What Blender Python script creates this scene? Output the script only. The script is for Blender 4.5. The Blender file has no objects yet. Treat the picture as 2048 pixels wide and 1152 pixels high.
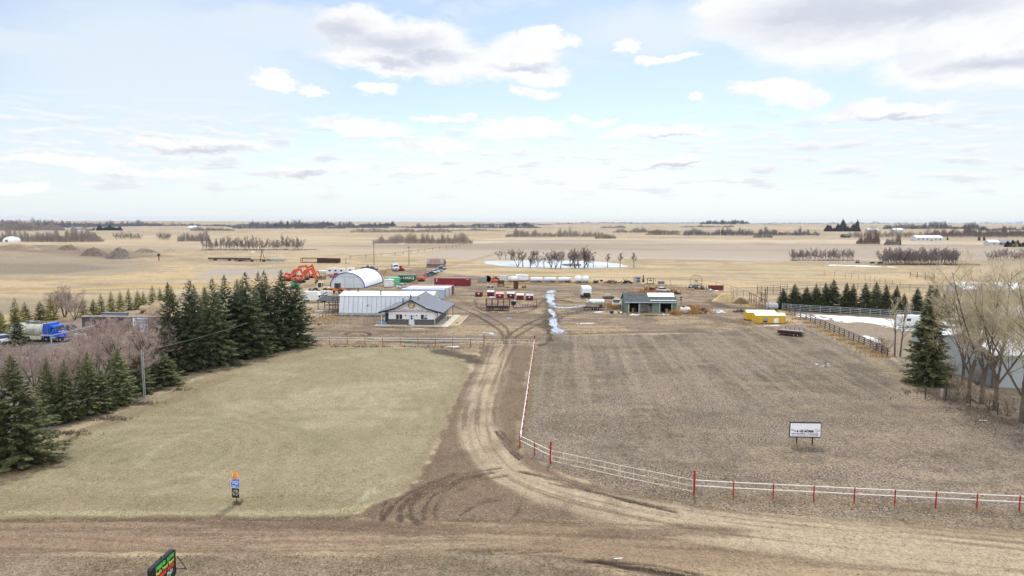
import bpy, math, random
import numpy as np
from mathutils import Vector, Matrix
R = math.radians
random.seed(11)
sc = bpy.context.scene
C = sc.collection

# ------------------------------------------------------------------ camera
CAM_H, FOC = 21.5, 1366.0
PITCH, ROLL = math.atan((576 - 443.5) / FOC), 0.0035
cd = bpy.data.cameras.new('camera'); cam = bpy.data.objects.new('camera', cd); C.objects.link(cam)
cd.sensor_width = 36.0; cd.lens = 36.0 * FOC / 2048.0; cd.clip_start = 0.5; cd.clip_end = 60000
CROT = Matrix.Rotation(R(90) - PITCH, 4, 'X') @ Matrix.Rotation(ROLL, 4, 'Z')
cam.matrix_world = Matrix.Translation((0, 0, CAM_H)) @ CROT
sc.camera = cam
R3 = CROT.to_3x3()

# ------------------------------------------------------------------ exposure
sc.view_settings.view_transform = 'Standard'; sc.view_settings.look = 'None'
sc.view_settings.gamma = 1.0; sc.view_settings.use_curve_mapping = False
EXPO = 0.85
sc.view_settings.exposure = EXPO
sc.cycles.max_bounces = 6; sc.cycles.diffuse_bounces = 3; sc.cycles.volume_bounces = 0
sc.cycles.transparent_max_bounces = 6

# ------------------------------------------------------------------ node helpers
def nd(nt, t, **kw):
    n = nt.nodes.new(t)
    for k, v in kw.items(): setattr(n, k, v)
    return n
def put(nt, sock, v):
    if isinstance(v, bpy.types.NodeSocket): nt.links.new(v, sock)
    elif v is not None: sock.default_value = v
def mth(nt, op, a, b=None, c=None, clamp=False):
    n = nd(nt, 'ShaderNodeMath', operation=op, use_clamp=clamp)
    put(nt, n.inputs[0], a); put(nt, n.inputs[1], b); put(nt, n.inputs[2], c)
    return n.outputs[0]
def vmt(nt, op, a, b=None, c=None):
    n = nd(nt, 'ShaderNodeVectorMath', operation=op)
    put(nt, n.inputs[0], a); put(nt, n.inputs[1], b); put(nt, n.inputs[2], c)
    return n.outputs['Value'] if op in ('LENGTH', 'DOT_PRODUCT') else n.outputs[0]
def ramp(nt, x, a, b, lo=0.0, hi=1.0):
    n = nd(nt, 'ShaderNodeMapRange', interpolation_type='SMOOTHSTEP')
    put(nt, n.inputs[0], x); put(nt, n.inputs[1], a); put(nt, n.inputs[2], b); put(nt, n.inputs[3], lo); put(nt, n.inputs[4], hi)
    return n.outputs[0]
def noise(nt, vec, scale, detail=3.0, rough=0.55, out=0):
    n = nd(nt, 'ShaderNodeTexNoise'); put(nt, n.inputs['Vector'], vec)
    n.inputs['Scale'].default_value = scale; n.inputs['Detail'].default_value = detail; n.inputs['Roughness'].default_value = rough
    return n.outputs[out]
def mixc(nt, f, a, b, mode='MIX'):
    n = nd(nt, 'ShaderNodeMix', data_type='RGBA', blend_type=mode)
    put(nt, n.inputs[0], f); put(nt, n.inputs[6], a); put(nt, n.inputs[7], b)
    return n.outputs[2]
def lin(c):
    return tuple(((v / 255) / 12.92 if v <= 10 else ((v / 255 + .055) / 1.055) ** 2.4) for v in c)
def col4(c, k=1.0):
    return tuple(min(1, v * k) for v in lin(c)) + (1.0,)

# ------------------------------------------------------------------ sky
SUN_EL, SUN_AZ = 48.0, 12.0          # azimuth clockwise from the view direction (+Y)
world = bpy.data.worlds.new('World'); sc.world = world; world.use_nodes = True
wt = world.node_tree; wt.nodes.clear()
def pxdir(px, py):
    d = R3 @ Vector(((px - 1024) / FOC, -(py - 576) / FOC, -1.0)); return d.normalized()
def azel(px, py):
    d = pxdir(px, py); return math.atan2(d.x, d.y), math.asin(d.z)
def build_sky():
    L = 1.0 / 2 ** EXPO
    nt = wt
    tc = nd(nt, 'ShaderNodeTexCoord'); dirv = tc.outputs['Generated']
    sep = nd(nt, 'ShaderNodeSeparateXYZ'); put(nt, sep.inputs[0], dirv)
    az = mth(nt, 'ARCTAN2', sep.outputs[0], sep.outputs[1]); el = mth(nt, 'ARCSINE', sep.outputs[2])
    cmb = nd(nt, 'ShaderNodeCombineXYZ'); put(nt, cmb.inputs[0], az); put(nt, cmb.inputs[1], el); P = cmb.outputs[0]
    Ps = vmt(nt, 'MULTIPLY', P, (1.0, 2.2, 1.0))
    w1 = noise(nt, Ps, 11.0, 5.0, .6, 1); w2 = noise(nt, Ps, 42.0, 4.0, .65, 1)
    o1 = vmt(nt, 'MULTIPLY', vmt(nt, 'SUBTRACT', w1, (.5, .5, .5)), (.075, .045, 0))
    o2 = vmt(nt, 'MULTIPLY', vmt(nt, 'SUBTRACT', w2, (.5, .5, .5)), (.030, .018, 0))
    PW = vmt(nt, 'ADD', vmt(nt, 'ADD', P, o1), o2)
    def field(vec, blobs):
        d = None
        for (px, py, hw, hh) in blobs:
            a, e = azel(px, py); s = (FOC / hw * .93, FOC / hh, 0)
            q = vmt(nt, 'MULTIPLY_ADD', vec, s, (-a * s[0], -e * s[1], 0))
            l = vmt(nt, 'LENGTH', q)
            d = l if d is None else mth(nt, 'MINIMUM', d, l)
        return d
    sky = nd(nt, 'ShaderNodeTexSky', sky_type='NISHITA'); sky.sun_disc = False
    sky.sun_elevation = R(SUN_EL); sky.sun_rotation = R(SUN_AZ % 360); sky.altitude = 700; sky.air_density = 1.0; sky.dust_density = .6; sky.ozone_density = 1.5
    s0 = vmt(nt, 'MULTIPLY', sky.outputs[0], (.083, .080, .081))
    # thin high veil, streaked, thicker to the left, to the lower right and low down
    vs = vmt(nt, 'MULTIPLY', PW, (2.2, 8.0, 1.0))
    streak = noise(nt, vs, 1.6, 5.0, .6)
    veilb = field(PW, [(330, 150, 330, 190), (130, 100, 200, 40), (120, 330, 420, 110), (1750, 330, 560, 110), (1980, 240, 260, 140), (560, 60, 300, 60), (1400, 420, 900, 60), (500, 430, 900, 70), (1300, 60, 200, 60)])
    veil = mth(nt, 'MULTIPLY', ramp(nt, veilb, 1.3, .3), .82)
    veil = mth(nt, 'MAXIMUM', veil, mth(nt, 'MULTIPLY', ramp(nt, streak, .38, .72), .75))
    low = ramp(nt, el, .17, .0)
    veil = mth(nt, 'MAXIMUM', mth(nt, 'MAXIMUM', veil, mth(nt, 'MULTIPLY', low, .88)), .28)
    veil = mth(nt, 'MAXIMUM', veil, mth(nt, 'MULTIPLY', ramp(nt, mth(nt, 'ABSOLUTE', az), .9, 1.7), .95))   # unseen bright overcast, added behind the viewer as fill light for camera-facing fronts
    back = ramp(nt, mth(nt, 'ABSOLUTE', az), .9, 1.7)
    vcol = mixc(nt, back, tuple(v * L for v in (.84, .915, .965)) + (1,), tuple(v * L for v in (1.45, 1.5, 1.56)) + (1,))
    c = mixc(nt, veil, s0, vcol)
    # flattened small cumulus towards the horizon
    q = vmt(nt, 'MULTIPLY', P, (12.0, 70.0, 1.0)); q2 = vmt(nt, 'ADD', q, (0, .30, 0))
    n1 = noise(nt, q, 1.35, 5.0, .58); n2 = noise(nt, q2, 1.35, 5.0, .58)
    band = mth(nt, 'MULTIPLY', ramp(nt, el, .018, .05), ramp(nt, el, .17, .10))
    dens = mth(nt, 'MULTIPLY', ramp(nt, n1, .465, .58), band)
    shade = mth(nt, 'MULTIPLY', ramp(nt, n2, .47, .66), .75)
    cc = mixc(nt, shade, tuple(v * L for v in (.98, .99, 1.0)) + (1,), tuple(v * L for v in (.72, .78, .87)) + (1,))
    c = mixc(nt, mth(nt, 'MULTIPLY', dens, .9), c, cc)
    # the big clouds of the photograph's sky
    big = [(725, 62, 95, 44), (830, 92, 120, 50), (905, 125, 90, 40), (1030, 118, 100, 48), (1080, 150, 60, 20), (780, 120, 150, 28), (1085, 72, 40, 16), (1120, 90, 45, 18), (1068, 186, 56, 15), (1248, 95, 30, 14), (1310, 116, 34, 9), (1360, 112, 34, 6),
           (1035, 255, 100, 18), (870, 238, 44, 8), (928, 233, 30, 9), (720, 250, 110, 18), (860, 288, 110, 13), (750, 174, 46, 15), (545, 165, 44, 14), (620, 180, 26, 8), (1155, 238, 36, 8), (1215, 243, 26, 5),
           (1330, 262, 110, 14), (1550, 172, 70, 22), (1600, 198, 60, 18), (1392, 192, 20, 7), (1770, 228, 110, 18), (1340, 326, 70, 11), (705, 331, 36, 10), (845, 340, 52, 8), (610, 340, 60, 12), (390, 288, 130, 18),
           (1560, 30, 150, 60), (1700, 60, 190, 70), (1880, 40, 220, 60), (2000, 120, 190, 52), (1640, 96, 90, 26), (1480, 10, 90, 30), (1960, 150, 130, 24), (340, 345, 70, 10), (150, 330, 130, 12), (40, 383, 45, 12)]
    d = field(PW, big)
    cd_ = ramp(nt, d, 1.08, .66)
    grey = [(690, 68, 62, 26), (790, 88, 90, 22), (860, 112, 70, 14), (1690, 30, 190, 42), (1830, 18, 160, 30), (1990, 130, 95, 16), (780, 126, 60, 10), (1340, 275, 60, 6), (1800, 238, 80, 6), (400, 296, 100, 7), (1045, 135, 60, 8), (1345, 333, 60, 5), (615, 345, 45, 6), (1590, 40, 90, 20)]
    g = mth(nt, 'MULTIPLY', ramp(nt, field(PW, grey), 1.5, .1), .80)
    soft = noise(nt, PW, 16.0, 4.0, .6)
    g = mth(nt, 'MAXIMUM', g, mth(nt, 'MULTIPLY', ramp(nt, soft, .50, .75), .28))
    cb = mixc(nt, g, tuple(v * L * 1.02 for v in (1.0, 1.0, 1.0)) + (1,), tuple(v * L for v in (.58, .62, .74)) + (1,))
    c = mixc(nt, mth(nt, 'MULTIPLY', cd_, .93), c, cb)
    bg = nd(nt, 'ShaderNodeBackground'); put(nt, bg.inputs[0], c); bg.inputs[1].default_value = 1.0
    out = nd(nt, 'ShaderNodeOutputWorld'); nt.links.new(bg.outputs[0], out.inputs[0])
build_sky()

sd = bpy.data.lights.new('sun', 'SUN'); sd.energy = 1.6; sd.angle = R(5.0); sd.color = (1.0, .955, .88)
sun = bpy.data.objects.new('sun', sd); C.objects.link(sun)
sv = Vector((math.sin(R(SUN_AZ)) * math.cos(R(SUN_EL)), math.cos(R(SUN_AZ)) * math.cos(R(SUN_EL)), math.sin(R(SUN_EL))))
sun.rotation_euler = sv.to_track_quat('Z', 'Y').to_euler(); sun.location = (0, 0, 300)

# ------------------------------------------------------------------ terrain and pixel-to-ground helpers
def sstep(x, a, b):
    t = np.clip((x - a) / (b - a), 0, 1); return t * t * (3 - 2 * t)
def gz(x, y):
    x = np.asarray(x, float); y = np.asarray(y, float); r = np.hypot(x, y)
    z = 13.0 * sstep(r, 2500, 6000) + 4.0 * np.exp(-((x + 330) / 140) ** 2 - ((y - 450) / 110) ** 2)
    z = z + sstep(r, 600, 1500) * 1.6 * np.sin(x / 310 + 1.3) * np.sin(y / 420 + .4)
    return z
def G(px, py, z=None):
    d = R3 @ Vector(((px - 1024) / FOC, -(py - 576) / FOC, -1.0))
    zz = 0.0 if z is None else z
    for k in range(1 if z is not None else 8):
        if d.z > -1e-5: d.z = -1e-5
        t = (zz - CAM_H) / d.z; p = Vector((d.x * t, d.y * t, zz))
        if z is None: zz = float(gz(p.x, p.y))
    p.z = zz
    return p
def MPP(p): return math.hypot(p.x, p.y) / FOC            # metres per photograph pixel at p (about)
# ------------------------------------------------------------------ materials
MATS = {}
def mat(name, rgb, rough=.7, metal=0.0, var=.18, scale=2.0, dirt=None, damt=.5, dscale=1.2, objrand=0.0, bump=0.0, stretch=(1, 1, 1), spec=.4):
    if name in MATS: return MATS[name]
    m = bpy.data.materials.new(name); m.use_nodes = True; nt = m.node_tree
    b = nt.nodes['Principled BSDF']; b.inputs['Roughness'].default_value = rough; b.inputs['Metallic'].default_value = metal
    b.inputs['Specular IOR Level'].default_value = spec
    tc = nd(nt, 'ShaderNodeTexCoord').outputs['Object']
    v = vmt(nt, 'MULTIPLY', tc, stretch)
    base = lin(rgb)
    n1 = noise(nt, v, scale, 4.0, .6)
    f = ramp(nt, n1, .3, .7, 1 - var, 1 + var)
    if objrand:
        oi = nd(nt, 'ShaderNodeObjectInfo').outputs['Random']
        f = mth(nt, 'MULTIPLY', f, mth(nt, 'MULTIPLY_ADD', oi, 2 * objrand, 1 - objrand))
    c = vmt(nt, 'SCALE', tuple(base)); n = c.node; put(nt, n.inputs['Scale'], f)
    if dirt is not None:
        n2 = noise(nt, v, dscale, 5.0, .65)
        c = mixc(nt, mth(nt, 'MULTIPLY', ramp(nt, n2, .45, .68), damt), c, col4(dirt))
    put(nt, b.inputs['Base Color'], c)
    if bump:
        bn = nd(nt, 'ShaderNodeBump'); bn.inputs['Strength'].default_value = bump; bn.inputs['Distance'].default_value = .03
        put(nt, bn.inputs['Height'], noise(nt, v, scale * 6, 4.0, .6)); nt.links.new(bn.outputs[0], b.inputs['Normal'])
    MATS[name] = m
    return m

# ------------------------------------------------------------------ numpy noise
def _h(ix, iy, s):
    n = (ix * 374761393 + iy * 668265263 + s * 1442695041).astype(np.int64) & 0xffffffff
    n = ((n ^ (n >> 13)) * 1274126177) & 0xffffffff
    return ((n ^ (n >> 16)) & 0xffff) / 65535.0
def vnoise(x, y, s=0):
    ix = np.floor(x).astype(np.int64); iy = np.floor(y).astype(np.int64); fx = x - ix; fy = y - iy
    fx = fx * fx * (3 - 2 * fx); fy = fy * fy * (3 - 2 * fy)
    a = _h(ix, iy, s); b = _h(ix + 1, iy, s); c = _h(ix, iy + 1, s); d = _h(ix + 1, iy + 1, s)
    return (a * (1 - fx) + b * fx) * (1 - fy) + (c * (1 - fx) + d * fx) * fy
def fbm(x, y, s=0, o=4):
    t = 0; a = .5; k = 1.0; n = 0
    for i in range(o):
        t = t + a * vnoise(x * k, y * k, s + i * 17); n += a; a *= .55; k *= 2.03
    return t / n

# ------------------------------------------------------------------ the ground
KG = 1.36                       # how much brighter a lit ground shows than its own albedo
def gc(r, g, b): return np.array(lin((r, g, b))) / KG
def poly(pts): return np.array([(G(px, py).x, G(px, py).y) for px, py in pts])
def sdf(X, Y, pts):
    """signed distance to a polygon, positive inside (far points are simply outside)"""
    P = poly(pts); mg = 12 + .02 * np.abs(P).max()
    k = np.nonzero((X > P[:, 0].min() - mg) & (X < P[:, 0].max() + mg) & (Y > P[:, 1].min() - mg) & (Y < P[:, 1].max() + mg))[0]
    out = np.full(X.shape, -mg); out[k] = _sdf(X[k], Y[k], P); return out
def _sdf(X, Y, P):
    n = len(P); d = np.full(X.shape, 1e18); ins = np.zeros(X.shape, bool)
    for i in range(n):
        x1, y1 = P[i]; x2, y2 = P[(i + 1) % n]; ex, ey = x2 - x1, y2 - y1
        t = np.clip(((X - x1) * ex + (Y - y1) * ey) / (ex * ex + ey * ey + 1e-9), 0, 1)
        d = np.minimum(d, (X - x1 - t * ex) ** 2 + (Y - y1 - t * ey) ** 2)
        cnd = ((y1 > Y) != (y2 > Y))
        with np.errstate(divide='ignore', invalid='ignore'):
            xi = ex * (Y - y1) / (ey if abs(ey) > 1e-12 else 1e-12) + x1
        ins ^= cnd & (X < xi)
    d = np.sqrt(d); return np.where(ins, d, -d)
def lined(X, Y, pts, smooth=3):
    """distance, signed lateral offset and arc length along a polyline (Chaikin-smoothed)"""
    P = poly(pts)
    for _ in range(smooth):
        Q = [P[0]]
        for a, b in zip(P[:-1], P[1:]): Q += [a * .75 + b * .25, a * .25 + b * .75]
        P = np.array(Q + [P[-1]])
    mg = 14.0; k = np.nonzero((X > P[:, 0].min() - mg) & (X < P[:, 0].max() + mg) & (Y > P[:, 1].min() - mg) & (Y < P[:, 1].max() + mg))[0]
    o = [np.full(X.shape, mg), np.full(X.shape, mg), np.zeros(X.shape)]
    for a, b in zip(o, _lined(X[k], Y[k], P)): a[k] = b
    return o
def _lined(X, Y, P):
    d = np.full(X.shape, 1e18); lat = np.zeros(X.shape); arc = np.zeros(X.shape); s0 = 0
    for i in range(len(P) - 1):
        x1, y1 = P[i]; ex, ey = P[i + 1] - P[i]; L = math.hypot(ex, ey) + 1e-9
        t = np.clip(((X - x1) * ex + (Y - y1) * ey) / (L * L), 0, 1)
        dd = (X - x1 - t * ex) ** 2 + (Y - y1 - t * ey) ** 2; m = dd < d
        d[m] = dd[m]; arc[m] = s0 + t[m] * L; lat[m] = ((X[m] - x1) * ey - (Y[m] - y1) * ex) / L; s0 += L
    return np.sqrt(d), lat, arc

LAWN = [(-160, 1036), (-160, 985), (60, 955), (140, 868), (280, 812), (345, 778), (440, 745), (540, 712), (640, 694), (870, 697), (905, 712), (942, 737), (925, 775), (897, 830), (868, 900), (838, 958), (800, 992), (745, 1015), (690, 1032), (400, 1036)]
DRIVE = [(966, 692), (945, 737), (925, 775), (897, 830), (868, 900), (838, 958), (800, 992), (745, 1015), (690, 1034), (1000, 1050), (1400, 1060), (1420, 1018), (1250, 988), (1100, 938), (1042, 905), (1036, 860), (1052, 760), (1066, 692)]
ROAD = [(-700, 1040), (-160, 1037), (690, 1033), (1000, 1050), (1400, 1018), (1560, 1030), (1800, 1050), (2060, 1066), (2700, 1110), (2700, 1600), (1500, 1600), (1330, 1152), (1150, 1118), (1000, 1104), (700, 1104), (-160, 1106), (-700, 1108)]
YARD = [(560, 700), (640, 640), (690, 560), (740, 541), (850, 536), (905, 549), (1000, 556), (1250, 566), (1360, 571), (1430, 585), (1530, 612), (1560, 655), (1400, 667), (1110, 672), (1066, 694), (966, 694), (900, 703), (870, 697), (640, 694)]
STUB = [(1066, 694), (1110, 672), (1400, 667), (1600, 648), (1660, 660), (1780, 716), (1850, 780), (2000, 832), (2400, 920), (2700, 1090), (2060, 1066), (1800, 1050), (1560, 1030), (1400, 1018), (1250, 988), (1100, 938), (1042, 905), (1036, 860), (1052, 760)]
NEIGH = [(1600, 645), (1575, 622), (1700, 630), (1860, 640), (2300, 640), (2700, 760), (2700, 1000), (2400, 920), (2000, 832), (1850, 780), (1780, 716), (1660, 660)]
LOT = [(-300, 760), (-300, 660), (0, 650), (130, 640), (330, 622), (360, 640), (350, 770), (280, 800), (140, 850), (40, 900)]

def paint(X, Y):
    n = X.size; r = np.hypot(X, Y); col = np.zeros((n, 3)); fx = np.zeros((n, 4)); reg = np.zeros(n, int)
    fx[:, 1] = .42; dz = np.zeros(n)
    def bl(m, c): col[:] = col * (1 - m[:, None]) + np.asarray(c) * m[:, None]
    big = fbm(X / 170, Y / 170, 3); mid = fbm(X / 22, Y / 30, 5); sml = fbm(X / 3.1, Y / 3.1, 9); tin = fbm(X / .9, Y / .9, 21, 3)
    col[:] = gc(210, 186, 151)
    bl(sstep(big, .40, .68) * .8, gc(194, 178, 152)); bl(sstep(mid, .5, .75) * .55, gc(218, 193, 152)); bl(sstep(fbm(X / 40, Y / 9, 31), .52, .75) * .6, gc(184, 168, 140))
    bl(sstep(sml, .55, .8) * .3, gc(176, 158, 126)); nr = sstep(r, 620, 380); bl(nr * sstep(fbm(X / 34, Y / 9, 33), .44, .66) * .75, gc(174, 156, 128)); bl(nr * sstep(fbm(X / 14, Y / 5, 35), .5, .72) * .6, gc(160, 142, 114)); bl(nr * sstep(fbm(X / 60, Y / 12, 37), .54, .72) * .6, gc(214, 186, 138))
    # fields of the plain
    def field(pts, c, soft=6, amt=1.0, st=None):
        m = sstep(sdf(X, Y, pts), -soft, soft) * amt; bl(m, gc(*c))
        if st: bl(m * sstep(fbm(X / st[0], Y / st[1], 41), .45, .7) * .6, gc(*st[2]))
        return m
    field([(0, 520), (-200, 500), (0, 482), (560, 463), (750, 470), (745, 487), (942, 487), (835, 513), (640, 508), (300, 492), (120, 486)], (221, 199, 165), 8, .9, (120, 24, (206, 184, 152)))
    field([(835, 513), (950, 487), (1080, 479), (2400, 496), (2400, 517), (1580, 523), (1255, 517), (960, 519)], (203, 187, 170), 5, 1, (200, 16, (190, 174, 160)))
    field([(880, 489), (1000, 475), (2400, 486), (2400, 496), (1080, 480), (950, 488)], (224, 204, 176), 8, .9)
    field([(-400, 452), (560, 452), (560, 462), (-400, 470)], (205, 186, 164), 30, .9); field([(300, 447), (470, 446), (470, 452), (300, 452)], (220, 195, 160), 60)
    field([(1040, 448.5), (1700, 449.5), (1640, 458), (1300, 454), (1100, 456)], (217, 192, 164), 50, .9); field([(1800, 451), (2300, 452), (2300, 456), (1820, 455)], (222, 200, 170), 50, .8)
    field([(-400, 494), (150, 500), (330, 528), (250, 548), (-400, 562)], (178, 162, 138), 6, .9, (40, 14, (160, 145, 122))); field([(-400, 527), (150, 527), (238, 536), (120, 548), (-400, 548)], (148, 136, 120), 5, .85)
    field([(-400, 600), (-400, 648), (340, 612), (480, 600), (600, 590), (600, 575), (360, 590), (100, 606)], (166, 151, 130), 4, .85)
    field([(430, 535), (640, 541), (620, 553), (380, 556)], (186, 176, 166), 3, .8)
    field([(-60, 496), (60, 490), (160, 494), (250, 500), (340, 512), (250, 518), (150, 512), (60, 503)], (140, 124, 107), 6, .8, (14, 8, (112, 98, 86)))
    for pts, w, c, a in [([(-300, 590), (0, 585), (330, 571), (470, 577), (600, 560)], 5, (212, 180, 120), .95), ([(100, 562), (400, 556), (640, 548)], 4, (210, 180, 128), .9), ([(0, 570), (330, 558)], 6, (205, 180, 140), .6),
                         ([(280, 532), (480, 528), (660, 528), (800, 530), (890, 530)], 2.2, (150, 136, 116), .7), ([(700, 536), (760, 533), (860, 536)], 6, (150, 128, 104), .85), ([(660, 508), (835, 513), (945, 487)], 3, (160, 140, 110), .6),
                         ([(840, 552), (870, 536), (960, 519), (1010, 499)], 3, (172, 152, 118), .7), ([(1000, 500), (1150, 505), (1400, 508)], 2, (170, 155, 138), .6), ([(1255, 519), (1600, 524), (2000, 528)], 4, (168, 146, 108), .7),
                         ([(960, 541), (1250, 541), (1600, 545)], 7, (212, 188, 142), .6), ([(1600, 531), (1760, 536), (1900, 545)], 2, (160, 145, 118), .5), ([(1480, 560), (1700, 570), (2000, 600)], 3, (176, 158, 122), .6)]:
        d, la, ar = lined(X, Y, pts); bl(sstep(d + (sml - .5) * w, w, w * .3) * a, gc(*c))
    lot = sstep(sdf(X, Y, LOT) + (sml - .5) * 2, -1.5, 1.5); bl(lot, gc(140, 130, 126)); bl(lot * sstep(mid, .4, .7), gc(156, 142, 128))
    nb = sstep(sdf(X, Y, NEIGH) + (sml - .5) * 2, -1, 1); bl(nb, gc(170, 153, 134)); bl(nb * sstep(mid, .4, .65) * .8, gc(150, 136, 120)); reg[sdf(X, Y, NEIGH) > 0] = 6
    # yard
    sy = sdf(X, Y, YARD); wy = sstep(sy + (sml - .5) * 5 + (mid - .5) * 9, -3, 3); reg[sy > 0] = 4
    bl(wy, gc(156, 138, 118)); bl(wy * sstep(fbm(X / 9, Y / 7, 51), .42, .62) * .9, gc(188, 166, 135)); bl(wy * sstep(fbm(X / 5, Y / 4, 57), .5, .72) * .8, gc(128, 111, 96)); bl(wy * sstep(fbm(X / 14, Y / 1.6, 58), .50, .70) * .7, gc(122, 106, 91))
    fx[:, 1] = np.maximum(fx[:, 1], wy * .55); fx[:, 0] = np.maximum(fx[:, 0], wy * .25 * sstep(mid, .4, .7))
    # ploughed / leaf-littered paddock to the right
    ss = sdf(X, Y, STUB); ws = sstep(ss + (sml - .5) * 1.6, -.6, .6); reg[ss > 0] = 5
    bl(ws, gc(147, 133, 118)); rows = fbm((X - .07 * Y) / .95, Y / 22, 61); pat = fbm(X / 11, Y / 9, 63)
    bl(ws * sstep(pat, .40, .58) * .85, gc(126, 114, 99)); bl(ws * sstep(fbm(X / 6, Y / 3.0, 66), .52, .74) * .6, gc(168, 150, 124))
    lit = ws * np.clip(sstep(fbm((X + .6 * Y) / 13, (Y - .4 * X) / 5, 71), .42, .6) * .9 + sstep(rows, .45, .7) * sstep(Y, 70, 95) * .5, 0, 1) * (1 - .75 * sstep(fbm(X / 5, Y / 2.4, 77), .5, .7))
    fx[:, 0] = np.maximum(fx[:, 0], lit); fx[:, 1] = np.maximum(fx[:, 1], ws * .62)
    bl(ws * sstep(rows, .46, .7) * (.25 + .75 * sstep(Y, 66, 95)) * .5, gc(172, 154, 132)); bl(ws * sstep(1 - rows, .5, .75) * sstep(Y, 60, 90) * .4, gc(112, 100, 86))
    for pts, w, c, a in [([(1640, 655), (1700, 690), (1770, 730), (1840, 800)], 2.4, (186, 166, 134), .55), ([(1100, 668), (1300, 664), (1500, 660)], 1.2, (128, 114, 98), .6), ([(1400, 1005), (1700, 1025), (2048, 1050), (2400, 1080)], 1.6, (160, 143, 118), .6), ([(1040, 880), (1060, 760), (1072, 690)], 1.3, (140, 124, 100), .7),
                         ([(1560, 905), (1660, 903), (1720, 912)], 2.0, (136, 123, 106), .5), ([(1500, 940), (1700, 930), (1900, 955)], 1.5, (170, 153, 128), .5), ([(1560, 692), (1700, 690), (1850, 700)], 3.0, (152, 138, 116), .4)]:
        d, la, ar = lined(X, Y, pts); bl(ws * sstep(d + (sml - .5) * w, w, w * .2) * a, gc(*c))
    # lawn
    sl = sdf(X, Y, LAWN); wl = sstep(sl + (sml - .5) * 1.2 + (tin - .5) * .6, -.35, .35); reg[sl > 0] = 1
    bl(wl, gc(176, 162, 132)); bl(wl * sstep(mid, .38, .62) * .8, gc(165, 152, 121)); bl(wl * sstep(fbm(X / 8, Y / 6, 81), .48, .7) * .8, gc(190, 177, 143)); bl(wl * sstep(fbm(X / 3, Y / 2.4, 83), .52, .75) * .5, gc(154, 142, 110))
    c0 = G(330, 905); rr = np.hypot(X - c0.x, (Y - c0.y)); far = np.clip(rr / 40, 0, 1)
    mow = np.sin((rr * (1 - far) + (sl * .9) * far) * 2 * math.pi / 1.5 + 3 * mid) * .5 + .5
    bl(wl * sstep(sl + (sml - .5) * 3, 2.6, .2) * .55, gc(158, 141, 113)); bl(wl * mow * .18 * sstep(mid, .3, .6), gc(196, 184, 148)); bl(wl * (1 - mow) * .13, gc(150, 146, 112))
    for pts, w, c, a in [([(-100, 1026), (300, 1027), (560, 1028), (700, 1024), (800, 990)], .7, (198, 186, 146), .7), ([(-100, 1000), (250, 1000), (480, 1004), (640, 1000)], 1.6, (158, 144, 110), .75), ([(640, 697), (760, 698), (870, 702)], 1.5, (160, 158, 120), .5),
                         ([(725, 1000), (742, 975), (752, 985)], .5, (200, 192, 160), .7), ([(120, 880), (300, 818), (460, 752)], 1.6, (150, 134, 106), .6), ([(280, 930), (330, 880), (420, 860)], .8, (196, 186, 152), .4), ([(600, 790), (700, 770), (860, 770)], 2.6, (194, 180, 146), .5)]:
        d, la, ar = lined(X, Y, pts); bl(wl * sstep(d + (sml - .5) * w, w, w * .2) * a, gc(*c))
    fx[:, 1] = np.where(wl > .5, .30, fx[:, 1]); fx[:, 0] *= (1 - wl); fx[:, 2] = wl
    # drive and road
    sdv = sdf(X, Y, DRIVE); sr = sdf(X, Y, ROAD); both = np.maximum(sdv, sr)
    wd = sstep(both + (sml - .5) * 1.3 + (tin - .5) * .5, -.3, .3); reg[sdv > 0] = 2; reg[sr > 0] = 3
    fx[:, 1] = fx[:, 1] * (1 - wd) + wd * .30; fx[:, 0] *= (1 - wd); fx[:, 2] *= (1 - wd)
    bl(wd, gc(142, 122, 101)); right = sstep(X, -16, 12)
    wr = sstep(sr + (sml - .5) * 1.2, -.8, 1.2)
    st1 = fbm(X / 16 + Y * .05, (Y + .09 * X) / .55, 91, 4); st2 = fbm(X / 26, (Y + .09 * X) / 1.7, 93, 3)
    bl(wr, gc(149, 125, 104)); bl(wr * right * .85, gc(170, 147, 119)); bl(wr * sstep(st2, .45, .68) * (.35 + .5 * right), gc(190, 167, 136)); bl(wr * sstep(st1, .5, .72) * .6, gc(126, 107, 90)); bl(wr * sstep(1 - st1, .52, .75) * .4, gc(182, 160, 132))
    for pts, w, a in [([(1004, 690), (985, 740), (962, 800), (954, 845), (968, 895), (1015, 948), (1120, 992), (1300, 1030), (1500, 1062), (1800, 1092), (2300, 1140)], 2.7, 1.0)]:
        d, la, ar = lined(X, Y, pts); far2 = sstep(Y, 95, 118); w2 = w * (1 + .7 * sstep(ar, 62, 92))
        lane = sstep(d + (sml - .5) * 1.2, w2, w2 * .45); bl(lane * (.95 - .45 * far2), gc(198, 178, 150))
        sk = fbm(la / .33 + 3, ar / 14, 95, 3); bl(sstep(d, 5.5, 2) * sstep(sk, .52, .72) * .7, gc(134, 114, 94)); bl(lane * sstep(1 - sk, .52, .7) * .5, gc(210, 190, 160))
        for o in (-1.75, -.45, 1.0, 2.1): bl(sstep(np.abs(la - o - .35 * np.sin(ar / 9 + o)), .32, .08) * (.25 + .65 * far2) * sstep(fbm(la, ar / 5, 97 + int(o * 4)), .3, .55) * sstep(d, 4, 3) * sstep(ar, 75, 60), gc(112, 98, 86))
    bl(wr * sstep(fbm(X / 13, (Y + .09 * X) / 2.6, 121), .5, .68) * .6, gc(120, 100, 83)); bl(wd * (1 - wr) * sstep(fbm(X / 4, Y / 5, 123), .5, .7) * .45, gc(112, 96, 80))
    MUD = (112, 94, 78)
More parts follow.
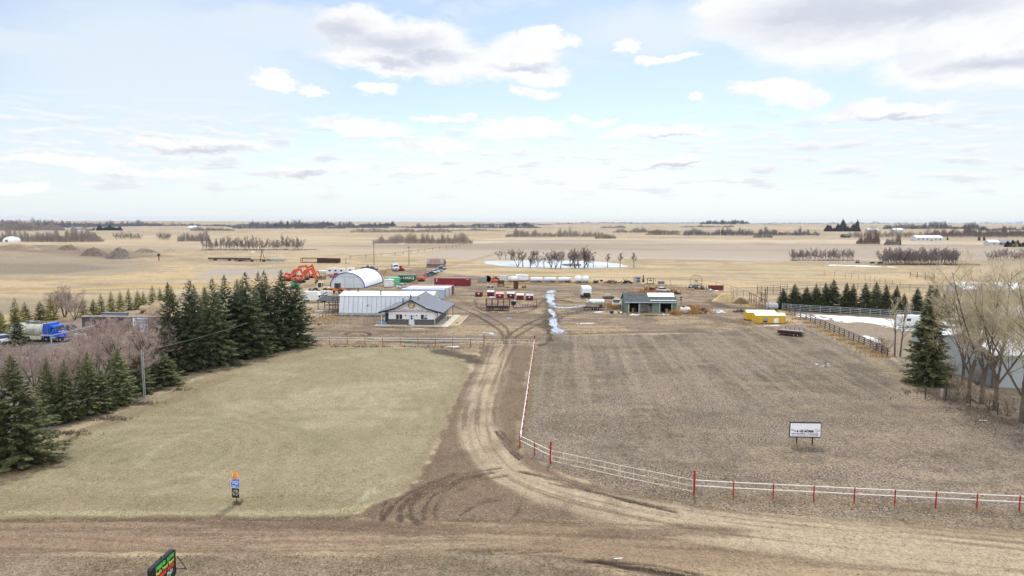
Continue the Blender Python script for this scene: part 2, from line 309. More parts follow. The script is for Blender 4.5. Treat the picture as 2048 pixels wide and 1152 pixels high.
    for pts, w, c, a in [([(925, 1106), (1060, 1113), (1200, 1124), (1330, 1144), (1450, 1172)], .50, (74, 62, 52), .9), ([(1120, 1128), (1280, 1142), (1400, 1165)], .3, (80, 66, 56), .8), ([(1180, 1121), (1260, 1126), (1350, 1141), (1480, 1168)], .42, (70, 58, 50), .85), ([(900, 1100), (1000, 1104), (1120, 1100)], .25, (112, 94, 78), .7),
                         ([(1040, 942), (1100, 955), (1180, 980), (1270, 1003), (1350, 1022)], .28, (96, 80, 66), .9), ([(1100, 965), (1180, 985), (1260, 1003)], .2, (106, 90, 74), .7), ([(992, 862), (1010, 888), (1038, 918)], .22, (92, 78, 66), .9), ([(1003, 862), (1022, 890), (1044, 915)], .2, (100, 84, 70), .7),
                         ([(1000, 935), (930, 946), (860, 964), (800, 994), (762, 1040)], .22, MUD, .9), ([(985, 944), (910, 957), (840, 980), (800, 1010), (800, 1040)], .28, MUD, .9), ([(960, 952), (890, 968), (830, 995), (815, 1025), (835, 1045)], .3, (108, 92, 78), .8), ([(870, 1038), (868, 1015), (890, 990), (930, 975)], .18, MUD, .7), ([(920, 1030), (960, 1005), (1010, 990)], .2, MUD, .6), ([(1030, 1030), (1040, 1010), (1042, 998)], .18, MUD, .55),
                         ([(765, 1040), (762, 1020), (775, 1005)], .2, MUD, .8), ([(1010, 950), (940, 962), (880, 980), (850, 1005), (846, 1038)], .24, MUD, .8), ([(905, 948), (850, 972), (815, 1000)], .3, MUD, .8), ([(925, 955), (885, 985), (872, 1020)], .2, MUD, .6), ([(1000, 1000), (900, 1010), (800, 1035)], .25, (124, 106, 90), .6), ([(900, 1040), (1200, 1044), (1500, 1062)], .2, (130, 112, 94), .6), ([(0, 1040), (400, 1038), (690, 1036)], .3, (122, 104, 88), .7), ([(300, 1076), (800, 1074), (1100, 1070)], .5, (192, 170, 142), .5), ([(500, 1092), (900, 1090), (1050, 1082)], .6, (196, 175, 146), .5), ([(0, 1058), (500, 1056), (760, 1058)], .5, (132, 114, 98), .5)]:
        d, la, ar = lined(X, Y, pts); bk = sstep(fbm(la / .3, ar / 3.0, 99), .25, .5); w *= 1.45 if w < .4 else 1.15; c = tuple(int(v * .88) for v in c) if c[0] < 140 else c; mk = sstep(d + (tin - .5) * .25, w, w * .25) * a * bk; bl(mk, gc(*c)); dz -= .08 * mk; dz += .05 * np.exp(-((d - w * 1.4) / .16) ** 2) * bk * a
    vg = sstep(sdf(X, Y, [(-700, 1600), (-700, 1108), (-160, 1107), (700, 1105), (1000, 1106), (1150, 1121), (1330, 1155), (1500, 1600)]) + (sml - .5) * 1.6, -.5, .8)
    bl(vg, gc(156, 138, 116)); bl(vg * sstep(fbm(X / 4, Y / 1.6, 101), .45, .7) * .8, gc(134, 120, 99)); bl(vg * sstep(fbm(X / 2, Y / 1, 103), .55, .8) * .5, gc(178, 162, 134)); fx[:, 1] = fx[:, 1] * (1 - vg) + .5 * vg
    # tracks in the yard
    for pts, w, c, a in [([(1012, 690), (1010, 672), (1060, 645), (1092, 632), (1170, 622)], .55, (116, 100, 86), .85), ([(1030, 688), (1028, 674), (1075, 650), (1100, 638)], .5, (122, 106, 90), .8), ([(1006, 680), (1006, 665), (970, 640), (935, 622), (900, 610)], .5, (120, 104, 88), .8), ([(1018, 672), (1015, 655), (985, 636), (945, 618)], .45, (124, 108, 92), .7),
                         ([(950, 600), (952, 615), (975, 624), (1040, 628), (1075, 616), (1085, 600)], .5, (118, 102, 86), .7), ([(1082, 690), (1098, 684), (1100, 672), (1094, 640)], .7, (104, 90, 76), .85), ([(1100, 645), (1130, 632), (1160, 620), (1230, 612)], .5, (126, 110, 94), .6), ([(920, 600), (940, 615), (1090, 632)], .5, (132, 115, 98), .5), ([(1100, 590), (1100, 620), (1098, 660)], 2.2, (118, 103, 88), .7),
                         ([(690, 668), (705, 664), (735, 664), (742, 670), (728, 676)], .5, (112, 98, 86), .85), ([(705, 671), (720, 667), (730, 672)], .35, (118, 104, 92), .7), ([(730, 676), (760, 682), (860, 687), (940, 683)], .8, (104, 98, 88), .8), ([(790, 682), (880, 680), (960, 680)], 1.4, (122, 128, 114), .7),
                         ([(885, 701), (920, 712), (950, 722)], 2.4, (112, 102, 90), .8), ([(1100, 670), (1250, 664), (1420, 664)], 1.0, (124, 110, 94), .6), ([(1090, 582), (1180, 580), (1250, 578)], 1.6, (128, 112, 94), .6), ([(930, 577), (1010, 579), (1090, 582)], 1.6, (122, 106, 90), .7), ([(1120, 600), (1150, 606), (1185, 602)], 1.2, (110, 96, 82), .8), ([(1360, 632), (1430, 632), (1500, 650)], 2.0, (138, 122, 104), .6), ([(1420, 602), (1460, 618), (1540, 615)], 2.4, (128, 114, 100), .7), ([(1120, 650), (1300, 650), (1480, 662)], 1.2, (150, 132, 114), .5),
                         ([(640, 545), (700, 560), (740, 545)], 3.0, (142, 124, 104), .7), ([(600, 575), (650, 568), (700, 580)], 5.0, (150, 128, 104), .8), ([(940, 570), (1060, 572), (1180, 574)], 1.4, (186, 160, 120), .6)]:
        d, la, ar = lined(X, Y, pts); w *= 1.25; c = tuple(int(v * .82) for v in c) if c[0] < 140 else c; mk = sstep(d + (sml - .5) * w * 1.2, w, w * .3) * min(1, a * 1.15); bl(mk, gc(*c)); dz -= .06 * mk
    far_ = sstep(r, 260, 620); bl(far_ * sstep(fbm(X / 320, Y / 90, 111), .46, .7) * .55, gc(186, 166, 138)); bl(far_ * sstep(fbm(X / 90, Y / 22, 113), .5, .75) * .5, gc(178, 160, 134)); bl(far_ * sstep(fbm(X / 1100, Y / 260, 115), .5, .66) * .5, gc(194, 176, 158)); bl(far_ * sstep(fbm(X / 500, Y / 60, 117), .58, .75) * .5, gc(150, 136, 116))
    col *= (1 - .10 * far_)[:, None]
    near = sstep(r, 260, 120); dz += near * ((tin - .5) * (.05 + .10 * ws + .06 * wy) * (1 - wd) + (sml - .5) * .08 + wd * (tin - .5) * .03); dz -= wd * .05
    return col, fx, reg, dz

def ground_material():
    m = bpy.data.materials.new('ground'); m.use_nodes = True; nt = m.node_tree; b = nt.nodes['Principled BSDF']
    b.inputs['Roughness'].default_value = .95; b.inputs['Specular IOR Level'].default_value = .12
    A = nd(nt, 'ShaderNodeAttribute', attribute_name='tint').outputs['Color']
    fxn = nd(nt, 'ShaderNodeAttribute', attribute_name='kind_mask'); s = nd(nt, 'ShaderNodeSeparateColor'); put(nt, s.inputs[0], fxn.outputs['Color'])
    tc = nd(nt, 'ShaderNodeTexCoord').outputs['Object']
    n1 = noise(nt, tc, 6.0, 3.0, .7); n2 = noise(nt, vmt(nt, 'MULTIPLY', tc, (1.0, .6, 1)), .9, 4.0, .65); n3 = noise(nt, tc, 2.4, 4.0, .7)
    v = mth(nt, 'ADD', mth(nt, 'ADD', mth(nt, 'MULTIPLY', mth(nt, 'SUBTRACT', n1, .5), 5.0), mth(nt, 'MULTIPLY', mth(nt, 'SUBTRACT', n2, .5), 1.8)), mth(nt, 'MULTIPLY', mth(nt, 'SUBTRACT', n3, .5), 3.0))
    f = mth(nt, 'MULTIPLY_ADD', v, s.outputs[1], 1.0)
    c = vmt(nt, 'SCALE', A); put(nt, c.node.inputs['Scale'], f)
    # dry leaves: pale, slightly pink flecks with dark gaps between
    l1 = noise(nt, tc, 6.0, 2.0, .75); l2 = noise(nt, vmt(nt, 'ADD', tc, (31, 7, 0)), 7.5, 2.0, .75)
    c = mixc(nt, mth(nt, 'MULTIPLY', ramp(nt, l1, .49, .57), mth(nt, 'MULTIPLY', s.outputs[0], .62)), c, tuple(gc(214, 192, 174)) + (1,))
    c = mixc(nt, mth(nt, 'MULTIPLY', ramp(nt, l2, .51, .60), mth(nt, 'MULTIPLY', s.outputs[0], .6)), c, tuple(gc(96, 86, 76)) + (1,))
    # greener and yellower flecks in the lawn
    g1 = noise(nt, tc, 1.7, 4.0, .7)
    c = mixc(nt, mth(nt, 'MULTIPLY', ramp(nt, g1, .45, .7), mth(nt, 'MULTIPLY', s.outputs[2], .28)), c, tuple(gc(150, 140, 108)) + (1,))
    put(nt, b.inputs['Base Color'], c)
    bn = nd(nt, 'ShaderNodeBump'); bn.inputs['Strength'].default_value = .8; bn.inputs['Distance'].default_value = .16
    put(nt, bn.inputs['Height'], mth(nt, 'ADD', n1, n3)); nt.links.new(bn.outputs[0], b.inputs['Normal'])
    return m

def build_ground():
    fine = np.arange(-44.0, 44.01, .1); coarse = np.concatenate([np.arange(-180, -44, 4.0), fine, np.arange(48, 179, 4.0)])
    az = np.radians(coarse)
    inv = np.linspace(1 / 25.0, 1 / 3500.0, 720); rad = np.concatenate([[.3, 8, 15, 20], 1 / inv, np.geomspace(3700, 14500, 36)])
    na, nr = len(az), len(rad)
    X = (rad[:, None] * np.sin(az)[None]).ravel(); Y = (rad[:, None] * np.cos(az)[None]).ravel(); Z = gz(X, Y)
    col, fx, reg, dz = paint(X, Y); Z = Z + dz
    i = np.arange(nr - 1)[:, None] * na; j = np.arange(na)[None]; j2 = (j + 1) % na
    F = np.stack([i + j, i + j2, i + na + j2, i + na + j], -1).reshape(-1, 4)[:, ::-1]
    fr = np.max(reg[F], axis=1)
    gm = ground_material()
    for k, nm in enumerate(['ground', 'lawn', 'driveway', 'road', 'yard', 'paddock', 'gravel_lot']):
        f = F[fr == k]
        if not len(f): continue
        u, inv_ = np.unique(f.ravel(), return_inverse=True)
        me = bpy.data.meshes.new(nm); me.vertices.add(len(u)); me.loops.add(f.size); me.polygons.add(len(f))
        me.vertices.foreach_set('co', np.stack([X[u], Y[u], Z[u]], -1).ravel())
        me.loops.foreach_set('vertex_index', inv_.astype(np.int32)); me.polygons.foreach_set('loop_start', np.arange(0, f.size, 4, dtype=np.int32))
        me.update(calc_edges=True)
        a = me.attributes.new('tint', 'FLOAT_COLOR', 'POINT'); a.data.foreach_set('color', np.concatenate([col[u], np.ones((len(u), 1))], 1).ravel())
        a = me.attributes.new('kind_mask', 'FLOAT_COLOR', 'POINT'); a.data.foreach_set('color', fx[u].ravel())
        me.materials.append(gm); me.polygons.foreach_set('use_smooth', np.ones(len(f), bool))
        o = bpy.data.objects.new(nm, me); C.objects.link(o); o['kind'] = 'structure'
build_ground()
# ------------------------------------------------------------------ mesh builder
class MB:
    def __init__(s): s.v = []; s.f = []
    def add(s, vs, fs):
        n = len(s.v); s.v += [tuple(p) for p in vs]; s.f += [tuple(i + n for i in f) for f in fs]; return s
    def box(s, x0, x1, y0, y1, z0, z1):
        return s.add([(x, y, z) for z in (z0, z1) for x, y in ((x0, y0), (x1, y0), (x1, y1), (x0, y1))], [(3, 2, 1, 0), (4, 5, 6, 7), (0, 1, 5, 4), (1, 2, 6, 5), (2, 3, 7, 6), (3, 0, 4, 7)])
    def obox(s, c, size, rz=0.0, rx=0.0, ry=0.0):
        M = Matrix.Rotation(rz, 3, 'Z') @ Matrix.Rotation(ry, 3, 'Y') @ Matrix.Rotation(rx, 3, 'X'); a, b, d = [q / 2 for q in size]; c = Vector(c)
        return s.add([c + M @ Vector((x, y, z)) for z in (-d, d) for x, y in ((-a, -b), (a, -b), (a, b), (-a, b))], [(3, 2, 1, 0), (4, 5, 6, 7), (0, 1, 5, 4), (1, 2, 6, 5), (2, 3, 7, 6), (3, 0, 4, 7)])
    def prism(s, axis, pts, a, b):
        """extrude a 2-D outline along an axis: x:(y,z)  y:(x,z)  z:(x,y)"""
        def at(p, t): return (t, p[0], p[1]) if axis == 'x' else (p[0], t, p[1]) if axis == 'y' else (p[0], p[1], t)
        n = len(pts); ar = sum(pts[i][0] * pts[(i + 1) % n][1] - pts[(i + 1) % n][0] * pts[i][1] for i in range(n))
        flip = (ar > 0) ^ (axis == 'y')
        vs = [at(p, a) for p in pts] + [at(p, b) for p in pts]
        fs = [tuple(range(n))[::-1], tuple(range(n, 2 * n))] + [(i, (i + 1) % n, n + (i + 1) % n, n + i) for i in range(n)]
        return s.add(vs, fs if flip else [f[::-1] for f in fs])
    def tube(s, p0, p1, r0, r1=None, n=6, caps=True):
        p0 = Vector(p0); p1 = Vector(p1); r1 = r0 if r1 is None else r1; d = p1 - p0
        if d.length < 1e-6: return s
        q = d.to_track_quat('Z', 'Y'); k = len(s.v)
        for p, r in ((p0, r0), (p1, r1)):
            for i in range(n):
                a = 2 * math.pi * i / n; s.v.append(tuple(p + q @ Vector((math.cos(a) * r, math.sin(a) * r, 0))))
        for i in range(n): s.f.append((k + i, k + (i + 1) % n, k + n + (i + 1) % n, k + n + i))
        if caps: s.f.append(tuple(range(k + n - 1, k - 1, -1))); s.f.append(tuple(range(k + n, k + 2 * n)))
        return s
    def path(s, pts, r, n=6):
        for a, b in zip(pts[:-1], pts[1:]): s.tube(a, b, r, r, n)
        return s
    def lathe(s, prof, c=(0, 0, 0), n=16, axis='x'):
        """profile of (along, radius)"""
        k = len(s.v)
        for t, r in prof:
            for i in range(n):
                a = 2 * math.pi * i / n; u, w = math.cos(a) * r, math.sin(a) * r
                p = (t, u, w) if axis == 'x' else (u, t, w) if axis == 'y' else (u, w, t)
                s.v.append((c[0] + p[0], c[1] + p[1], c[2] + p[2]))
        for j in range(len(prof) - 1):
            for i in range(n): s.f.append((k + j * n + i, k + j * n + (i + 1) % n, k + (j + 1) * n + (i + 1) % n, k + (j + 1) * n + i))
        s.f.append(tuple(range(k, k + n))); s.f.append(tuple(range(k + (len(prof) - 1) * n, k + len(prof) * n)))
        return s
    def mesh(s, name, m, smooth=False):
        me = bpy.data.meshes.new(name); me.from_pydata(s.v, [], s.f); me.update()
        if smooth: me.polygons.foreach_set('use_smooth', [True] * len(me.polygons)); 
        if smooth and hasattr(me, 'set_sharp_from_angle'): me.set_sharp_from_angle(angle=R(40))
        if m: me.materials.append(m)
        return me
    def build(s, name, m, parent=None, smooth=False, label=None):
        return link(name, s.mesh(name, m, smooth), parent, label)
def link(name, me, parent=None, label=None, loc=None, rz=None):
    o = bpy.data.objects.new(name, me); C.objects.link(o)
    if parent is not None: o.parent = parent
    if label: o['label'] = label
    if loc is not None: o.location = loc
    if rz is not None: o.rotation_euler = (0, 0, rz)
    return o
def tag(o, label, cat, group=None, kind=None):
    if kind: o['kind'] = kind
    else: o['label'] = label; o['category'] = cat
    if group: o['group'] = group
    return o
def thing(name, label, cat, loc, rz=0.0, group=None):
    o = bpy.data.objects.new(name, None); C.objects.link(o); o.location = loc; o.rotation_euler = (0, 0, rz); o.empty_display_size = .3
    return tag(o, label, cat, group)
KIDS = {}
def kids(o): return [c for c in C.objects if c.parent == o]
def dup(o, loc, rz, label=None, scale=None, group=None):
    def cp(q, par):
        c = q.copy(); C.objects.link(c)
        if par is not None: c.parent = par
        for ch in kids(q): cp(ch, c)
        return c
    if o.name not in KIDS: KIDS[o.name] = True
    r = cp(o, None); r.location = loc; r.rotation_euler = (0, 0, rz)
    if label: r['label'] = label
    if group: r['group'] = group
    if scale: r.scale = (scale,) * 3
    return r
YAW = R(-3.6)
TXT = {}
def text(body, size, m, parent, loc, rot=(R(90), 0, 0), name='lettering', align='CENTER', depth=.004, sx=1.0, bold=0.0, width=None):
    cu = bpy.data.curves.new('t', 'FONT'); cu.body = body; cu.size = size; cu.align_x = align; cu.align_y = 'CENTER'; cu.extrude = depth; cu.offset = bold
    ob = bpy.data.objects.new('t', cu); C.objects.link(ob); bpy.context.view_layer.update()
    dg = bpy.context.evaluated_depsgraph_get(); me = bpy.data.meshes.new_from_object(ob.evaluated_get(dg)); me.name = name
    C.objects.unlink(ob); bpy.data.objects.remove(ob); bpy.data.curves.remove(cu)
    me.materials.clear(); me.materials.append(m)
    if width and len(me.vertices):
        xs = [v.co.x for v in me.vertices]; sx = width / max(1e-6, max(xs) - min(xs))
    o = link(name, me, parent); o.location = loc; o.rotation_euler = rot; o.scale = (sx, 1, 1); return o
WH = {}
def wheels(root, spots, r, w, rimcol=None, nm='wheel'):
    k = (round(r, 3), round(w, 3))
    if k not in WH:
        t = MB().lathe([(-w / 2, r * .55), (-w / 2, r * .94), (-w * .36, r), (w * .36, r), (w / 2, r * .94), (w / 2, r * .55)], n=18, axis='y').mesh('tyre', mat('tyre_rubber', (38, 37, 36), .85, var=.2), True)
        q = MB().lathe([(-w * .53, r * .3), (-w * .44, r * .56), (w * .44, r * .56), (w * .53, r * .3)], n=14, axis='y').mesh('rim', mat('rim_steel', (170, 170, 168), .4, .6), True)
        WH[k] = (t, q)
    t, q = WH[k]
    for p in spots:
        o = link(nm, t, root, loc=p); link('rim', q, o)
ORD = ['first', 'second', 'third', 'fourth', 'fifth', 'sixth', 'seventh', 'eighth', 'ninth', 'tenth', 'eleventh', 'twelfth', 'thirteenth', 'fourteenth', 'fifteenth', 'sixteenth', 'seventeenth', 'eighteenth', 'nineteenth', 'twentieth', 'twenty-first', 'twenty-second', 'twenty-third', 'twenty-fourth']

M_WHITE = mat('white_paint', (226, 228, 230), .45, var=.05, dirt=(176, 172, 164), damt=.35)
M_WHITEC = mat('white_siding', (232, 233, 236), .5, var=.04, scale=1.0)
M_GLASS = mat('dark_glass', (42, 50, 60), .12, var=.15, spec=.7)
M_BLACK = mat('black_paint', (30, 30, 32), .5, var=.2)
M_DARK = mat('dark_steel', (58, 54, 52), .6, var=.25, dirt=(92, 66, 48), damt=.5)
M_RUST = mat('rust', (98, 62, 44), .85, var=.3, scale=3, dirt=(62, 44, 38), damt=.7)
M_MAROON = mat('maroon_paint', (108, 34, 42), .6, var=.15, dirt=(86, 44, 38), damt=.4)
M_RED = mat('red_post_paint', (160, 28, 28), .5, var=.15, dirt=(120, 30, 28), damt=.4)
M_RAIL = mat('white_rail_paint', (236, 233, 228), .5, var=.05, dirt=(222, 206, 188), damt=.3, dscale=.7)
M_GALV = mat('galvanised', (176, 182, 186), .4, .5, var=.1)
M_ORANGE = mat('orange_machine_paint', (200, 80, 44), .45, var=.1, dirt=(150, 62, 36), damt=.35)
M_CHROME = mat('bright_metal', (200, 202, 205), .25, .9, var=.05)
# ------------------------------------------------------------------ buildings
def sliding_window(root, x0, x1, z0, z1, y, axis='y', label=None, blind=False):
    fr = MB(); t = .09
    def bx(a, b, c, d, p0, p1): (fr.box(a, b, y - p1, y - p0, c, d) if axis == 'y' else fr.box(y + p0, y + p1, a, b, c, d))
    bx(x0 - t, x0, z0 - t, z1 + t, .0, .06); bx(x1, x1 + t, z0 - t, z1 + t, .0, .06); bx(x0, x1, z1, z1 + t, .0, .06); bx(x0, x1, z0 - t, z0, .0, .07); xm = (x0 + x1) / 2; bx(xm - .05, xm + .05, z0, z1, .0, .05)
    w = fr.build('window', M_WHITE, root, label=label)
    for a, b in ((x0, xm - .05), (xm + .05, x1)):
        g = MB()
        (g.box(a, b, y - .02, y + .01, z0, z1) if axis == 'y' else g.box(y - .01, y + .02, a, b, z0, z1)); g.build('pane', M_GLASS, w)
        if blind and a > x0:
            q = MB(); q.box(a + .03, b - .03, y - .026, y - .022, z0 + .35, z1); q.build('curtain', mat('curtain', (186, 188, 190), .8), w)
    return w
def office():
    p = G(823.5, 650.5); root = thing('office_building', 'white office with grey hip shingle roof, hexagon emblem and stone base', 'building', p, YAW)
    w, d, h = 4.85, 15.0, 2.85
    stone = mat('split_stone', (98, 92, 92), .85, var=.35, scale=5, dirt=(72, 66, 68), damt=.6, dscale=4)
    wall = MB(); wall.box(-w, w, 0, d, 1.15, h)
    wall.prism('y', [(-5.9, h), (5.9, h), (3.4, 3.7), (0, 5.3), (-3.4, 3.7)], -.02, .12)
    wall.prism('y', [(-5.9, h), (5.9, h), (3.4, 3.7), (0, 5.3), (-3.4, 3.7)], d - .12, d)
    wall.build('wall', M_WHITEC, root)
    MB().box(-w - .1, w + .1, -.1, d + .1, 0, 1.15).build('stone_base', stone, root)
    ledge = MB().box(-w - .14, w + .14, -.14, d + .14, 1.15, 1.24); ledge.build('stone_ledge', mat('stone_cap', (70, 66, 70), .8), root)
    shing = mat('grey_shingles', (116, 122, 130), .85, var=.2, scale=5, dirt=(92, 98, 106), damt=.5, dscale=7)
    f0, f1 = -.85, d + .7; pr = [(-6.75, 2.78), (-3.3, 3.72), (0, 5.48), (3.3, 3.72), (6.75, 2.78)]
    rf = MB(); th = .16
    for (a, b) in zip(pr[:-1], pr[1:]):
        rf.add([(a[0], f0, a[1]), (b[0], f0, b[1]), (b[0], f1, b[1]), (a[0], f1, a[1]), (a[0], f0, a[1] - th), (b[0], f0, b[1] - th), (b[0], f1, b[1] - th), (a[0], f1, a[1] - th)], [(0, 1, 2, 3), (7, 6, 5, 4), (0, 4, 5, 1), (2, 6, 7, 3), (0, 3, 7, 4), (1, 5, 6, 2)])
    roof = rf.build('roof', shing, root)
    for y in (f0 - .05, f1):
        fa = MB()
        for (a, b) in zip(pr[:-1], pr[1:]): fa.prism('y', [(a[0], a[1] + .03), (b[0], b[1] + .03), (b[0], b[1] - .27), (a[0], a[1] - .27)], y, y + .05)
        fa.build('fascia', mat('dark_fascia', (42, 44, 56), .5), roof)
    for a, b in ((-6.85, -6.75), (6.75, 6.85)): MB().box(a, b, f0, f1, 2.62, 2.8).build('gutter', mat('gutter', (64, 68, 80), .45), roof)
    for a, b in ((-6.6, -w), (w, 6.6)): MB().box(a, b, 0, d, 2.58, 2.62).build('soffit', M_WHITE, roof)
    MB().tube((-2.9, 5, 3.4), (-2.9, 5, 5.1), .13, n=10).tube((.9, 2.5, 5), (.9, 2.5, 5.75), .09, n=8).build('vent_pipe', M_DARK, roof)
    MB().box(-5.9, 5.9, -.1, -.02, h - .05, h + .04).build('trim_board', mat('grey_trim', (120, 126, 140), .5), root)
    sliding_window(root, -3.28, -1.98, 1.28, 2.24, 0); sliding_window(root, 1.95, 3.25, 1.28, 2.24, 0, blind=True)
    for y in (2.2, 6.5, 9.8): sliding_window(root, y, y + 1.1, 1.3, 2.2, w, 'x')
    dr = MB().box(-.46, .46, -.16, -.02, .12, 2.08).build('door', mat('door_white', (214, 218, 228), .4, var=.03), root)
    for z in (1.22, 1.68): MB().box(-.17, .2, -.175, -.158, z, z + .38).build('door_pane', mat('navy_glass', (24, 26, 66), .15), dr)
    MB().tube((.36, -.2, 1.0), (.36, -.2, 1.15), .03).build('handle', M_CHROME, dr)
    fr = MB(); fr.box(-.6, -.46, -.14, -.01, .1, 2.2); fr.box(.46, .6, -.14, -.01, .1, 2.2); fr.box(-.46, .46, -.14, -.01, 2.08, 2.2); fr.build('door_frame', mat('door_frame_grey', (186, 190, 202), .5), root)
    MB().box(-.8, .8, -.95, -.1, 0, .12).build('step', mat('concrete', (186, 178, 164), .9, var=.12, scale=1.5), root)
    for x in (-1.25, 1.1): MB().box(x - .07, x + .07, -.22, -.0, 1.92, 2.2).build('wall_lamp', M_BLACK, root)
    # porch nook on the left, dark, with two posts
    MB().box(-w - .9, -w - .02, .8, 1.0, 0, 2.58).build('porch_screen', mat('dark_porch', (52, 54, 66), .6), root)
    for y in (.2, 7, 14): MB().box(-6.5, -6.38, y, y + .12, 0, 2.6).build('porch_post', M_WHITE, root)
    for y in (7, 14.3): MB().box(6.42, 6.54, y, y + .12, 0, 2.6).build('porch_post', M_DARK, root)
    MB().tube((w + .02, -.12, .1), (w + .02, -.12, 2.7), .05).build('downpipe', M_WHITE, root)
    sg = MB().box(-3.45, 3.35, -.2, -.1, 2.93, 3.5).build('sign_board', mat('sign_white', (228, 226, 234), .5, var=.03), root)
    MB().box(-3.52, -3.45, -.22, -.1, 2.9, 3.53).box(3.35, 3.42, -.22, -.1, 2.9, 3.53).box(-3.45, 3.35, -.22, -.1, 2.88, 2.93).build('sign_frame', mat('sign_frame_grey', (128, 130, 142), .5), sg)
    text('Canadian', .50, mat('red_letters', (200, 36, 60), .5), sg, (-1.68, -.205, 3.2), width=2.0, bold=.008)
    text('Enviro-Tub Inc.', .50, mat('navy_letters', (34, 38, 66), .5), sg, (1.05, -.205, 3.2), width=3.2, bold=.008)
    for x in (-3.02, 2.92):
        r = MB()
        for i in range(12):
            a, b = [2 * math.pi * q / 12 for q in (i, i + 1)]
            if i % 6 != 3: r.tube((x + .2 * math.cos(a), -.205, 3.2 + .2 * math.sin(a)), (x + .2 * math.cos(b), -.205, 3.2 + .2 * math.sin(b)), .015, n=4)
        r.build('leaf_mark', mat('pale_grey_mark', (176, 180, 192), .5), sg)
    hx = lambda r, sx=1.0: [(r * sx * math.cos(R(60 * i)), 4.16 + r * math.sin(R(60 * i))) for i in range(6)]
    em = MB().prism('y', hx(.80), -.16, -.08).build('emblem', mat('emblem_cream', (206, 198, 158), .5), root)
    q = MB(); blk = mat('emblem_black', (46, 44, 34), .5)
    for rr, wd in ((.78, .02), (.60, .045)):
        pts = hx(rr)
        for a, b in zip(pts, pts[1:] + pts[:1]): q.tube((a[0], -.17, a[1]), (b[0], -.17, b[1]), wd, n=4)
    q.tube((-.6, -.17, 4.16), (.6, -.17, 4.16), .03, n=4); q.build('emblem_outline', blk, em)
    MB().prism('y', hx(.44), -.175, -.16).build('emblem_centre', mat('emblem_tan', (226, 204, 150), .5), em)
    # apron and beds
    ap = MB().box(-w - 2.6, w + 3.0, -1.9, 0, 0, .1).box(-w - 1.9, -w - .1, 0, 6, 0, .1).box(w + .1, w + 3.1, 0, d + 1, 0, .1)
    a = ap.build('pavement', mat('pale_concrete', (206, 198, 180), .9, var=.12, scale=.7, dirt=(176, 166, 148), damt=.5), None); a.location = p; a.rotation_euler = (0, 0, YAW); tag(a, None, None, kind='structure')
    k = MB().box(w + 3.1, w + 5.1, -.6, -.45, 0, .18).box(w + 3.1, w + 5.1, d, d + .15, 0, .18).box(w + 4.95, w + 5.1, -.45, d, 0, .18).box(w + 3.1, w + 3.25, -.45, d, 0, .18)
    bed = thing('planter_bed', 'long sandy planting bed with pale timber edging beside the office', 'planter', p, YAW); k.build('edging', mat('pale_timber', (196, 186, 164), .8), bed)
    MB().box(w + 3.25, w + 4.95, -.45, d, 0, .08).build('soil', mat('sandy_soil', (176, 156, 122), .95, var=.25, scale=3, dirt=(140, 128, 112)), bed)
    q = G(838, 642); t = thing('spare_tyre', 'small dark tyre lying on the sandy planting bed beside the office', 'tyre', p + Matrix.Rotation(YAW, 3, 'Z') @ Vector((w + 4.1, 3.6, .08))); wheels(t, [(0, 0, .11)], .34, .2); t.rotation_euler = (R(90), 0, 0)
    mtx = Matrix.Rotation(YAW, 3, 'Z')
    t = thing('canoe', 'small light blue boat hull lying on the office apron', 'boat', p + mtx @ Vector((-w - 1.3, .9, .1)), YAW + R(15))
    MB().lathe([(-1.0, .05), (-.7, .32), (0, .45), (.7, .32), (1.0, .05)], (0, 0, .2), 12).build('hull', mat('pale_blue_hull', (120, 160, 205), .35, var=.08), t, True); MB().box(-.6, .6, -.16, .16, .56, .66).build('deck', mat('navy_deck', (50, 70, 120), .5), t)
    t = thing('doormat', 'dark doormat in front of the white office door', 'doormat', p + mtx @ Vector((-.3, -1.2, .1)), YAW); MB().box(-.4, .4, -.25, .25, 0, .03).build('mat', M_BLACK, t)
    t = thing('concrete_step', 'loose concrete slab at the front edge of the office apron', 'step', p + mtx @ Vector((-.1, -2.3, 0)), YAW); MB().box(-.8, .8, -.4, .4, 0, .12).build('slab', mat('concrete', (186, 178, 164)), t)
    for i, (x, y, nm, c, lb) in enumerate([(-w - 1.5, 3.0, 'propane_bottle', M_WHITE, 'white gas bottle standing under the office side porch'), (-w - 1.0, 3.6, 'trash_bin', M_DARK, 'dark bin standing under the office side porch')]):
        t = thing(nm, lb, nm.split('_')[1], p + mtx @ Vector((x, y, .1)), YAW); MB().lathe([(0, .22), (.06, .28), (.85, .28), (1.0, .14), (1.12, .1)] if i == 0 else [(0, .26), (.9, .3), (.92, .34), (1.02, .3)], n=12, axis='z').build('body', c, t, True)
office()

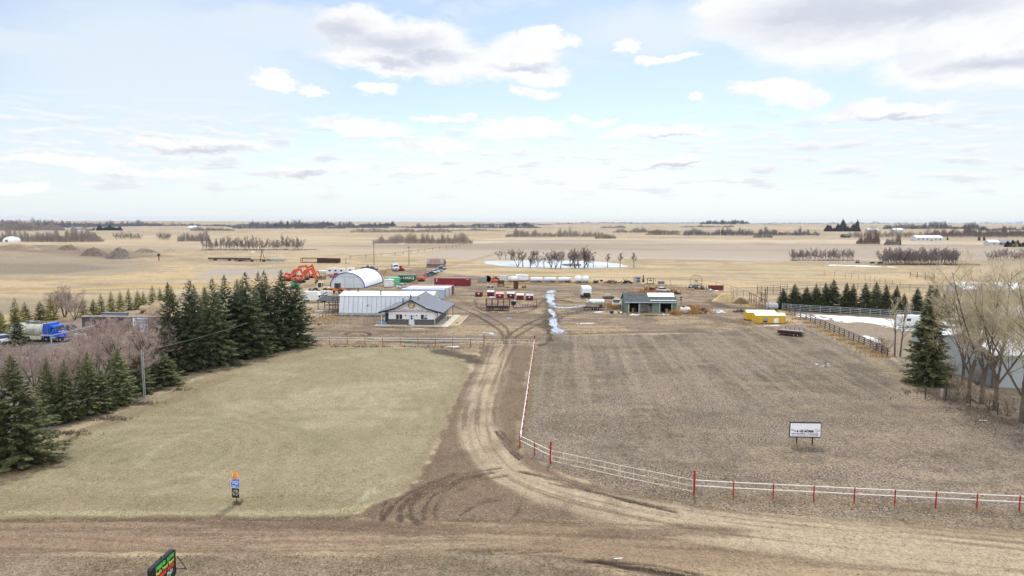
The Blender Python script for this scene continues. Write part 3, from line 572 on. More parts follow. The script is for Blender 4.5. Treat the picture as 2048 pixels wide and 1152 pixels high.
def ribbed(mb, x0, x1, y, z0, z1, n, dep, face=-1):
    pts = []; w = (x1 - x0) / n
    for i in range(n): pts += [(x0 + i * w, 0), (x0 + (i + .3) * w, 0), (x0 + (i + .42) * w, dep), (x0 + (i + .88) * w, dep)]
    pts.append((x1, 0))
    a = [(px, y + face * d, z0) for px, d in pts]; b = [(px, y + face * d, z1) for px, d in pts]; k = len(a)
    return mb.add(a + b, [(i, i + 1, k + i + 1, k + i) for i in range(k - 1)])
def barn():
    p = G(677.5, 629.5); root = thing('metal_barn', 'long white ribbed metal barn with steep leaning wall beside the office', 'barn', p, R(-2.0))
    L = 21.6; prof = [(0, 0), (.25, .55), (1.2, 4.35), (5.4, 4.95), (9.6, 4.35), (10.5, .55), (10.8, 0)]
    wh = mat('barn_wall_metal', (212, 217, 225), .45, var=.06, scale=.6, stretch=(1, 1, .2), dirt=(190, 196, 206), damt=.4, dscale=.5); rw = mat('barn_roof_metal', (236, 241, 246), .5, var=.04)
    MB().prism('x', [q for q in prof], .02, L).build('wall', wh, root)
    rib = MB()
    for i in range(1, 20):
        x = L * i / 20; a = Vector((x, .22, .55)); b = Vector((x, 1.17, 4.4)); rib.tube(a, b, .05, n=4)
    rib.build('wall_rib', mat('rib_shadow_metal', (170, 176, 188), .5), root)
    for s in (0, 1):
        a, b = ((1.0, 4.33), (5.4, 4.98)) if s == 0 else ((9.8, 4.33), (5.4, 4.98))
        MB().add([(-.25, a[0], a[1] + .04), (L + .25, a[0], a[1] + .04), (L + .25, b[0], b[1] + .04), (-.25, b[0], b[1] + .04), (-.25, a[0], a[1] - .06), (L + .25, a[0], a[1] - .06), (L + .25, b[0], b[1] - .06), (-.25, b[0], b[1] - .06)], [(0, 1, 2, 3), (7, 6, 5, 4), (0, 4, 5, 1), (1, 5, 6, 2), (2, 6, 7, 3), (3, 7, 4, 0)]).build('roof', rw, root)
    MB().box(0, L, -.06, .26, 0, .5).build('foundation', mat('foundation_grey', (178, 180, 182), .9, var=.15), root)
    for x, y, z in ((3.5, 4.2, 4.8), (9.5, 1.6, 4.4), (16.6, .9, 3.6)): MB().tube((x, y, z), (x, y, z + .95), .13, n=8).tube((x, y, z + .95), (x, y, z + 1.1), .2, n=8).build('flue_pipe', M_DARK, root)
    MB().box(15.3, 15.5, -.12, .3, .6, 1.1).build('meter_box', M_DARK, root); MB().box(6.6, 6.8, .3, .6, 2.1, 2.3).build('vent', M_DARK, root)
    # carport joined at the left
    q = G(655, 612); t = thing('pole_shelter', 'dark open pole shelter leaning beside the left end of the white barn', 'shelter', p + Vector((-6.2, 5.2, 0)), R(-2))
    for x in (0, 2.7, 5.4):
        for y in (0, 5): MB().tube((x, y, 0), (x, y, 2.6 + .1 * y), .09).build('post', M_DARK, t)
    MB().add([(-.3, -.4, 2.6), (5.6, -.4, 2.6), (5.6, 5.4, 3.15), (-.3, 5.4, 3.15), (-.3, -.4, 2.75), (5.6, -.4, 2.75), (5.6, 5.4, 3.3), (-.3, 5.4, 3.3)], [(3, 2, 1, 0), (4, 5, 6, 7), (0, 1, 5, 4), (1, 2, 6, 5), (2, 3, 7, 6), (3, 0, 4, 7)]).build('roof', mat('tarred_roof', (58, 58, 66), .8), t)
    MB().box(0, 5.4, 4.95, 5.05, .9, 1.1).box(0, 5.4, 4.95, 5.05, 1.6, 1.8).build('rail', M_DARK, t)
    t = thing('timber_brace', 'dark leaning timber frame against the left end of the white barn', 'frame', p + Vector((-1.5, .8, 0)), R(-2))
    for a, b in (((0, 0, 0), (0, 0, 4.0)), ((1.1, .2, 0), (1.1, .2, 4.2)), ((-2.0, 0, 3.2), (0, 0, 2.0)), ((0, 0, 2.4), (1.1, .2, 2.4)), ((0, 0, 3.8), (1.1, .2, 3.8)), ((0, 0, .8), (1.1, .2, .8))): MB().tube(a, b, .09).build('beam', M_DARK, t)
    for i, (x, c, nm) in enumerate([(.6, M_WHITE, 'stacked_panel'), (2.9, M_GALV, 'metal_sheet')]):
        t = thing(nm, ['white panels stacked low under the dark pole shelter', 'grey metal sheets stacked at the front of the pole shelter'][i], 'panels', p + Vector((-6 + x, 3.6, 0)), R(-2)); k = MB()
        for j in range(4): k.obox((0, 0, .1 + j * .12), (2.0, 1.0, .07), R(4 * j - 6))
        k.build('sheet', c, t)
barn()

def arch_shelter():
    p = G(694.5, 576.0); root = thing('arch_shelter', 'white fabric arch shelter with blue trim and grey sliding end doors', 'shelter', p, R(-5.2))
    W, Hh, L = 5.75, 4.95, 21.0
    arc = [(W * math.cos(R(a)), Hh * math.sin(R(a)) ** .92 if 0 < a < 180 else 0) for a in range(0, 181, 9)]
    inn = [(x * .985, z * .985) for x, z in arc]
    sk = MB(); n = len(arc); sk.add([(x, 0, z) for x, z in arc] + [(x, L, z) for x, z in arc], [(i, i + 1, n + i + 1, n + i) for i in range(n - 1)])
    sk.build('cover', mat('white_fabric', (240, 242, 244), .55, var=.03, scale=.5), root, True)
    MB().prism('y', inn, .25, .4).build('end_wall', mat('end_wall_grey', (204, 210, 218), .5, var=.05, scale=.5, stretch=(1, 1, .2)), root)
    MB().prism('y', inn, L - .4, L - .25).build('end_wall', mat('end_wall_grey', (204, 210, 218)), root)
    for y, nm in ((-.12, 'front'), (L - .3, 'back')):
        t = MB()
        for a, b in zip(arc[:-1], arc[1:]): t.tube((a[0], y + .2, a[1] + .02), (b[0], y + .2, b[1] + .02), .14, n=6)
        t.build('trim', mat('blue_trim', (56, 78, 176), .5), root)
    fr = MB()
    for x in (-3.9, -.9, 2.1): fr.box(x - .03, x + .03, .19, .25, .1, 3.55)
    fr.box(-4.2, 4.2, .17, .25, 3.55, 3.68); fr.build('door_seam', mat('seam_grey', (160, 166, 176), .5), root)
    MB().box(W - .25, W + .05, 0, L, 0, .35).box(-W - .05, -W + .25, 0, L, 0, .35).build('base_rail', mat('blue_trim', (44, 66, 170)), root)
arch_shelter()

def container(loc, rz, L, rgb, nm, label, group=None, end_dark=None, Hh=2.6):
    root = thing('shipping_container', label, 'container', loc, rz, group); W = 2.44
    m = mat('container_' + nm, rgb, .55, var=.08, dirt=tuple(int(v * .78 + 14) for v in rgb), damt=.45, dscale=.6)
    b = MB().box(.06, L - .06, .07, W - .07, .12, Hh - .05); n = int(L / .28)
    ribbed(b, .12, L - .12, .06, .2, Hh - .12, n, .05, -1); ribbed(b, .12, L - .12, W - .06, .2, Hh - .12, n, .05, 1)
    b.build('body', m, root)
    f = MB()
    for x in (0, L - .14):
        for y in (0, W - .14): f.box(x, x + .14, y, y + .14, 0, Hh)
    for z in (.0, Hh - .12):
        for y in (0, W - .12): f.box(.14, L - .14, y, y + .11, z + .01, z + .12)
        for x in (0, L - .12): f.box(x + .01, x + .11, .14, W - .14, z + .01, z + .12)
    f.build('frame', m, root)
    MB().box(.02, L - .02, .02, W - .02, Hh - .06, Hh + .012).build('roof', mat('container_top_' + nm, tuple(min(255, int(v * .6 + 96)) for v in rgb), .6, var=.12, dirt=tuple(int(v * .6 + 60) for v in rgb)), root)
    for k in (0, 1):
        d = MB().box(L - .02, L + .03, .12 + k * 1.11, 1.2 + k * 1.11, .16, Hh - .14).build('door', m, root); q = MB()
        for y in (.35, .85): q.tube((L + .06, .12 + k * 1.11 + y, .2), (L + .06, .12 + k * 1.11 + y, Hh - .2), .03, n=5)
        q.build('lock_bar', M_GALV, d)
    return root, m
def containers():
    r_, m = container(G(868.5, 571.5), R(-2.0), 12.19, (128, 40, 48), 'red', 'long dark red shipping container standing alone beyond the row of containers')
    for x, z, s in ((.75, 1.9, .5),): MB().box(x, x + .22, -.012, 0, 1.35, 2.35).build('painted_mark', M_WHITE, r_)
    text('HAMBURG', .34, mat('faded_red_letters', (168, 60, 58), .6), r_, (4.6, -.02, 1.05), width=2.0)if False else None
    MB().box(4.2, 5.2, -.012, 0, .55, 1.35).box(5.7, 7.0, -.012, 0, .7, 1.7).build('faded_patch', mat('faded_red', (150, 44, 44), .6, var=.25, scale=3), r_)
    MB().box(10.6, 11.7, -.012, 0, 2.1, 2.2).build('painted_mark', M_WHITE, r_)
    for i, (px, py, rgb, nm, lb) in enumerate([(888.5, 597.5, (176, 188, 204), 'bluegrey', 'pale blue-grey shipping container, nearest of the row behind the barn'), (896.5, 594.0, (206, 206, 202), 'offwhite', 'off-white shipping container, second in the row behind the barn'), (901.5, 591.5, (222, 222, 220), 'white', 'white shipping container, third in the row behind the barn'), (906, 589.0, (132, 44, 54), 'crimson', 'crimson shipping container with pale roof, farthest of the row behind the barn')]):
        p = G(px, py); container(p + Matrix.Rotation(R(-3.6), 3, 'Z') @ Vector((-12.2, 0, 0)), R(-3.6), 12.19, rgb, nm, lb, 'containers in a row behind the barn')
    g, m = container(G(796.5, 565.0), R(-2), 6.1, (26, 92, 62), 'green', 'dark green shipping container with large white UASC letters')
    text('UASC', 1.15, mat('white_letters', (226, 230, 226), .5), g, (3.5, -.02, 1.62), width=3.4, bold=.02)
    q = MB(); q.tube((.9, -.02, 1.2), (1.6, -.02, 1.9), .05, n=4); q.tube((.6, -.02, 1.1), (1.0, -.02, 1.5), .04, n=4); q.build('white_stripe', mat('white_letters', (226, 230, 226)), g); MB().box(5.35, 5.6, -.02, 0, 1.0, 2.1).build('painted_mark', M_WHITE, g)
    g, m = container(G(770.5, 569.5), R(-2), 4.6, (104, 198, 146), 'mint', 'short mint green shipping container beside the dark green one', Hh=2.5)
    MB().box(.3, 2.1, -.012, 0, 1.3, 2.1).build('dark_panel', mat('teal_panel', (30, 116, 92), .5), g)
    # small white shed in front of them
    p = G(768.5, 574.5); t = thing('small_shed', 'small white box shed beside the white arch shelter', 'shed', p, R(-2))
    MB().box(0, 2.7, 0, 2.4, .15, 2.35).build('wall', M_WHITE, t); MB().prism('y', [(-.12, 2.34), (2.82, 2.34), (2.82, 2.42), (1.35, 2.62), (-.12, 2.42)], -.12, 2.52).build('roof', mat('shed_roof_white', (230, 234, 238), .5), t)
    MB().box(1.5, 2.3, -.04, 0, .2, 1.75).build('door', mat('shed_door', (206, 212, 218), .5), t); MB().box(0, 2.7, .1, 2.3, 0, .15).build('skid', M_DARK, t)
containers()

def green_shed():
    p = G(1250.8, 625.0); root = thing('open_front_shed', 'green open-fronted shed with worn dark shingle roof and white sheet', 'shed', p, R(-3.0)); L, D = 12.05, 8.0
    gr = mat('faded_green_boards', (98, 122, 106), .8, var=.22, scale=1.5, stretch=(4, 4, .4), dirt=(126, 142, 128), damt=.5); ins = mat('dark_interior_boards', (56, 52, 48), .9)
    w = MB(); w.box(0, .12, 0, D, 0, 2.45); w.box(L - .12, L, 0, D, 0, 2.45); w.prism('x', [(0, 2.45), (D, 2.45), (D / 2, 4.1)], 0, .12); w.prism('x', [(0, 2.45), (D, 2.45), (D / 2, 4.1)], L - .12, L)
    w.box(.12, .75, 0, .12, 0, 2.3); w.box(3.28, 3.65, 0, .12, 0, 2.3); w.box(6.3, 8.05, 0, .12, 0, 2.3); w.box(11.1, L - .12, 0, .12, 0, 2.3); w.box(.12, L - .12, -.01, .13, 2.3, 2.46); w.build('wall', gr, root)
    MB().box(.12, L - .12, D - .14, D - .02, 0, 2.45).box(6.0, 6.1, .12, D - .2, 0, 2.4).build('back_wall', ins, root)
    MB().box(3.65, 6.3, 2.0, 2.1, 0, 1.9).build('pale_board_wall', mat('pale_boards', (170, 168, 160), .85, var=.25, scale=2), root)
    for x in (.78, 3.2, 8.1, 10.95): MB().box(x - .06, x + .06, -.05, .06, 0, 2.3).build('door_post', M_WHITE, root)
    sh = mat('worn_shingles', (74, 82, 84), .9, var=.28, scale=2.0, dirt=(108, 114, 114), damt=.5, stretch=(.6, 2, 2))
    rf = MB(); ov = .45
    for s in (0, 1):
        ya, za = (-ov, 2.32) if s == 0 else (D + ov, 2.32)
        rf.add([(-.3, ya, za), (L + .2, ya, za), (L + .2, D / 2, 4.22), (-.3, D / 2, 4.22), (-.3, ya, za + .12), (L + .2, ya, za + .12), (L + .2, D / 2, 4.34), (-.3, D / 2, 4.34)], [(3, 2, 1, 0), (4, 5, 6, 7), (0, 1, 5, 4), (1, 2, 6, 5), (2, 3, 7, 6), (3, 0, 4, 7)])
    roof = rf.build('roof', sh, root)
    sl = (4.34 - 2.44) / (D / 2 + ov)
    def onroof(x0, x1, y0, y1, up, nm, m):
        z = lambda y: 2.44 + (y + ov) * sl + up
        MB().add([(x0, y0, z(y0)), (x1, y0, z(y0)), (x1, y1, z(y1)), (x0, y1, z(y1)), (x0, y0, z(y0) - up - .01), (x1, y0, z(y0) - up - .01), (x1, y1, z(y1) - up - .01), (x0, y1, z(y1) - up - .01)], [(0, 1, 2, 3), (0, 4, 5, 1), (1, 5, 6, 2), (2, 6, 7, 3), (3, 7, 4, 0)]).build(nm, m, roof)
    onroof(5.6, L - .1, 2.3, 3.95, .06, 'metal_sheet', mat('white_roof_sheet', (196, 206, 214), .45, var=.06)); onroof(5.9, L + .1, .55, .72, .04, 'snow_line', mat('old_snow', (236, 240, 244), .6)); onroof(-.3, L + .2, -.45, -.32, .03, 'eave_strip', mat('eave_grey', (150, 166, 172), .6))
    for x, y, l in ((.9, 2.6, 1.4), (2.3, 2.2, .5), (3.6, 2.9, 1.2), (6.5, .1, 1.6), (9.8, .2, .9), (1.0, .8, .8)): onroof(x, x + l, y, y + .09, .03, 'torn_shingle', mat('torn_black', (44, 46, 48), .9))
    # things inside and in front of the bays
    for i, (x, y, c, nm, lb) in enumerate([(1.3, 2.2, M_DARK, 'oil_drum', 'dark oil drum inside the left bay of the green shed'), (1.95, 1.6, mat('yellow_drum', (186, 156, 60), .5), 'fuel_drum', 'yellow drum inside the left bay of the green shed'), (2.6, 2.4, mat('blue_drum', (60, 80, 110), .5), 'storage_drum', 'blue drum inside the left bay of the green shed'), (9.9, 1.4, M_GALV, 'milk_can', 'pale metal can inside the right bay of the green shed')]):
        t = thing(nm, lb, 'drum', p + Matrix.Rotation(R(-3), 3, 'Z') @ Vector((x, y, 0))); MB().lathe([(0, .28), (.28, .28), (.3, .3), (.32, .28), (.58, .28), (.6, .3), (.62, .28), (.9, .28)], n=12, axis='z').build('body', c, t, True)
    for i, (x, lb) in enumerate([(4.1, 'rusty wire panel leaning before the pale middle bay of the green shed'), (5.3, 'leaning grey wire panel at the right of the shed middle bay'), (6.9, 'grey wire gate leaning on the green wall of the shed')]):
        t = thing('mesh_gate', lb, 'gate', p + Matrix.Rotation(R(-3), 3, 'Z') @ Vector((x, -.5, 0)), R(-3)); k = MB(); w_, h_ = 1.3, 1.55 - .2 * (i == 2)
        for z in np.linspace(.05, h_, 5): k.tube((0, .3 * z / h_, z), (w_, .3 * z / h_, z), .025, n=4)
        for x_ in np.linspace(0, w_, 5): k.tube((x_, 0, 0), (x_, .3, h_), .025, n=4)
        k.build('mesh', M_RUST if i == 0 else M_GALV, t)
green_shed()

def yellow_huts():
    ye = mat('yellow_paint', (226, 186, 62), .55, var=.06, scale=1.5, dirt=(176, 130, 44), damt=.35, dscale=1.4); yr = mat('yellow_roof_paint', (246, 232, 178), .5, var=.04)
    for i, (px, py, lb) in enumerate([(1511, 646.8, 'yellow low metal hut with grey window and white door panel'), (1494, 640.5, 'yellow low metal hut mostly behind the one with the white panel')]):
        root = thing('yellow_hut', lb, 'hut', G(px, py), R(-3), 'yellow huts by the rail fence'); L, D, Hh = 6.25, 2.6, 1.75
        b = MB().box(0, L, 0, D, .12, Hh); ribbed(b, .1, L - .1, -.0, .2, Hh - .08, 24, .025); b.prism('x', [(0, Hh), (D, Hh), (D / 2, Hh + .34)], 0, L); b.build('wall', ye, root)
        for s in (0, 1):
            ya = -.12 if s == 0 else D + .12
            MB().add([(-.1, ya, Hh - .02), (L + .1, ya, Hh - .02), (L + .1, D / 2, Hh + .42), (-.1, D / 2, Hh + .42), (-.1, ya, Hh - .1), (L + .1, ya, Hh - .1)], [(0, 1, 2, 3), (4, 5, 1, 0)]).build('roof', yr, root)
        MB().box(0, L, .1, D - .1, 0, .12).build('skid', M_BLACK, root)
        if i == 0:
            w = MB().box(1.55, 2.5, -.07, -.03, .3, 1.25).build('window', mat('grey_window_board', (150, 150, 150), .5), root); MB().box(1.6, 2.45, -.08, -.068, .32, .62).build('pane', M_BLACK, w)
            MB().box(3.75, 4.85, -.07, -.03, .16, 1.2).build('door', mat('white_door_panel', (230, 228, 214), .5), root)
        for x in (.1, L - .1): MB().box(x - .05, x + .05, -.06, -.02, .12, Hh - .05).build('corner_post', mat('dark_yellow', (190, 150, 48), .6), root)
yellow_huts()

def grey_shed():
    p = G(853, 535); t = thing('weathered_shed', 'old grey weathered timber shed with sagging shingle roof beyond the cars', 'shed', p, R(-8)); L, D, Hh = 7.8, 6.0, 2.0
    MB().box(0, L, 0, D, 0, Hh).prism('x', [(0, Hh), (D, Hh), (D / 2, Hh + 1.9)], .02, L - .02).build('wall', mat('red_grey_boards', (132, 104, 98), .9, var=.25, scale=1.5, dirt=(160, 140, 130)), t)
    MB().add([(-.3, -.4, Hh - .2), (L + .3, -.4, Hh - .25), (L + .3, D / 2, Hh + 2.0), (L / 2, D / 2, Hh + 1.75), (-.3, D / 2, Hh + 2.0), (L / 2, -.4, Hh - .35)], [(0, 5, 3, 4), (5, 1, 2, 3)]).add([(-.3, D + .4, Hh - .2), (L + .3, D + .4, Hh - .2), (L + .3, D / 2, Hh + 2.0), (L / 2, D / 2, Hh + 1.75), (-.3, D / 2, Hh + 2.0)], [(0, 1, 2, 3, 4)]).build('roof', mat('weathered_shakes', (150, 146, 148), .9, var=.3, scale=3, dirt=(96, 92, 94), damt=.7, dscale=1.5), t)
grey_shed()

def house(loc, rz, L, D, Hh, rh, wc, rc, nm, label, cat='house', group=None, wins=3):
    t = thing(nm, label, cat, loc, rz, group)
    MB().box(0, L, 0, D, 0, Hh).prism('x', [(0, Hh), (D, Hh), (D / 2, Hh + rh)], .02, L - .02).build('wall', wc, t)
    for s in (0, 1):
        ya = -.5 if s == 0 else D + .5; zz = Hh - .5 * rh / (D / 2)
        MB().add([(-.4, ya, zz + .05), (L + .4, ya, zz + .05), (L + .4, D / 2, Hh + rh + .08), (-.4, D / 2, Hh + rh + .08), (-.4, ya, zz - .15), (L + .4, ya, zz - .15), (L + .4, D / 2, Hh + rh - .12), (-.4, D / 2, Hh + rh - .12)], [(0, 1, 2, 3), (7, 6, 5, 4), (0, 4, 5, 1), (1, 5, 6, 2), (3, 7, 4, 0)]).build('roof', rc, t)
    for i in range(wins):
        x = L * (i + .6) / (wins + .2)
        if i == wins // 2 and wins > 1: MB().box(x - .6, x + .6, -.06, 0, 0, min(2.3, Hh - .3)).build('door', mat('far_door', (120, 118, 120), .6), t)
        else: MB().box(x - .7, x + .7, -.06, 0, Hh * .4, Hh * .75).build('window', M_GLASS, t)
    return t
def far_buildings():
    wg = mat('far_grey_wall', (196, 198, 204), .6); wr = mat('far_white_roof', (232, 236, 240), .5); gr = mat('far_grey_roof', (150, 152, 158), .6); br = mat('far_brown_wall', (120, 100, 90), .8); wd = mat('far_dark_roof', (92, 90, 94), .8)
    house(G(376, 459), R(4), 16, 22, 4.5, 4, wg, wr, 'farm_barn', 'white farm barn on the open plain at the far left', 'barn'); 
    house(G(140, 461), R(2), 22, 12, 4, 3, wg, gr, 'farmhouse', 'pale farmhouse beside a row of spruces near the left horizon')
    house(G(170, 461), R(-3), 14, 10, 3, 3, br, gr, 'farm_shed', 'low brown farm shed between the farmhouse and spruce row', 'shed')
    house(G(1832, 482.5), R(-6), 30, 14, 4.4, 2.6, wg, wr, 'machine_shed', 'long white machine shed with open bays on the right plain', 'shed', wins=6)
    house(G(1788, 463), R(3), 24, 14, 4, 4, wg, wr, 'farmhouse', 'white-roofed farmhouse behind the trees at far right'); house(G(1735, 463), R(-3), 26, 12, 4, 4, wg, wr, 'farm_barn', 'white-roofed barn by the dark spruces at far right', 'barn')
    house(G(1688, 475.5), R(6), 10, 8, 3, 2.4, mat('dark_boards', (84, 78, 78), .9), wd, 'farm_shed', 'small dark sheds alone in the field at far right', 'shed'); house(G(1978, 491), R(0), 10, 8, 3.4, 2, wg, wr, 'garage', 'small white garage near the right edge of the plain', 'garage', wins=1)
    house(G(1996, 491), R(-4), 14, 9, 3.2, 2.6, mat('tan_wall', (168, 150, 138), .8), gr, 'farmhouse', 'tan farmhouse with bare tree near the right edge', 'house')
    house(G(1476, 447.2, 9), R(0), 34, 18, 5, 5, wg, wr, 'farm_barn', 'pale blue barn among spruces on the horizon right of centre', 'barn')
    p = G(24, 484); t = thing('grain_dome', 'white rounded storage dome at the far left edge', 'dome', p); MB().lathe([(0, 7.5), (1.6, 7.4), (3.2, 6.6), (4.4, 5.0), (5.2, 2.6), (5.5, .3)], n=24, axis='z').build('shell', mat('dome_white', (232, 236, 240), .5), t, True); MB().box(-1.2, 1.2, -7.6, -6.8, 0, 2.4).build('door', mat('far_door', (120, 118, 120)), t)
    p = G(1234.5, 446, 12); t = thing('radio_mast', 'thin tall radio mast on the centre horizon', 'mast', p); s = MPP(p); m_ = MB(); m_.tube((0, 0, 0), (0, 0, 29 * s), .6, .35, n=4)
    m_.build('pole', mat('mast_grey', (150, 152, 156), .5), t); q = MB()
    for a in (0, 2.1, 4.2): q.tube((0, 0, 24 * s), (22 * s * math.cos(a) * .25, 22 * s * math.sin(a) * .25, 0), .08, n=3)
    q.build('guy_wire', M_GALV, t)
    # the neighbour's buildings behind the poplars on the right
    nw = mat('neighbour_wall', (170, 178, 182), .55, var=.06, stretch=(3, 3, .3)); sn = mat('snowy_roof', (238, 241, 245), .6, var=.05, dirt=(206, 210, 216), damt=.4, dscale=.5)
    house(G(1985, 775), R(-4), 26, 13, 4.6, 1.6, nw, sn, 'storage_building', 'long grey-walled building with snowy roof behind the bare poplars', 'building', wins=0)
    house(G(1892, 706), R(-6), 12, 12, 1.9, 1.3, nw, sn, 'workshop', 'low workshop with white snowy roof just right of the big spruce', 'building', wins=2)
    house(G(1925, 590), R(-5), 18, 9, 2.0, 1.6, nw, sn, 'stable_building', 'white-roofed stable seen through the tops of the bare poplars', 'stable', wins=3)
    house(G(1965, 652), R(-4), 14, 9, 2.4, 1.4, nw, sn, 'long_shed', 'low shed with pink-edged snowy roof behind the poplar trunks', 'shed', wins=1)
far_buildings()
# ------------------------------------------------------------------ signs and fences
def red_posts(root, pts, h, r=.055, tall=()):
    for i, p in enumerate(pts):
        hh = 2.0 if i in tall else h
        MB().tube((p.x, p.y, -.1), (p.x, p.y, hh), r * (1.5 if i in tall else 1), n=8).tube((p.x, p.y, hh), (p.x, p.y, hh + .02), r * (1.5 if i in tall else 1) * 1.02, n=8).build('post', M_RED, root)
def rails(root, pts, hs, r=.035, m=None, nm='rail'):
    for h in hs:
        k = MB()
        for a, b in zip(pts[:-1], pts[1:]): k.tube((a.x, a.y, h), (b.x, b.y, h), r, n=6)
        k.build(nm, m or M_RAIL, root)
def lerp_pts(a, b, n): return [a + (b - a) * (i / n) for i in range(n + 1)]
def fences():
    # along the road
    p = [G(x, y) for x, y in [(1388, 990), (1466, 995), (1546, 999), (1627, 1003), (1708, 1007.5), (1789, 1011.5), (1871, 1015.5), (1953, 1020), (2038, 1024), (2124, 1029), (2215, 1034)]]
    o = p[0]; t = thing('red_post_fence', 'red posts with two white rails running right along the gravel road', 'fence', o); q = [v - o for v in p]; red_posts(t, q, 1.25, tall=(0,)); rails(t, q, (1.23, .78))
    p = [G(1040, 896), G(1069, 911), G(1101, 927)]; o = p[0]; t = thing('red_post_fence', 'short red post fence between the driveway corner and the tall gate post', 'fence', o); q = [v - o for v in p]; red_posts(t, q, 1.25, tall=(2,)); rails(t, q, (1.2, .75))
    a, b = G(1041, 893), G(1069, 693); p = lerp_pts(a, b, 20); o = p[0]; t = thing('red_post_fence', 'long fence of red posts and white rails along the right side of the driveway', 'fence', o); q = [v - o for v in p[1:]]; red_posts(t, q, 1.25, tall=(19,)); rails(t, [v - o for v in p], (1.23, .78), .04)
    p = [G(x, 689.5 + (x - 660) * .010) for x in (590, 625, 659.7, 694.5, 730, 765.6, 800.6, 835.8, 870.7, 905.5, 941, 968)]; o = p[0]; t = thing('red_post_fence', 'fence of red posts and white rails along the back of the lawn', 'fence', o); q = [v - o for v in p]; red_posts(t, q, 1.3, tall=(11,)); rails(t, q, (1.28, .88), .05)
    # gates
    gm = mat('gate_white_rusty', (224, 214, 200), .6, var=.08, dirt=(168, 120, 84), damt=.75, dscale=.9)
    def gate(a, b, lb, grp):
        L = (b - a).length; rz = math.atan2(b.y - a.y, b.x - a.x); t = thing('pipe_gate', lb, 'gate', a, rz, grp); z0, z1, r = .28, 1.22, .028
        MB().path([(.08, 0, z0), (L - .06, 0, z0), (L - .06, 0, z1), (.08, 0, z1), (.08, 0, z0)], r).build('gate_frame', gm, t); MB().tube((.08, 0, .72), (L - .06, 0, .72), r * .9).build('middle_rail', gm, t)
        for i in range(1, 5): MB().tube((L * i / 5, 0, z0), (L * i / 5, 0, z1), r * .9).build('upright', gm, t)
        for z in (.4, 1.1): MB().tube((.0, 0, z), (.1, 0, z), .03).build('hinge', M_RED, t)
    a, m, b = G(1101, 927), G(1238.5, 958.5), G(1388, 990); gate(a, m, 'rust-spotted white pipe gate beside the driveway fence corner', 'front gates'); gate(b, m, 'rust-spotted white pipe gate hung on the tall red post by the road', 'front gates')
    a, m, b = G(968, 692.6), G(1019.5, 692.5), G(1069, 693); gate(a, m, 'white pipe gate across the driveway end, hung on its left post', 'yard gates'); gate(b, m, 'white pipe gate across the driveway end, hung on its right post', 'yard gates')
    # dark timber fence on the right, rail fence of pale pipe behind it
    wood = mat('grey_timber', (110, 102, 96), .9, var=.25, dirt=(72, 66, 62)); 
    pts = [(1568, 621), (1590, 631), (1612, 640), (1630, 648), (1650, 657), (1668, 665), (1688, 674), (1707, 682), (1728, 692), (1752, 703), (1775, 714)]
    fine = []
    for u, v in zip(pts[:-1], pts[1:]): fine += [u, ((u[0] + v[0]) / 2, (u[1] + v[1]) / 2)]
    p = [G(*q) for q in fine + [pts[-1]]]; o = p[0]; t = thing('plank_fence', 'dark timber plank fence running along the right edge of the paddock', 'fence', o); q = [v - o for v in p]
    for v in q: MB().tube((v.x, v.y, -.1), (v.x, v.y, 1.5), .09, n=6).build('post', mat('dark_timber', (70, 64, 62), .9), t)
    for z in (.35, .72, 1.08, 1.42):
        k = MB()
        for u, v in zip(q[:-1], q[1:]): d = v - u; k.obox(((u.x + v.x) / 2, (u.y + v.y) / 2, z), (d.length, .05, .13), math.atan2(d.y, d.x))
        k.build('plank', wood, t)
    p = [G(x, y) for x, y in [(1564, 621), (1600, 623.5), (1640, 626), (1680, 628.5), (1720, 631), (1760, 633.5), (1800, 636), (1840, 638)]]; o = p[0]; t = thing('pipe_fence', 'silver pipe rail fence below the row of spruces on the right', 'fence', o); q = [v - o for v in p]
    qq = []
    for u, v in zip(q[:-1], q[1:]): qq += [u, (u + v) / 2]
    for v in qq + [q[-1]]: MB().tube((v.x, v.y, -.1), (v.x, v.y, 1.7), .06, n=6).build('post', M_GALV, t)
    rails(t, q, (.5, .9, 1.3, 1.66), .05, M_GALV)
    # thin dark fence behind the yard
    rust = mat('rusty_pipe', (96, 78, 66), .8, var=.2)
    def thin(ptsx, lb, h=1.9, hs=(1.88, 1.0), step=None, nm='pipe_fence', r=.05, m=None, rr=None):
        p = [G(*c) for c in ptsx]; 
        if step:
            z = []
            for a, b in zip(p[:-1], p[1:]):
                n = max(1, round((b - a).length / step)); z += [a + (b - a) * (i / n) for i in range(n)]
            p = z + [p[-1]]
        o = p[0]; t = thing(nm, lb, 'fence', o); q = [v - o for v in p]
        for v in q: MB().tube((v.x, v.y, -.1), (v.x, v.y, h), r, n=5).build('post', m or rust, t)
        rails(t, q, hs, rr or r * .7, m or rust)
    thin([(940, 564), (1060, 565), (1180, 566), (1310, 568), (1340, 569), (1395, 573), (1432, 577), (1462, 586), (1500, 600), (1520, 611), (1536, 622)], 'thin rusty pipe fence behind the parked tanks and junk', 2.2, (2.15,), 7.5)
    thin([(1466, 589), (1515, 588.5), (1560, 588)], 'low pipe corral fence right of the straw mound', 2.0, (2.0, 1.1), 6.0)
    thin([(1514, 588), (1522, 591), (1546, 590), (1574, 586)], 'tall livestock pen panels behind the first spruces', 2.9, (.4, 1.0, 1.6, 2.2, 2.8), 4.2, 'stock_pen', .06)
    thin([(1498, 604), (1512, 611), (1530, 621)], 'rusty pipe pen beside the small brush mound', 2.6, (1.0, 2.5), 3.0, 'stock_pen', .08)
    thin([(585, 664), (606, 655), (632, 644), (658, 632), (680, 622)], 'low dark picket fence running from the spruces to the barn', 1.4, (1.35, .7), 2.3, 'yard_fence', .05, M_DARK)
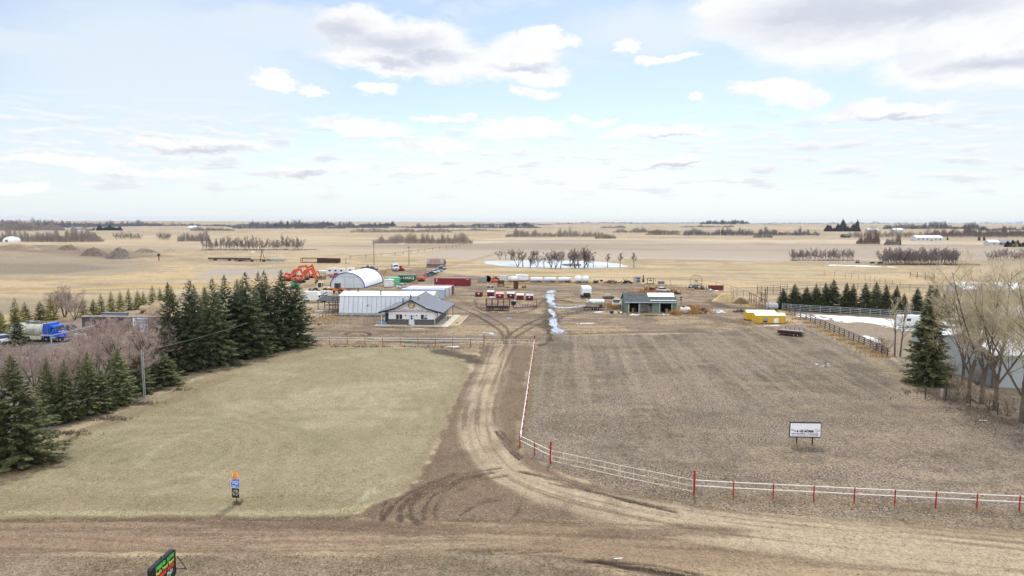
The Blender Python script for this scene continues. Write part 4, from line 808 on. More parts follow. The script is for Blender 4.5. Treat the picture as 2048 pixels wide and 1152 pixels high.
    thin([(1648, 552), (1690, 556), (1730, 561), (1770, 569), (1800, 574)], 'row of thin weathered posts crossing the far right pasture', 2.0, (.9,), 4.5, 'post_fence', .07, mat('pale_post', (126, 112, 98), .9), .015)
    thin([(1820, 556), (1834, 557), (1850, 559.5), (1868, 562)], 'short dark timber corral in the far right pasture', 2.4, (.8, 1.4), 5, 'corral', .12, M_DARK)
    thin([(1560, 585), (1640, 581), (1740, 577), (1860, 582), (1960, 590)], 'long wire fence behind the row of right-hand spruces', 1.9, (1.8, .9), 6, 'wire_fence', .06, M_DARK)
    thin([(1850, 800), (1890, 804), (1940, 815), (1995, 830), (2048, 846), (2120, 866)], 'wire fence of dark posts among the bare poplar trunks', 1.5, (1.3, .8), 3.4, 'wire_fence', .06, M_DARK, .012)
    thin([(700, 518), (790, 511), (850, 503), (905, 496), (945, 488)], 'distant wire fence climbing toward the grey grove', 2.0, (1.6,), 16, 'wire_fence', .12, M_DARK)
    pt = [(864, 572), (856, 577), (848, 582), (838, 588), (826, 595)]
    thin([(836, 568), (824, 574), (812, 580), (800, 587)], 'brown timber corral panels in front of the green containers', 1.6, (.5, 1.0, 1.5), 3.0, 'corral', .13, mat('brown_timber', (170, 132, 96), .85))
    # road sign cluster
    p = G(473, 1008); t = thing('road_sign', 'stacked orange no exit and blue address signs with black emblem panel', 'sign', p, R(-10)); 
    MB().tube((0, 0, -.1), (0, .0, 2.5), .03).build('post', M_DARK, t)
    org = mat('sign_orange', (250, 140, 32), .4, var=.02); blu = mat('sign_blue', (52, 96, 206), .4, var=.02); wl = mat('sign_letter_white', (240, 244, 250), .4); 
    a = MB().box(-.27, .27, -.05, -.03, 2.0, 2.5).build('orange_sign', org, t); MB().box(-.24, .24, -.056, -.05, 2.03, 2.42).build('pale_field', mat('sign_amber', (255, 206, 130), .4), a)
    text('NO', .2, mat('sign_rust_letter', (188, 84, 10), .4), a, (0, -.06, 2.31), width=.27, bold=.008); text('EXIT', .2, mat('sign_rust_letter', (188, 84, 10)), a, (0, -.06, 2.12), width=.4, bold=.008)
    b = MB().box(-.28, .30, -.05, -.03, 1.82, 1.98).build('small_blue_sign', blu, t); text('NO  CITY', .11, wl, b, (0, -.056, 1.9), width=.46)
    b = MB().box(-.37, .37, -.07, -.04, 1.30, 1.80).build('blue_sign', blu, t); k = MB()
    for x0, x1, z0, z1 in ((-.37, .37, 1.30, 1.325), (-.37, .37, 1.775, 1.8), (-.37, -.345, 1.325, 1.775), (.345, .37, 1.325, 1.775)): k.box(x0, x1, -.078, -.07, z0, z1)
    k.build('border', wl, b); text('19447', .22, wl, b, (0, -.078, 1.64), width=.52, bold=.006); text('HWY 12', .17, wl, b, (0, -.078, 1.43), width=.5, bold=.004)
    d = MB().box(-.30, .28, -.07, -.04, .52, 1.26).build('black_sign', mat('sign_black', (28, 28, 28), .5), t); MB().lathe([(-.08, .02), (-.08, .25), (-.071, .25)], (0, 0, .92), 20, 'y').build('pale_disc', mat('sign_grey_disc', (168, 166, 158), .5), d)
    k = MB(); k.tube((-.02, -.09, .66), (-.02, -.09, 1.16), .035, n=5); k.path([(-.16, -.09, 1.08), (-.16, -.09, .94), (-.02, -.09, .9)], .032, 5); k.path([(.14, -.09, 1.0), (.14, -.09, .86), (-.02, -.09, .82)], .032, 5); k.build('emblem', mat('sign_black', (28, 28, 28)), d)
    MB().lathe([(0, .32), (.05, .26), (.1, .05)], (0, 0, 0), 10, 'z').build('soil_collar', mat('dark_soil', (104, 88, 70), .95, var=.3), t)
    # billboard
    p = G(1609, 890); t = thing('billboard', 'white for-sale billboard with black frame on two dark legs in the paddock', 'billboard', p, R(-3)); w = 1.45
    for x in (-.77, .73): MB().box(x - .05, x + .05, -.04, .06, -.1, .9).build('leg', M_BLACK, t)
    pn = MB().box(-w, w, -.06, .06, .86, 2.2).build('panel', mat('billboard_white', (238, 241, 248), .45, var=.02), t)
    MB().box(-w - .02, w + .02, -.1, .1, 2.2, 2.31).box(-w - .03, w + .01, -.1, .1, .76, .86).box(-w - .05, -w, -.09, .09, .86, 2.2).box(w, w + .04, -.09, .09, .86, 2.2).build('frame', M_BLACK, t)
    bk = mat('billboard_ink', (40, 36, 58), .5); pk = mat('billboard_maroon_ink', (120, 60, 84), .5)
    text('6 1/2 ACRES', .27, bk, pn, (-.02, -.066, 1.38), width=1.62, bold=.02); text('HWY PROPERTY + BUILDINGS', .16, pk, pn, (-.03, -.066, 1.13), width=2.55, bold=.006); text('CALL 403 742 0088 OR 403 740 0088', .13, bk, pn, (-.02, -.066, .97), width=2.45); text('BY OWNER', .08, mat('billboard_red_ink', (190, 90, 80), .5), pn, (-.05, -.066, 1.56), width=.7)
    text('LAND', .25, bk, pn, (-1.12, -.066, 1.44), rot=(R(90), R(22), 0), width=.52); text('FOR', .16, bk, pn, (1.04, -.066, 1.56), rot=(R(90), R(-18), 0), width=.24); text('SALE', .22, bk, pn, (1.17, -.066, 1.40), rot=(R(90), R(-26), 0), width=.48)
    # portable letter board at the road, bottom left
    rt = Vector((-20.6, 39.9, -.62)); lf = Vector((-20.7, 37.35, -.62)); rz = math.atan2(rt.y - lf.y, rt.x - lf.x); L = (rt - lf).length; t = thing('letter_board', 'black portable road sign with green, yellow, red and white lettering', 'sign', lf, rz)
    b = MB().prism('y', [(.12, .62), (L - .12, .62), (L, .74), (L, 2.12), (L - .12, 2.24), (.12, 2.24), (0, 2.12), (0, .74)], -.14, .14).build('board', mat('board_black', (32, 34, 38), .5), t)
    MB().box(.3, L - .22, -.155, -.14, .75, 2.16).build('letter_panel', mat('letter_panel_dark', (14, 44, 18), .6), b)
    gl = mat('letter_green', (96, 214, 104), .5); yl = mat('letter_yellow', (214, 214, 96), .5); rl = mat('letter_red', (246, 76, 76), .5); wl2 = mat('letter_white', (222, 222, 236), .5)
    for s, x0, x1, z, m in [('UNRESERVED', .36, 1.38, 2.0, gl), ('AUCTION', 1.56, 2.3, 2.0, gl), ("Paul's", .36, .92, 1.7, yl), ('Bernard', 1.05, 1.6, 1.7, yl), ('Sunset', 1.72, 2.3, 1.7, yl), ('ONLINE', .7, 1.42, 1.4, rl), ('AUCTION', 1.56, 2.26, 1.4, rl), ('APR', .8, 1.2, 1.1, wl2), ('19-26', 1.5, 2.1, 1.1, wl2), ('CALL', .6, 1.1, .84, gl), ('NOW', 1.3, 1.9, .84, gl)]:
        o = text(s, .30, m, b, ((x0 + x1) / 2, -.16, z), width=x1 - x0, bold=.012)
    MB().tube((L * .48, 0, 2.24), (L * .48, 0, 2.42), .03).build('lifting_lug', M_BLACK, t)
    MB().tube((.3, 0, .5), (.3, 0, .65), .05).tube((L - .3, 0, .5), (L - .3, 0, .65), .05).tube((L - .02, .0, .9), (L + .7, -.35, .62), .03).build('stand', M_BLACK, t)
    MB().tube((L + .55, -.5, .6), (L + .2, -.1, 1.65), .028).build('tow_bar', M_BLACK, t)
    # twin metal pole, wires
    p = G(289, 797); t = thing('twin_metal_pole', 'pale twin metal pole standing at the left edge of the lawn', 'pole', p); MB().tube((-.09, 0, -.1), (-.09, 0, 5.9), .07, n=10).build('tube', M_GALV, t); MB().tube((.1, 0, -.1), (.1, 0, 5.7), .06, n=10).build('tube', M_GALV, t); MB().box(-.16, .16, -.05, .05, 5.3, 5.36).box(-.16, .16, -.05, .05, 2.3, 2.36).build('clamp', M_DARK, t)
    wire = mat('cable', (112, 108, 106), .6)
    def cable(a, b, sag, lb, r=.012):
        o = a.copy(); k = MB(); pts = [(a + (b - a) * s - Vector((0, 0, 4 * sag * s * (1 - s))) - o) for s in np.linspace(0, 1, 15)]
        k.path(pts, r, 4); t = k.build('overhead_cable', wire); t.location = o; tag(t, lb, 'cable')
    top = p + Vector((0, 0, 5.8)); lo = p + Vector((0, 0, 2.4))
    cable(top, Vector((-70, 84, 5.0)), .5, 'thin cable from the top of the twin metal pole out of the left side'); cable(lo + Vector((0, 0, .2)), Vector((-44, 66, 3.4)), .3, 'low thin cable sagging from the twin metal pole to the left spruces'); cable(lo, Vector((-22, 100, 3.0)), .2, 'low cable from the twin metal pole toward the big spruces'); cable(top, Vector((-39, 100, 6.5)), .2, 'cable from the twin pole back into the reddish bushes', .018)
    cable(Vector((45.5, 86, 2.6)), Vector((84, 84, 3.4)), .15, 'upper thin wire across the base of the big right spruce', .014); cable(Vector((45, 79, 1.2)), Vector((70, 76, 1.6)), .1, 'lower thin wire crossing the bare poplar trunks', .014)
    p = G(108, 765); t = thing('lamp_post', 'grey metal lamp post with long arms rising out of the reddish bushes', 'lamp post', p); MB().tube((0, 0, 0), (0, 0, 6.4), .1, .08, 8).build('post', M_GALV, t); k = MB(); k.path([(-.9, 0, 6.35), (.2, 0, 6.35), (3.0, .6, 7.0), (5.2, 1.0, 7.5)], .06); k.build('arm', M_GALV, t); MB().box(-1.3, -.8, -.12, .12, 6.28, 6.42).build('lamp_head', M_GALV, t)
    for px, py in ((692, 528), (818, 531), (748, 531)):
        q = G(px, py); t = thing('utility_pole', {692: 'short dark post standing left of the parked tanker trucks', 818: 'thin wooden utility pole right of the white tanker truck', 748: 'thin wooden utility pole directly behind the white tanker truck'}[px], 'pole', q); h = {692: 3.0, 818: 9.5, 748: 11}[px]; MB().tube((0, 0, 0), (0, 0, h), .16, .11, 6).build('shaft', mat('pole_wood', (110, 94, 80), .9), t)
        if h > 5: MB().box(-.8, .8, -.06, .06, h - .7, h - .55).build('crossarm', mat('pole_wood', (110, 94, 80)), t)
fences()

# ------------------------------------------------------------------ vehicles and machines
def car(loc, rz, rgb, label, kind='car', group=None, nm=None):
    t = thing(nm or ('pickup_truck' if kind == 'pickup' else 'parked_car'), label, 'pickup' if kind == 'pickup' else 'car', loc, rz, group); m = mat('car_%d_%d_%d' % rgb, rgb, .3, var=.05, spec=.6)
    L, W = (5.3, 1.9) if kind == 'pickup' else (4.5, 1.78); a = L / 2
    if kind == 'pickup': low = [(-a, .5), (-a, 1.05), (-.35, 1.08), (.75, 1.08), (a - .15, .98), (a, .8), (a, .42), (-a + .1, .42)]; cab = [(-.4, 1.06), (-.3, 1.72), (.25, 1.78), (.95, 1.08)]
    elif kind == 'van': low = [(-a, .4), (-a, 1.0), (a - .8, 1.0), (a - .1, .85), (a, .4)]; cab = [(-a + .05, .98), (-a + .1, 1.95), (a - 1.4, 1.98), (a - .5, 1.0)]
    else: low = [(-a, .45), (-a + .05, .88), (-.9, .95), (.85, .92), (a - .15, .78), (a, .55), (a - .1, .32), (-a + .1, .32)]; cab = [(-1.6, .92), (-1.0, 1.4), (.25, 1.42), (1.05, .92)]
    MB().prism('y', low, -W / 2, W / 2).build('body', m, t)
    MB().prism('y', cab, -W / 2 + .1, W / 2 - .1).build('windows', M_GLASS, t)
    zt = max(z for x, z in cab); xs = [x for x, z in cab if z > zt - .08]; MB().prism('y', [(min(xs) - .05, zt - .07), (max(xs) + .06, zt - .07), (max(xs), zt + .03), (min(xs), zt + .03)], -W / 2 + .08, W / 2 - .08).build('roof', m, t)
    if kind == 'pickup': MB().box(-a + .15, -.5, -W / 2 + .15, W / 2 - .15, 1.03, 1.085).build('bed', M_BLACK, t)
    for y in (-.62, .62): MB().box(a - .1, a + .01, y - .14, y + .14, .62, .76).build('headlight', mat('headlight', (210, 216, 220), .15), t)
    MB().box(a - .05, a + .05, -W / 2 + .05, W / 2 - .05, .36, .5).build('bumper', M_DARK, t); wheels(t, [(x, y, .33) for x in (-a + .85, a - .85) for y in (-W / 2 + .1, W / 2 - .1)], .33, .22); return t
def tractor_unit(t, x, cab, L=5.4, sleeper=True):
    """bonnet faces +x, origin x is the back of the frame"""
    W = 2.4; m = mat('cab_%d_%d_%d' % cab, cab, .3, var=.05, spec=.6)
    MB().box(x, x + L, -.45, .45, .7, 1.0).build('chassis', M_BLACK, t); c0 = x + L - 3.9
    if sleeper: MB().prism('y', [(c0, 1.0), (c0 + 1.1, 1.0), (c0 + 1.1, 3.3), (c0 + .2, 3.3), (c0, 3.1)], -W / 2, W / 2).build('sleeper', m, t)
    MB().prism('y', [(c0 + 1.1, .9), (c0 + 2.5, .9), (c0 + 2.45, 1.9), (c0 + 2.1, 2.85), (c0 + 1.1, 3.0)], -W / 2 + .05, W / 2 - .05).build('cab', m, t)
    MB().prism('y', [(c0 + 2.45, .8), (c0 + 3.9, .8), (c0 + 3.85, 1.6), (c0 + 2.45, 1.95)], -.75, .75).build('bonnet', m, t)
    MB().prism('y', [(c0 + 2.48, 1.98), (c0 + 2.16, 2.75), (c0 + 2.13, 2.72), (c0 + 2.44, 1.95)], -.95, .95).build('windscreen', M_GLASS, t)
    for y in (-1, 1): MB().box(c0 + 1.4, c0 + 2.05, y * (W / 2 - .06) - .02, y * (W / 2 - .06) + .02, 1.9, 2.6).build('side_window', M_GLASS, t); MB().box(c0 + 2.6, c0 + 3.9, y * .98 - .2, y * .98 + .2, 1.0, 1.3).build('mudguard', m, t); MB().tube((c0 + .9, y * 1.3, 1.0), (c0 + .9, y * 1.3, 3.7), .07).build('exhaust_stack', M_CHROME, t); MB().box(c0 + 2.1, c0 + 2.2, y * 1.5 - .1, y * 1.5 + .1, 1.9, 2.4).build('mirror', M_CHROME, t); MB().lathe([(0, .3), (1.1, .3)], (c0 + 1.2, y * .95, .75), 12).build('fuel_tank', M_CHROME, t)
    MB().box(c0 + 3.86, c0 + 3.95, -.65, .65, .95, 1.6).build('grille', M_CHROME, t); MB().box(c0 + 3.9, c0 + 4.1, -1.1, 1.1, .45, .75).build('bumper', M_CHROME, t)
    wheels(t, [(c0 + 3.2, y, .5) for y in (-1.02, 1.02)] + [(x + q, y, .5) for q in (.6, 1.9) for y in (-.95, .95)], .5, .3)
def tank_truck(loc, rz, cab, tank, label, text_=None, TL=6.2, over=True):
    t = thing('tank_truck', label, 'truck', loc, rz); m = mat('tank_%d_%d_%d' % tank, tank, .4, var=.06, dirt=tuple(int(v * .85) for v in tank), damt=.4); R0 = 1.15; zc = 2.05
    MB().lathe([(-TL, .1), (-TL + .05, R0 * .6), (-TL + .2, R0 * .93), (-TL + .4, R0), (-.2, R0), (-.05, R0 * .9), (0, R0 * .5)], (0, 0, zc), 24).build('tank', m, t, True)
    k = MB()
    for x in np.linspace(-TL + .5, -.4, 5): k.lathe([(x, R0 + .01), (x, R0 + .05), (x + .08, R0 + .05), (x + .08, R0 + .01)], (0, 0, zc), 24)
    k.build('tank_band', M_GALV, t)
    MB().box(-TL + .2, 0, -.45, .45, .75, 1.0).build('chassis', M_BLACK, t); MB().box(-TL + .4, -.4, -1.15, -1.0, .95, 1.1).box(-TL + .4, -.4, 1.0, 1.15, .95, 1.1).build('side_rail', mat('cream_rail', (214, 206, 180), .5), t); MB().box(-2.4, -.2, -1.16, -.6, .45, 1.0).box(-2.4, -.2, .6, 1.16, .45, 1.0).build('side_locker', mat('cream_rail', (214, 206, 180)), t)
    MB().box(-TL * .6, -.6, -.35, .35, zc + R0 - .05, zc + R0 + .1).build('walkway', M_DARK, t); MB().lathe([(0, .35), (.3, .35), (.36, .2)], (-TL * .45, 0, zc + R0), 14, 'z').build('hatch', M_GALV, t); MB().path([(-TL * .55, -.5, zc + R0), (-TL * .55, -.5, zc + R0 + .5), (-.8, -.5, zc + R0 + .5), (-.8, -.5, zc + R0)], .04).build('hand_rail', M_GALV, t)
    wheels(t, [(-TL + q, y, .5) for q in (1.0, 2.3, 3.6) for y in (-.98, .98)], .5, .34); tractor_unit(t, -1.2, cab)
    if text_:
        for i, s in enumerate(text_): text(s, .4, mat('tank_lettering', (120, 140, 170), .5), t, (-2.2, -R0 - .03, zc + .12 - .42 * i), width=1.7 if i == 0 else 1.3)
    return t
def excavator(loc, rz, label, group, pose=0, scale=1.0):
    t = thing('excavator', label, 'excavator', loc, rz, group); t.scale = (scale,) * 3
    for y in (-1.2, 1.2):
        MB().prism('y', [(-1.9, .25), (-1.6, .02), (1.6, .02), (1.9, .25), (1.9, .6), (1.6, .85), (-1.6, .85), (-1.9, .6)], y - .3, y + .3).build('track', M_BLACK, t)
    MB().box(-1.0, 1.0, -.9, .9, .4, 1.0).build('undercarriage', M_DARK, t)
    MB().prism('y', [(-2.3, 1.15), (1.2, 1.05), (1.2, 1.7), (-.2, 1.95), (-2.0, 2.15), (-2.4, 1.9)], -1.35, 1.35).build('house', M_ORANGE, t)
    cb = MB().prism('y', [(.0, 1.7), (1.35, 1.6), (1.4, 2.2), (1.1, 3.0), (.05, 3.05)], .35, 1.3).build('cab', mat('machine_cream', (226, 206, 180), .5), t); MB().prism('y', [(.15, 2.1), (1.3, 2.1), (1.08, 2.9), (.15, 2.92)], .33, 1.32).build('window', M_GLASS, cb)
    a, b, c, d = [((1.0, 1.7), (2.6, 4.6), (5.2, 5.2), (7.2, 1.2)), ((1.0, 1.7), (2.9, 4.3), (5.6, 4.6), (6.9, .9)), ((1.0, 1.7), (2.2, 5.0), (4.4, 6.0), (6.4, 1.5))][pose]
    def beam(p, q, w0, w1, th, nm):
        dx, dz = q[0] - p[0], q[1] - p[1]; l = math.hypot(dx, dz); nx, nz = -dz / l, dx / l
        MB().prism('y', [(p[0] - nx * w0, p[1] - nz * w0), (q[0] - nx * w1, q[1] - nz * w1), (q[0] + nx * w1, q[1] + nz * w1), (p[0] + nx * w0, p[1] + nz * w0)], -th, th).build(nm, M_ORANGE, t)
    beam(a, b, .3, .42, .28, 'boom'); beam((b[0] - .15, b[1] - .1), c, .42, .28, .27, 'boom'); beam((c[0] - .3, c[1] + .35), d, .36, .2, .22, 'stick')
    for y in (-.32, .32): MB().tube((1.6, y, 1.5), ((a[0] + b[0]) / 2 + .5, y, (a[1] + b[1]) / 2), .09, n=6).build('hydraulic_ram', M_CHROME, t)
    MB().tube((b[0] + .5, 0, b[1] + .55), (c[0] - .2, 0, c[1] + .5), .09, n=6).build('hydraulic_ram', M_CHROME, t)
    MB().prism('y', [(d[0] - .15, d[1] + .1), (d[0] + .25, d[1]), (d[0] + .2, d[1] - .75), (d[0] - .5, d[1] - 1.05), (d[0] - 1.05, d[1] - .75), (d[0] - .5, d[1] - .6)], -.5, .5).build('bucket', M_DARK, t)
    return t
def wheel_loader(loc, rz, body, cabc, label):
    t = thing('wheel_loader', label, 'loader', loc, rz); m = mat('loader_%d_%d_%d' % body, body, .5, var=.1, dirt=(140, 88, 56), damt=.35)
    MB().prism('y', [(-2.9, .9), (-.3, .9), (-.3, 1.7), (-2.7, 1.75), (-2.95, 1.5)], -.8, .8).build('engine_cover', m, t); MB().prism('y', [(-.3, .8), (1.4, .8), (1.6, 1.3), (.9, 1.7), (-.3, 1.5)], -.6, .6).build('front_frame', m, t)
    c = MB()
    for x, y in ((-.75, -.65), (-.75, .65), (.55, -.65), (.55, .65)): c.box(x - .07, x + .07, y - .07, y + .07, 1.5, 3.0)
    c.box(-.9, .7, -.8, .8, 3.0, 3.15); cab = c.build('cab', mat('cab_frame_%d' % cabc[0], cabc, .5), t); MB().box(-.66, .48, -.56, .56, 1.6, 2.95).build('window', M_GLASS, cab)
    for y in (-.55, .55): MB().prism('y', [(.6, 1.9), (1.0, 2.0), (3.1, .9), (3.0, .6), (2.4, .8)], y - .1, y + .1).build('lift_arm', m, t)
    MB().prism('y', [(2.9, .25), (4.0, .15), (3.3, .5), (3.15, 1.3), (2.85, 1.0)], -1.3, 1.3).build('bucket', M_DARK, t); wheels(t, [(x, y, .75) for x in (-1.9, 1.2) for y in (-.95, .95)], .75, .5); return t
def trailer_box(loc, rz, L, Hh, label, nm='travel_trailer', W=2.4, rgb=(232, 234, 236), front=None, cat='trailer', wins=3, win_side=-1, z0=.55, nose=.35):
    t = thing(nm, label, cat, loc, rz); m = mat('trailer_%d_%d_%d' % rgb, rgb, .4, var=.04, dirt=(196, 196, 194), damt=.3)
    MB().prism('y', [(0, z0), (L - nose, z0), (L, z0 + .5), (L - nose * .3, z0 + Hh - .25), (L - nose, z0 + Hh), (.15, z0 + Hh), (0, z0 + Hh - .2)], -W / 2, W / 2).build('body', m, t)
    for i in range(wins):
        x = L * (i + .5) / wins
        for s in (-1, 1): MB().box(x - .42, x + .42, s * W / 2 - .02, s * W / 2 + .02, z0 + Hh * .5, z0 + Hh * .75).build('window', M_GLASS, t)
    MB().box(L * .4, L * .4 + .5, -.25, .25, z0 + Hh, z0 + Hh + .25).build('roof_unit', M_WHITE, t); MB().box(0, L, -.5, .5, z0 - .2, z0).tube((L, 0, z0 - .1), (L + 1.1, 0, z0 - .1), .06).build('chassis', M_BLACK, t)
    wheels(t, [(L * .42, y, .36) for y in (-W / 2 + .12, W / 2 - .12)] + [(L * .42 + .85, y, .36) for y in (-W / 2 + .12, W / 2 - .12)], .36, .22); return t
def dumpster(loc, rz, lid, label, lab=True, sc_=1.0):
    t = thing('dumpster', label, 'dumpster', loc, rz, 'red dumpsters in the yard'); t.scale = (sc_,) * 3; W, D = 1.9, 1.6
    MB().prism('x', [(.1, .15), (D, .15), (D, 1.55), (0, 1.2), (0, .5)], 0, W).build('body', M_MAROON, t)
    MB().box(-.05, W + .05, -.05, .05, 1.12, 1.22).box(-.06, 0, .3, 1.2, .7, .9).box(W, W + .06, .3, 1.2, .7, .9).box(.2, .3, -.03, 0, .2, 1.15).box(W - .3, W - .2, -.03, 0, .2, 1.15).build('rim', M_MAROON, t)
    if lid:
        lm = mat('lid_%d_%d_%d' % lid, lid, .5, var=.08, dirt=(150, 140, 140), damt=.3)
        for x0, x1 in ((-.08, W / 2 - .02), (W / 2 + .02, W + .08)): MB().prism('x', [(-.12, 1.22), (-.12, 1.29), (D / 2, 1.58), (D + .08, 1.66), (D + .08, 1.58), (D / 2, 1.5)], x0, x1).build('lid', lm, t)
    else: MB().box(.08, W - .08, .1, D - .1, 1.05, 1.1).build('inside', M_BLACK, t)
    if lab: MB().box(W / 2 - .24, W / 2 + .2, -.02, .0, .66, 1.02).build('label', mat('dumpster_label', (226, 206, 206), .5, var=.08, scale=6), t)
    for x in (.15, W - .15):
        for y in (.25, D - .15): MB().tube((x - .05, y, .08), (x + .05, y, .08), .08, n=8).build('castor', M_BLACK, t)
def htank(loc, rz, L, r, m, label, nm='storage_tank', cat='tank', wheels_=False, legs=True, group=None):
    t = thing(nm, label, cat, loc, rz, group); z = r + .35
    MB().lathe([(0, .08), (.08, r * .6), (.22, r * .9), (.4, r), (L - .4, r), (L - .22, r * .9), (L - .08, r * .6), (L, .08)], (0, 0, z), 18).build('shell', m, t, True)
    k = MB()
    for x in (L * .22, L * .78): k.prism('x', [(-r * .8, 0), (r * .8, 0), (r * .7, z - r * .5), (-r * .7, z - r * .5)], x - .08, x + .08)
    k.box(0, L, -.3, -.2, .1, .22).box(0, L, .2, .3, .1, .22).build('saddle', M_DARK, t); MB().lathe([(0, .22), (.22, .22), (.26, .1)], (L * .5, 0, z + r - .03), 10, 'z').build('hatch', m, t)
    if wheels_: wheels(t, [(L * .6 + q, y, .34) for q in (0, .8) for y in (-.9, .9)], .34, .22)
    return t
def junk(loc, rz, nm, label, cat, seed, n, ext, mats):
    """a heap of beams, plates and pipes"""
    rn = random.Random(seed); t = thing(nm, label, cat, loc, rz)
    for mi, m in enumerate(mats):
        k = MB()
        for i in range(n // len(mats) + 1):
            x = rn.uniform(-.5, .5) * ext[0]; y = rn.uniform(-.5, .5) * ext[1]; hh = ext[2] * max(.12, (1 - (2 * x / ext[0]) ** 2)) * rn.uniform(.1, 1)
            if rn.random() < .55: a = rn.uniform(0, 6.3); l = rn.uniform(.25, .7) * ext[0] * .5; k.tube((x, y, hh * .3), (x + l * math.cos(a), y + l * math.sin(a) * .5, hh), rn.uniform(.04, .1), n=5)
            else: k.obox((x, y, hh * .5), (rn.uniform(.3, 1.3), rn.uniform(.3, .9), rn.uniform(.12, .6)), rn.uniform(0, 3), rn.uniform(-.4, .4), rn.uniform(-.5, .5))
        k.build(['beam_pile', 'scrap_plates', 'loose_parts', 'scrap_pieces'][mi], m, t)
    return t
TEAL = mat('faded_teal', (92, 140, 136), .6, var=.15); SILV = mat('dull_silver', (170, 172, 176), .5, var=.12, dirt=(120, 116, 112)); PLAST = mat('white_plastic', (232, 236, 240), .45, var=.05, dirt=(200, 204, 208), damt=.3)
def yard_things():
    lids = [(957, 593.5, None, 'open-topped red dumpster without lid at the left end of the dumpsters', True), (981, 592.5, (188, 186, 180), 'red dumpster with cream-grey lid and no label, second from left', False), (999, 597.5, (232, 136, 136), 'red dumpster with salmon pink lid', True), (1021, 597, (172, 172, 192), 'red dumpster with lavender grey lid and white label, fourth from left', True), (1040, 599.5, (214, 186, 178), 'red dumpster with pale beige lid and no label', False), (1059, 600.5, (140, 144, 160), 'red dumpster with dark grey lid at the right end of the dumpsters', True)]
    for px, py, lc, lb, la in lids: dumpster(G(px, py) - Vector((.95, 0, 0)), R(-3), lc, lb, la, 1.08 if lc is None or px in (999, 1021) else 1.0)
    # cage trailer
    p = G(972, 621); t = thing('cage_trailer', 'long maroon open cage trailer of tubes in the middle of the yard', 'trailer', p, R(-2)); L, W, z0, z1 = 5.7, 2.2, .6, 2.75; k = MB()
    for y in (0, W):
        for z in (z0, 1.5, 2.1, z1): k.tube((0, y, z), (L, y, z), .07 if z in (z0, z1) else .04, n=5)
        for x in np.linspace(0, L, 5): k.tube((x, y, z0), (x, y, z1 + .15), .08, n=5)
    for x in np.linspace(0, L, 5):
        for z in (z0, z1): k.tube((x, 0, z), (x, W, z), .06, n=5)
    k.build('cage_frame', M_MAROON, t); MB().box(.2, L - .2, .15, W - .15, z0 + .05, z0 + .55).build('load', M_DARK, t); MB().box(0, L, .1, W - .1, z0 - .12, z0 + .03).tube((-.2, W / 2, .5), (-1.3, W / 2, .45), .07).build('deck', M_MAROON, t)
    q = MB(); q.path([(-1.3, .3, .5), (-1.3, .3, 1.3), (-.1, .3, 1.3)], .05); q.build('step_frame', M_MAROON, t); wheels(t, [(x, y, .36) for x in (.5, 1.4, 3.8) for y in (0, W)], .36, .24)
    p = G(1027, 612); t = thing('welding_cart', 'small dark welder cart right of the cage trailer', 'cart', p, R(10)); MB().box(-.6, .6, -.4, .4, .35, 1.25).build('cabinet', M_BLACK, t); MB().box(.2, .6, -.3, .3, 1.25, 1.42).build('cap', M_WHITE, t); wheels(t, [(0, -.45, .25), (0, .45, .25)], .25, .14)
    p = G(1050, 617); t = thing('harrow_frame', 'spread of maroon harrow frames and tines right of the cage trailer', 'harrow', p, R(4)); k = MB(); rn = random.Random(4)
    for i in range(9): k.tube((-3 + .7 * i, rn.uniform(-.5, .5), .25), (-2.6 + .7 * i, rn.uniform(-.4, .9), rn.uniform(.7, 1.6)), .05, n=5)
    k.tube((-3, 0, .3), (3, .4, .35), .08).tube((-3, .9, .3), (3, 1.2, .35), .08).tube((2.9, .3, 0), (2.9, .3, 2.3), .06).tube((1.4, .3, .3), (3.3, .3, .9), .06); k.build('frame', M_MAROON, t); q = MB()
    for i in range(8): q.obox((-2.6 + .6 * i, .4, .4), (.35, .25, .25), .3 * i, .4)
    q.build('clamp', SILV, t)
    # row along the back fence
    p = G(954, 565); t = thing('covered_trailer', 'grey trailer under a sloping tarpaulin at the left end of the back fence', 'trailer', p, R(-4)); MB().prism('y', [(0, .3), (3.4, .3), (3.4, 2.1), (1.0, 2.1)], -1, 1).build('tarpaulin', mat('grey_tarp', (142, 148, 148), .7, var=.15), t); wheels(t, [(1.2, y, .3) for y in (-1.0, 1.0)], .3, .2)
    p = G(975.5, 564.5); t = thing('steel_ring', 'upright rusty steel pipe ring beside the tarpaulin trailer', 'pipe', p, 0); MB().lathe([(-.6, 1.2), (.6, 1.2), (.6, 1.08), (-.6, 1.08), (-.6, 1.2)], (0, 0, 1.2), 22, 'y').build('ring', M_RUST, t, True); MB().lathe([(-.1, .05), (-.1, 1.08), (0, 1.08)], (0, 0, 1.2), 18, 'y').build('plate', mat('dark_rust', (70, 46, 40), .9), t)
    htank(G(981, 566), R(-3), 2.6, .45, mat('orange_tank', (206, 84, 62), .5, var=.12), 'low orange cylinder tank near the rusty ring'); junk(G(990, 560), 0, 'red_implement', 'dark red farm implement standing behind the orange tank', 'implement', 12, 18, (2.6, 1.4, 1.9), [M_MAROON, M_DARK])
    p = G(1000, 563); t = thing('poly_tanks', 'stacked white plastic cage tanks right of the red implement', 'tank', p, R(-3)); MB().box(0, 2.3, 0, 1.2, .15, 1.2).box(.0, 2.3, .1, 1.2, 1.3, 2.1).build('bottle', PLAST, t); k = MB()
    for x in np.linspace(-.03, 2.33, 7): k.tube((x, -.03, .1), (x, -.03, 2.1), .02, n=4)
    for z in (.15, .6, 1.1, 1.6, 2.05): k.tube((-.03, -.03, z), (2.33, -.03, z), .02, n=4)
    k.build('cage', M_GALV, t)
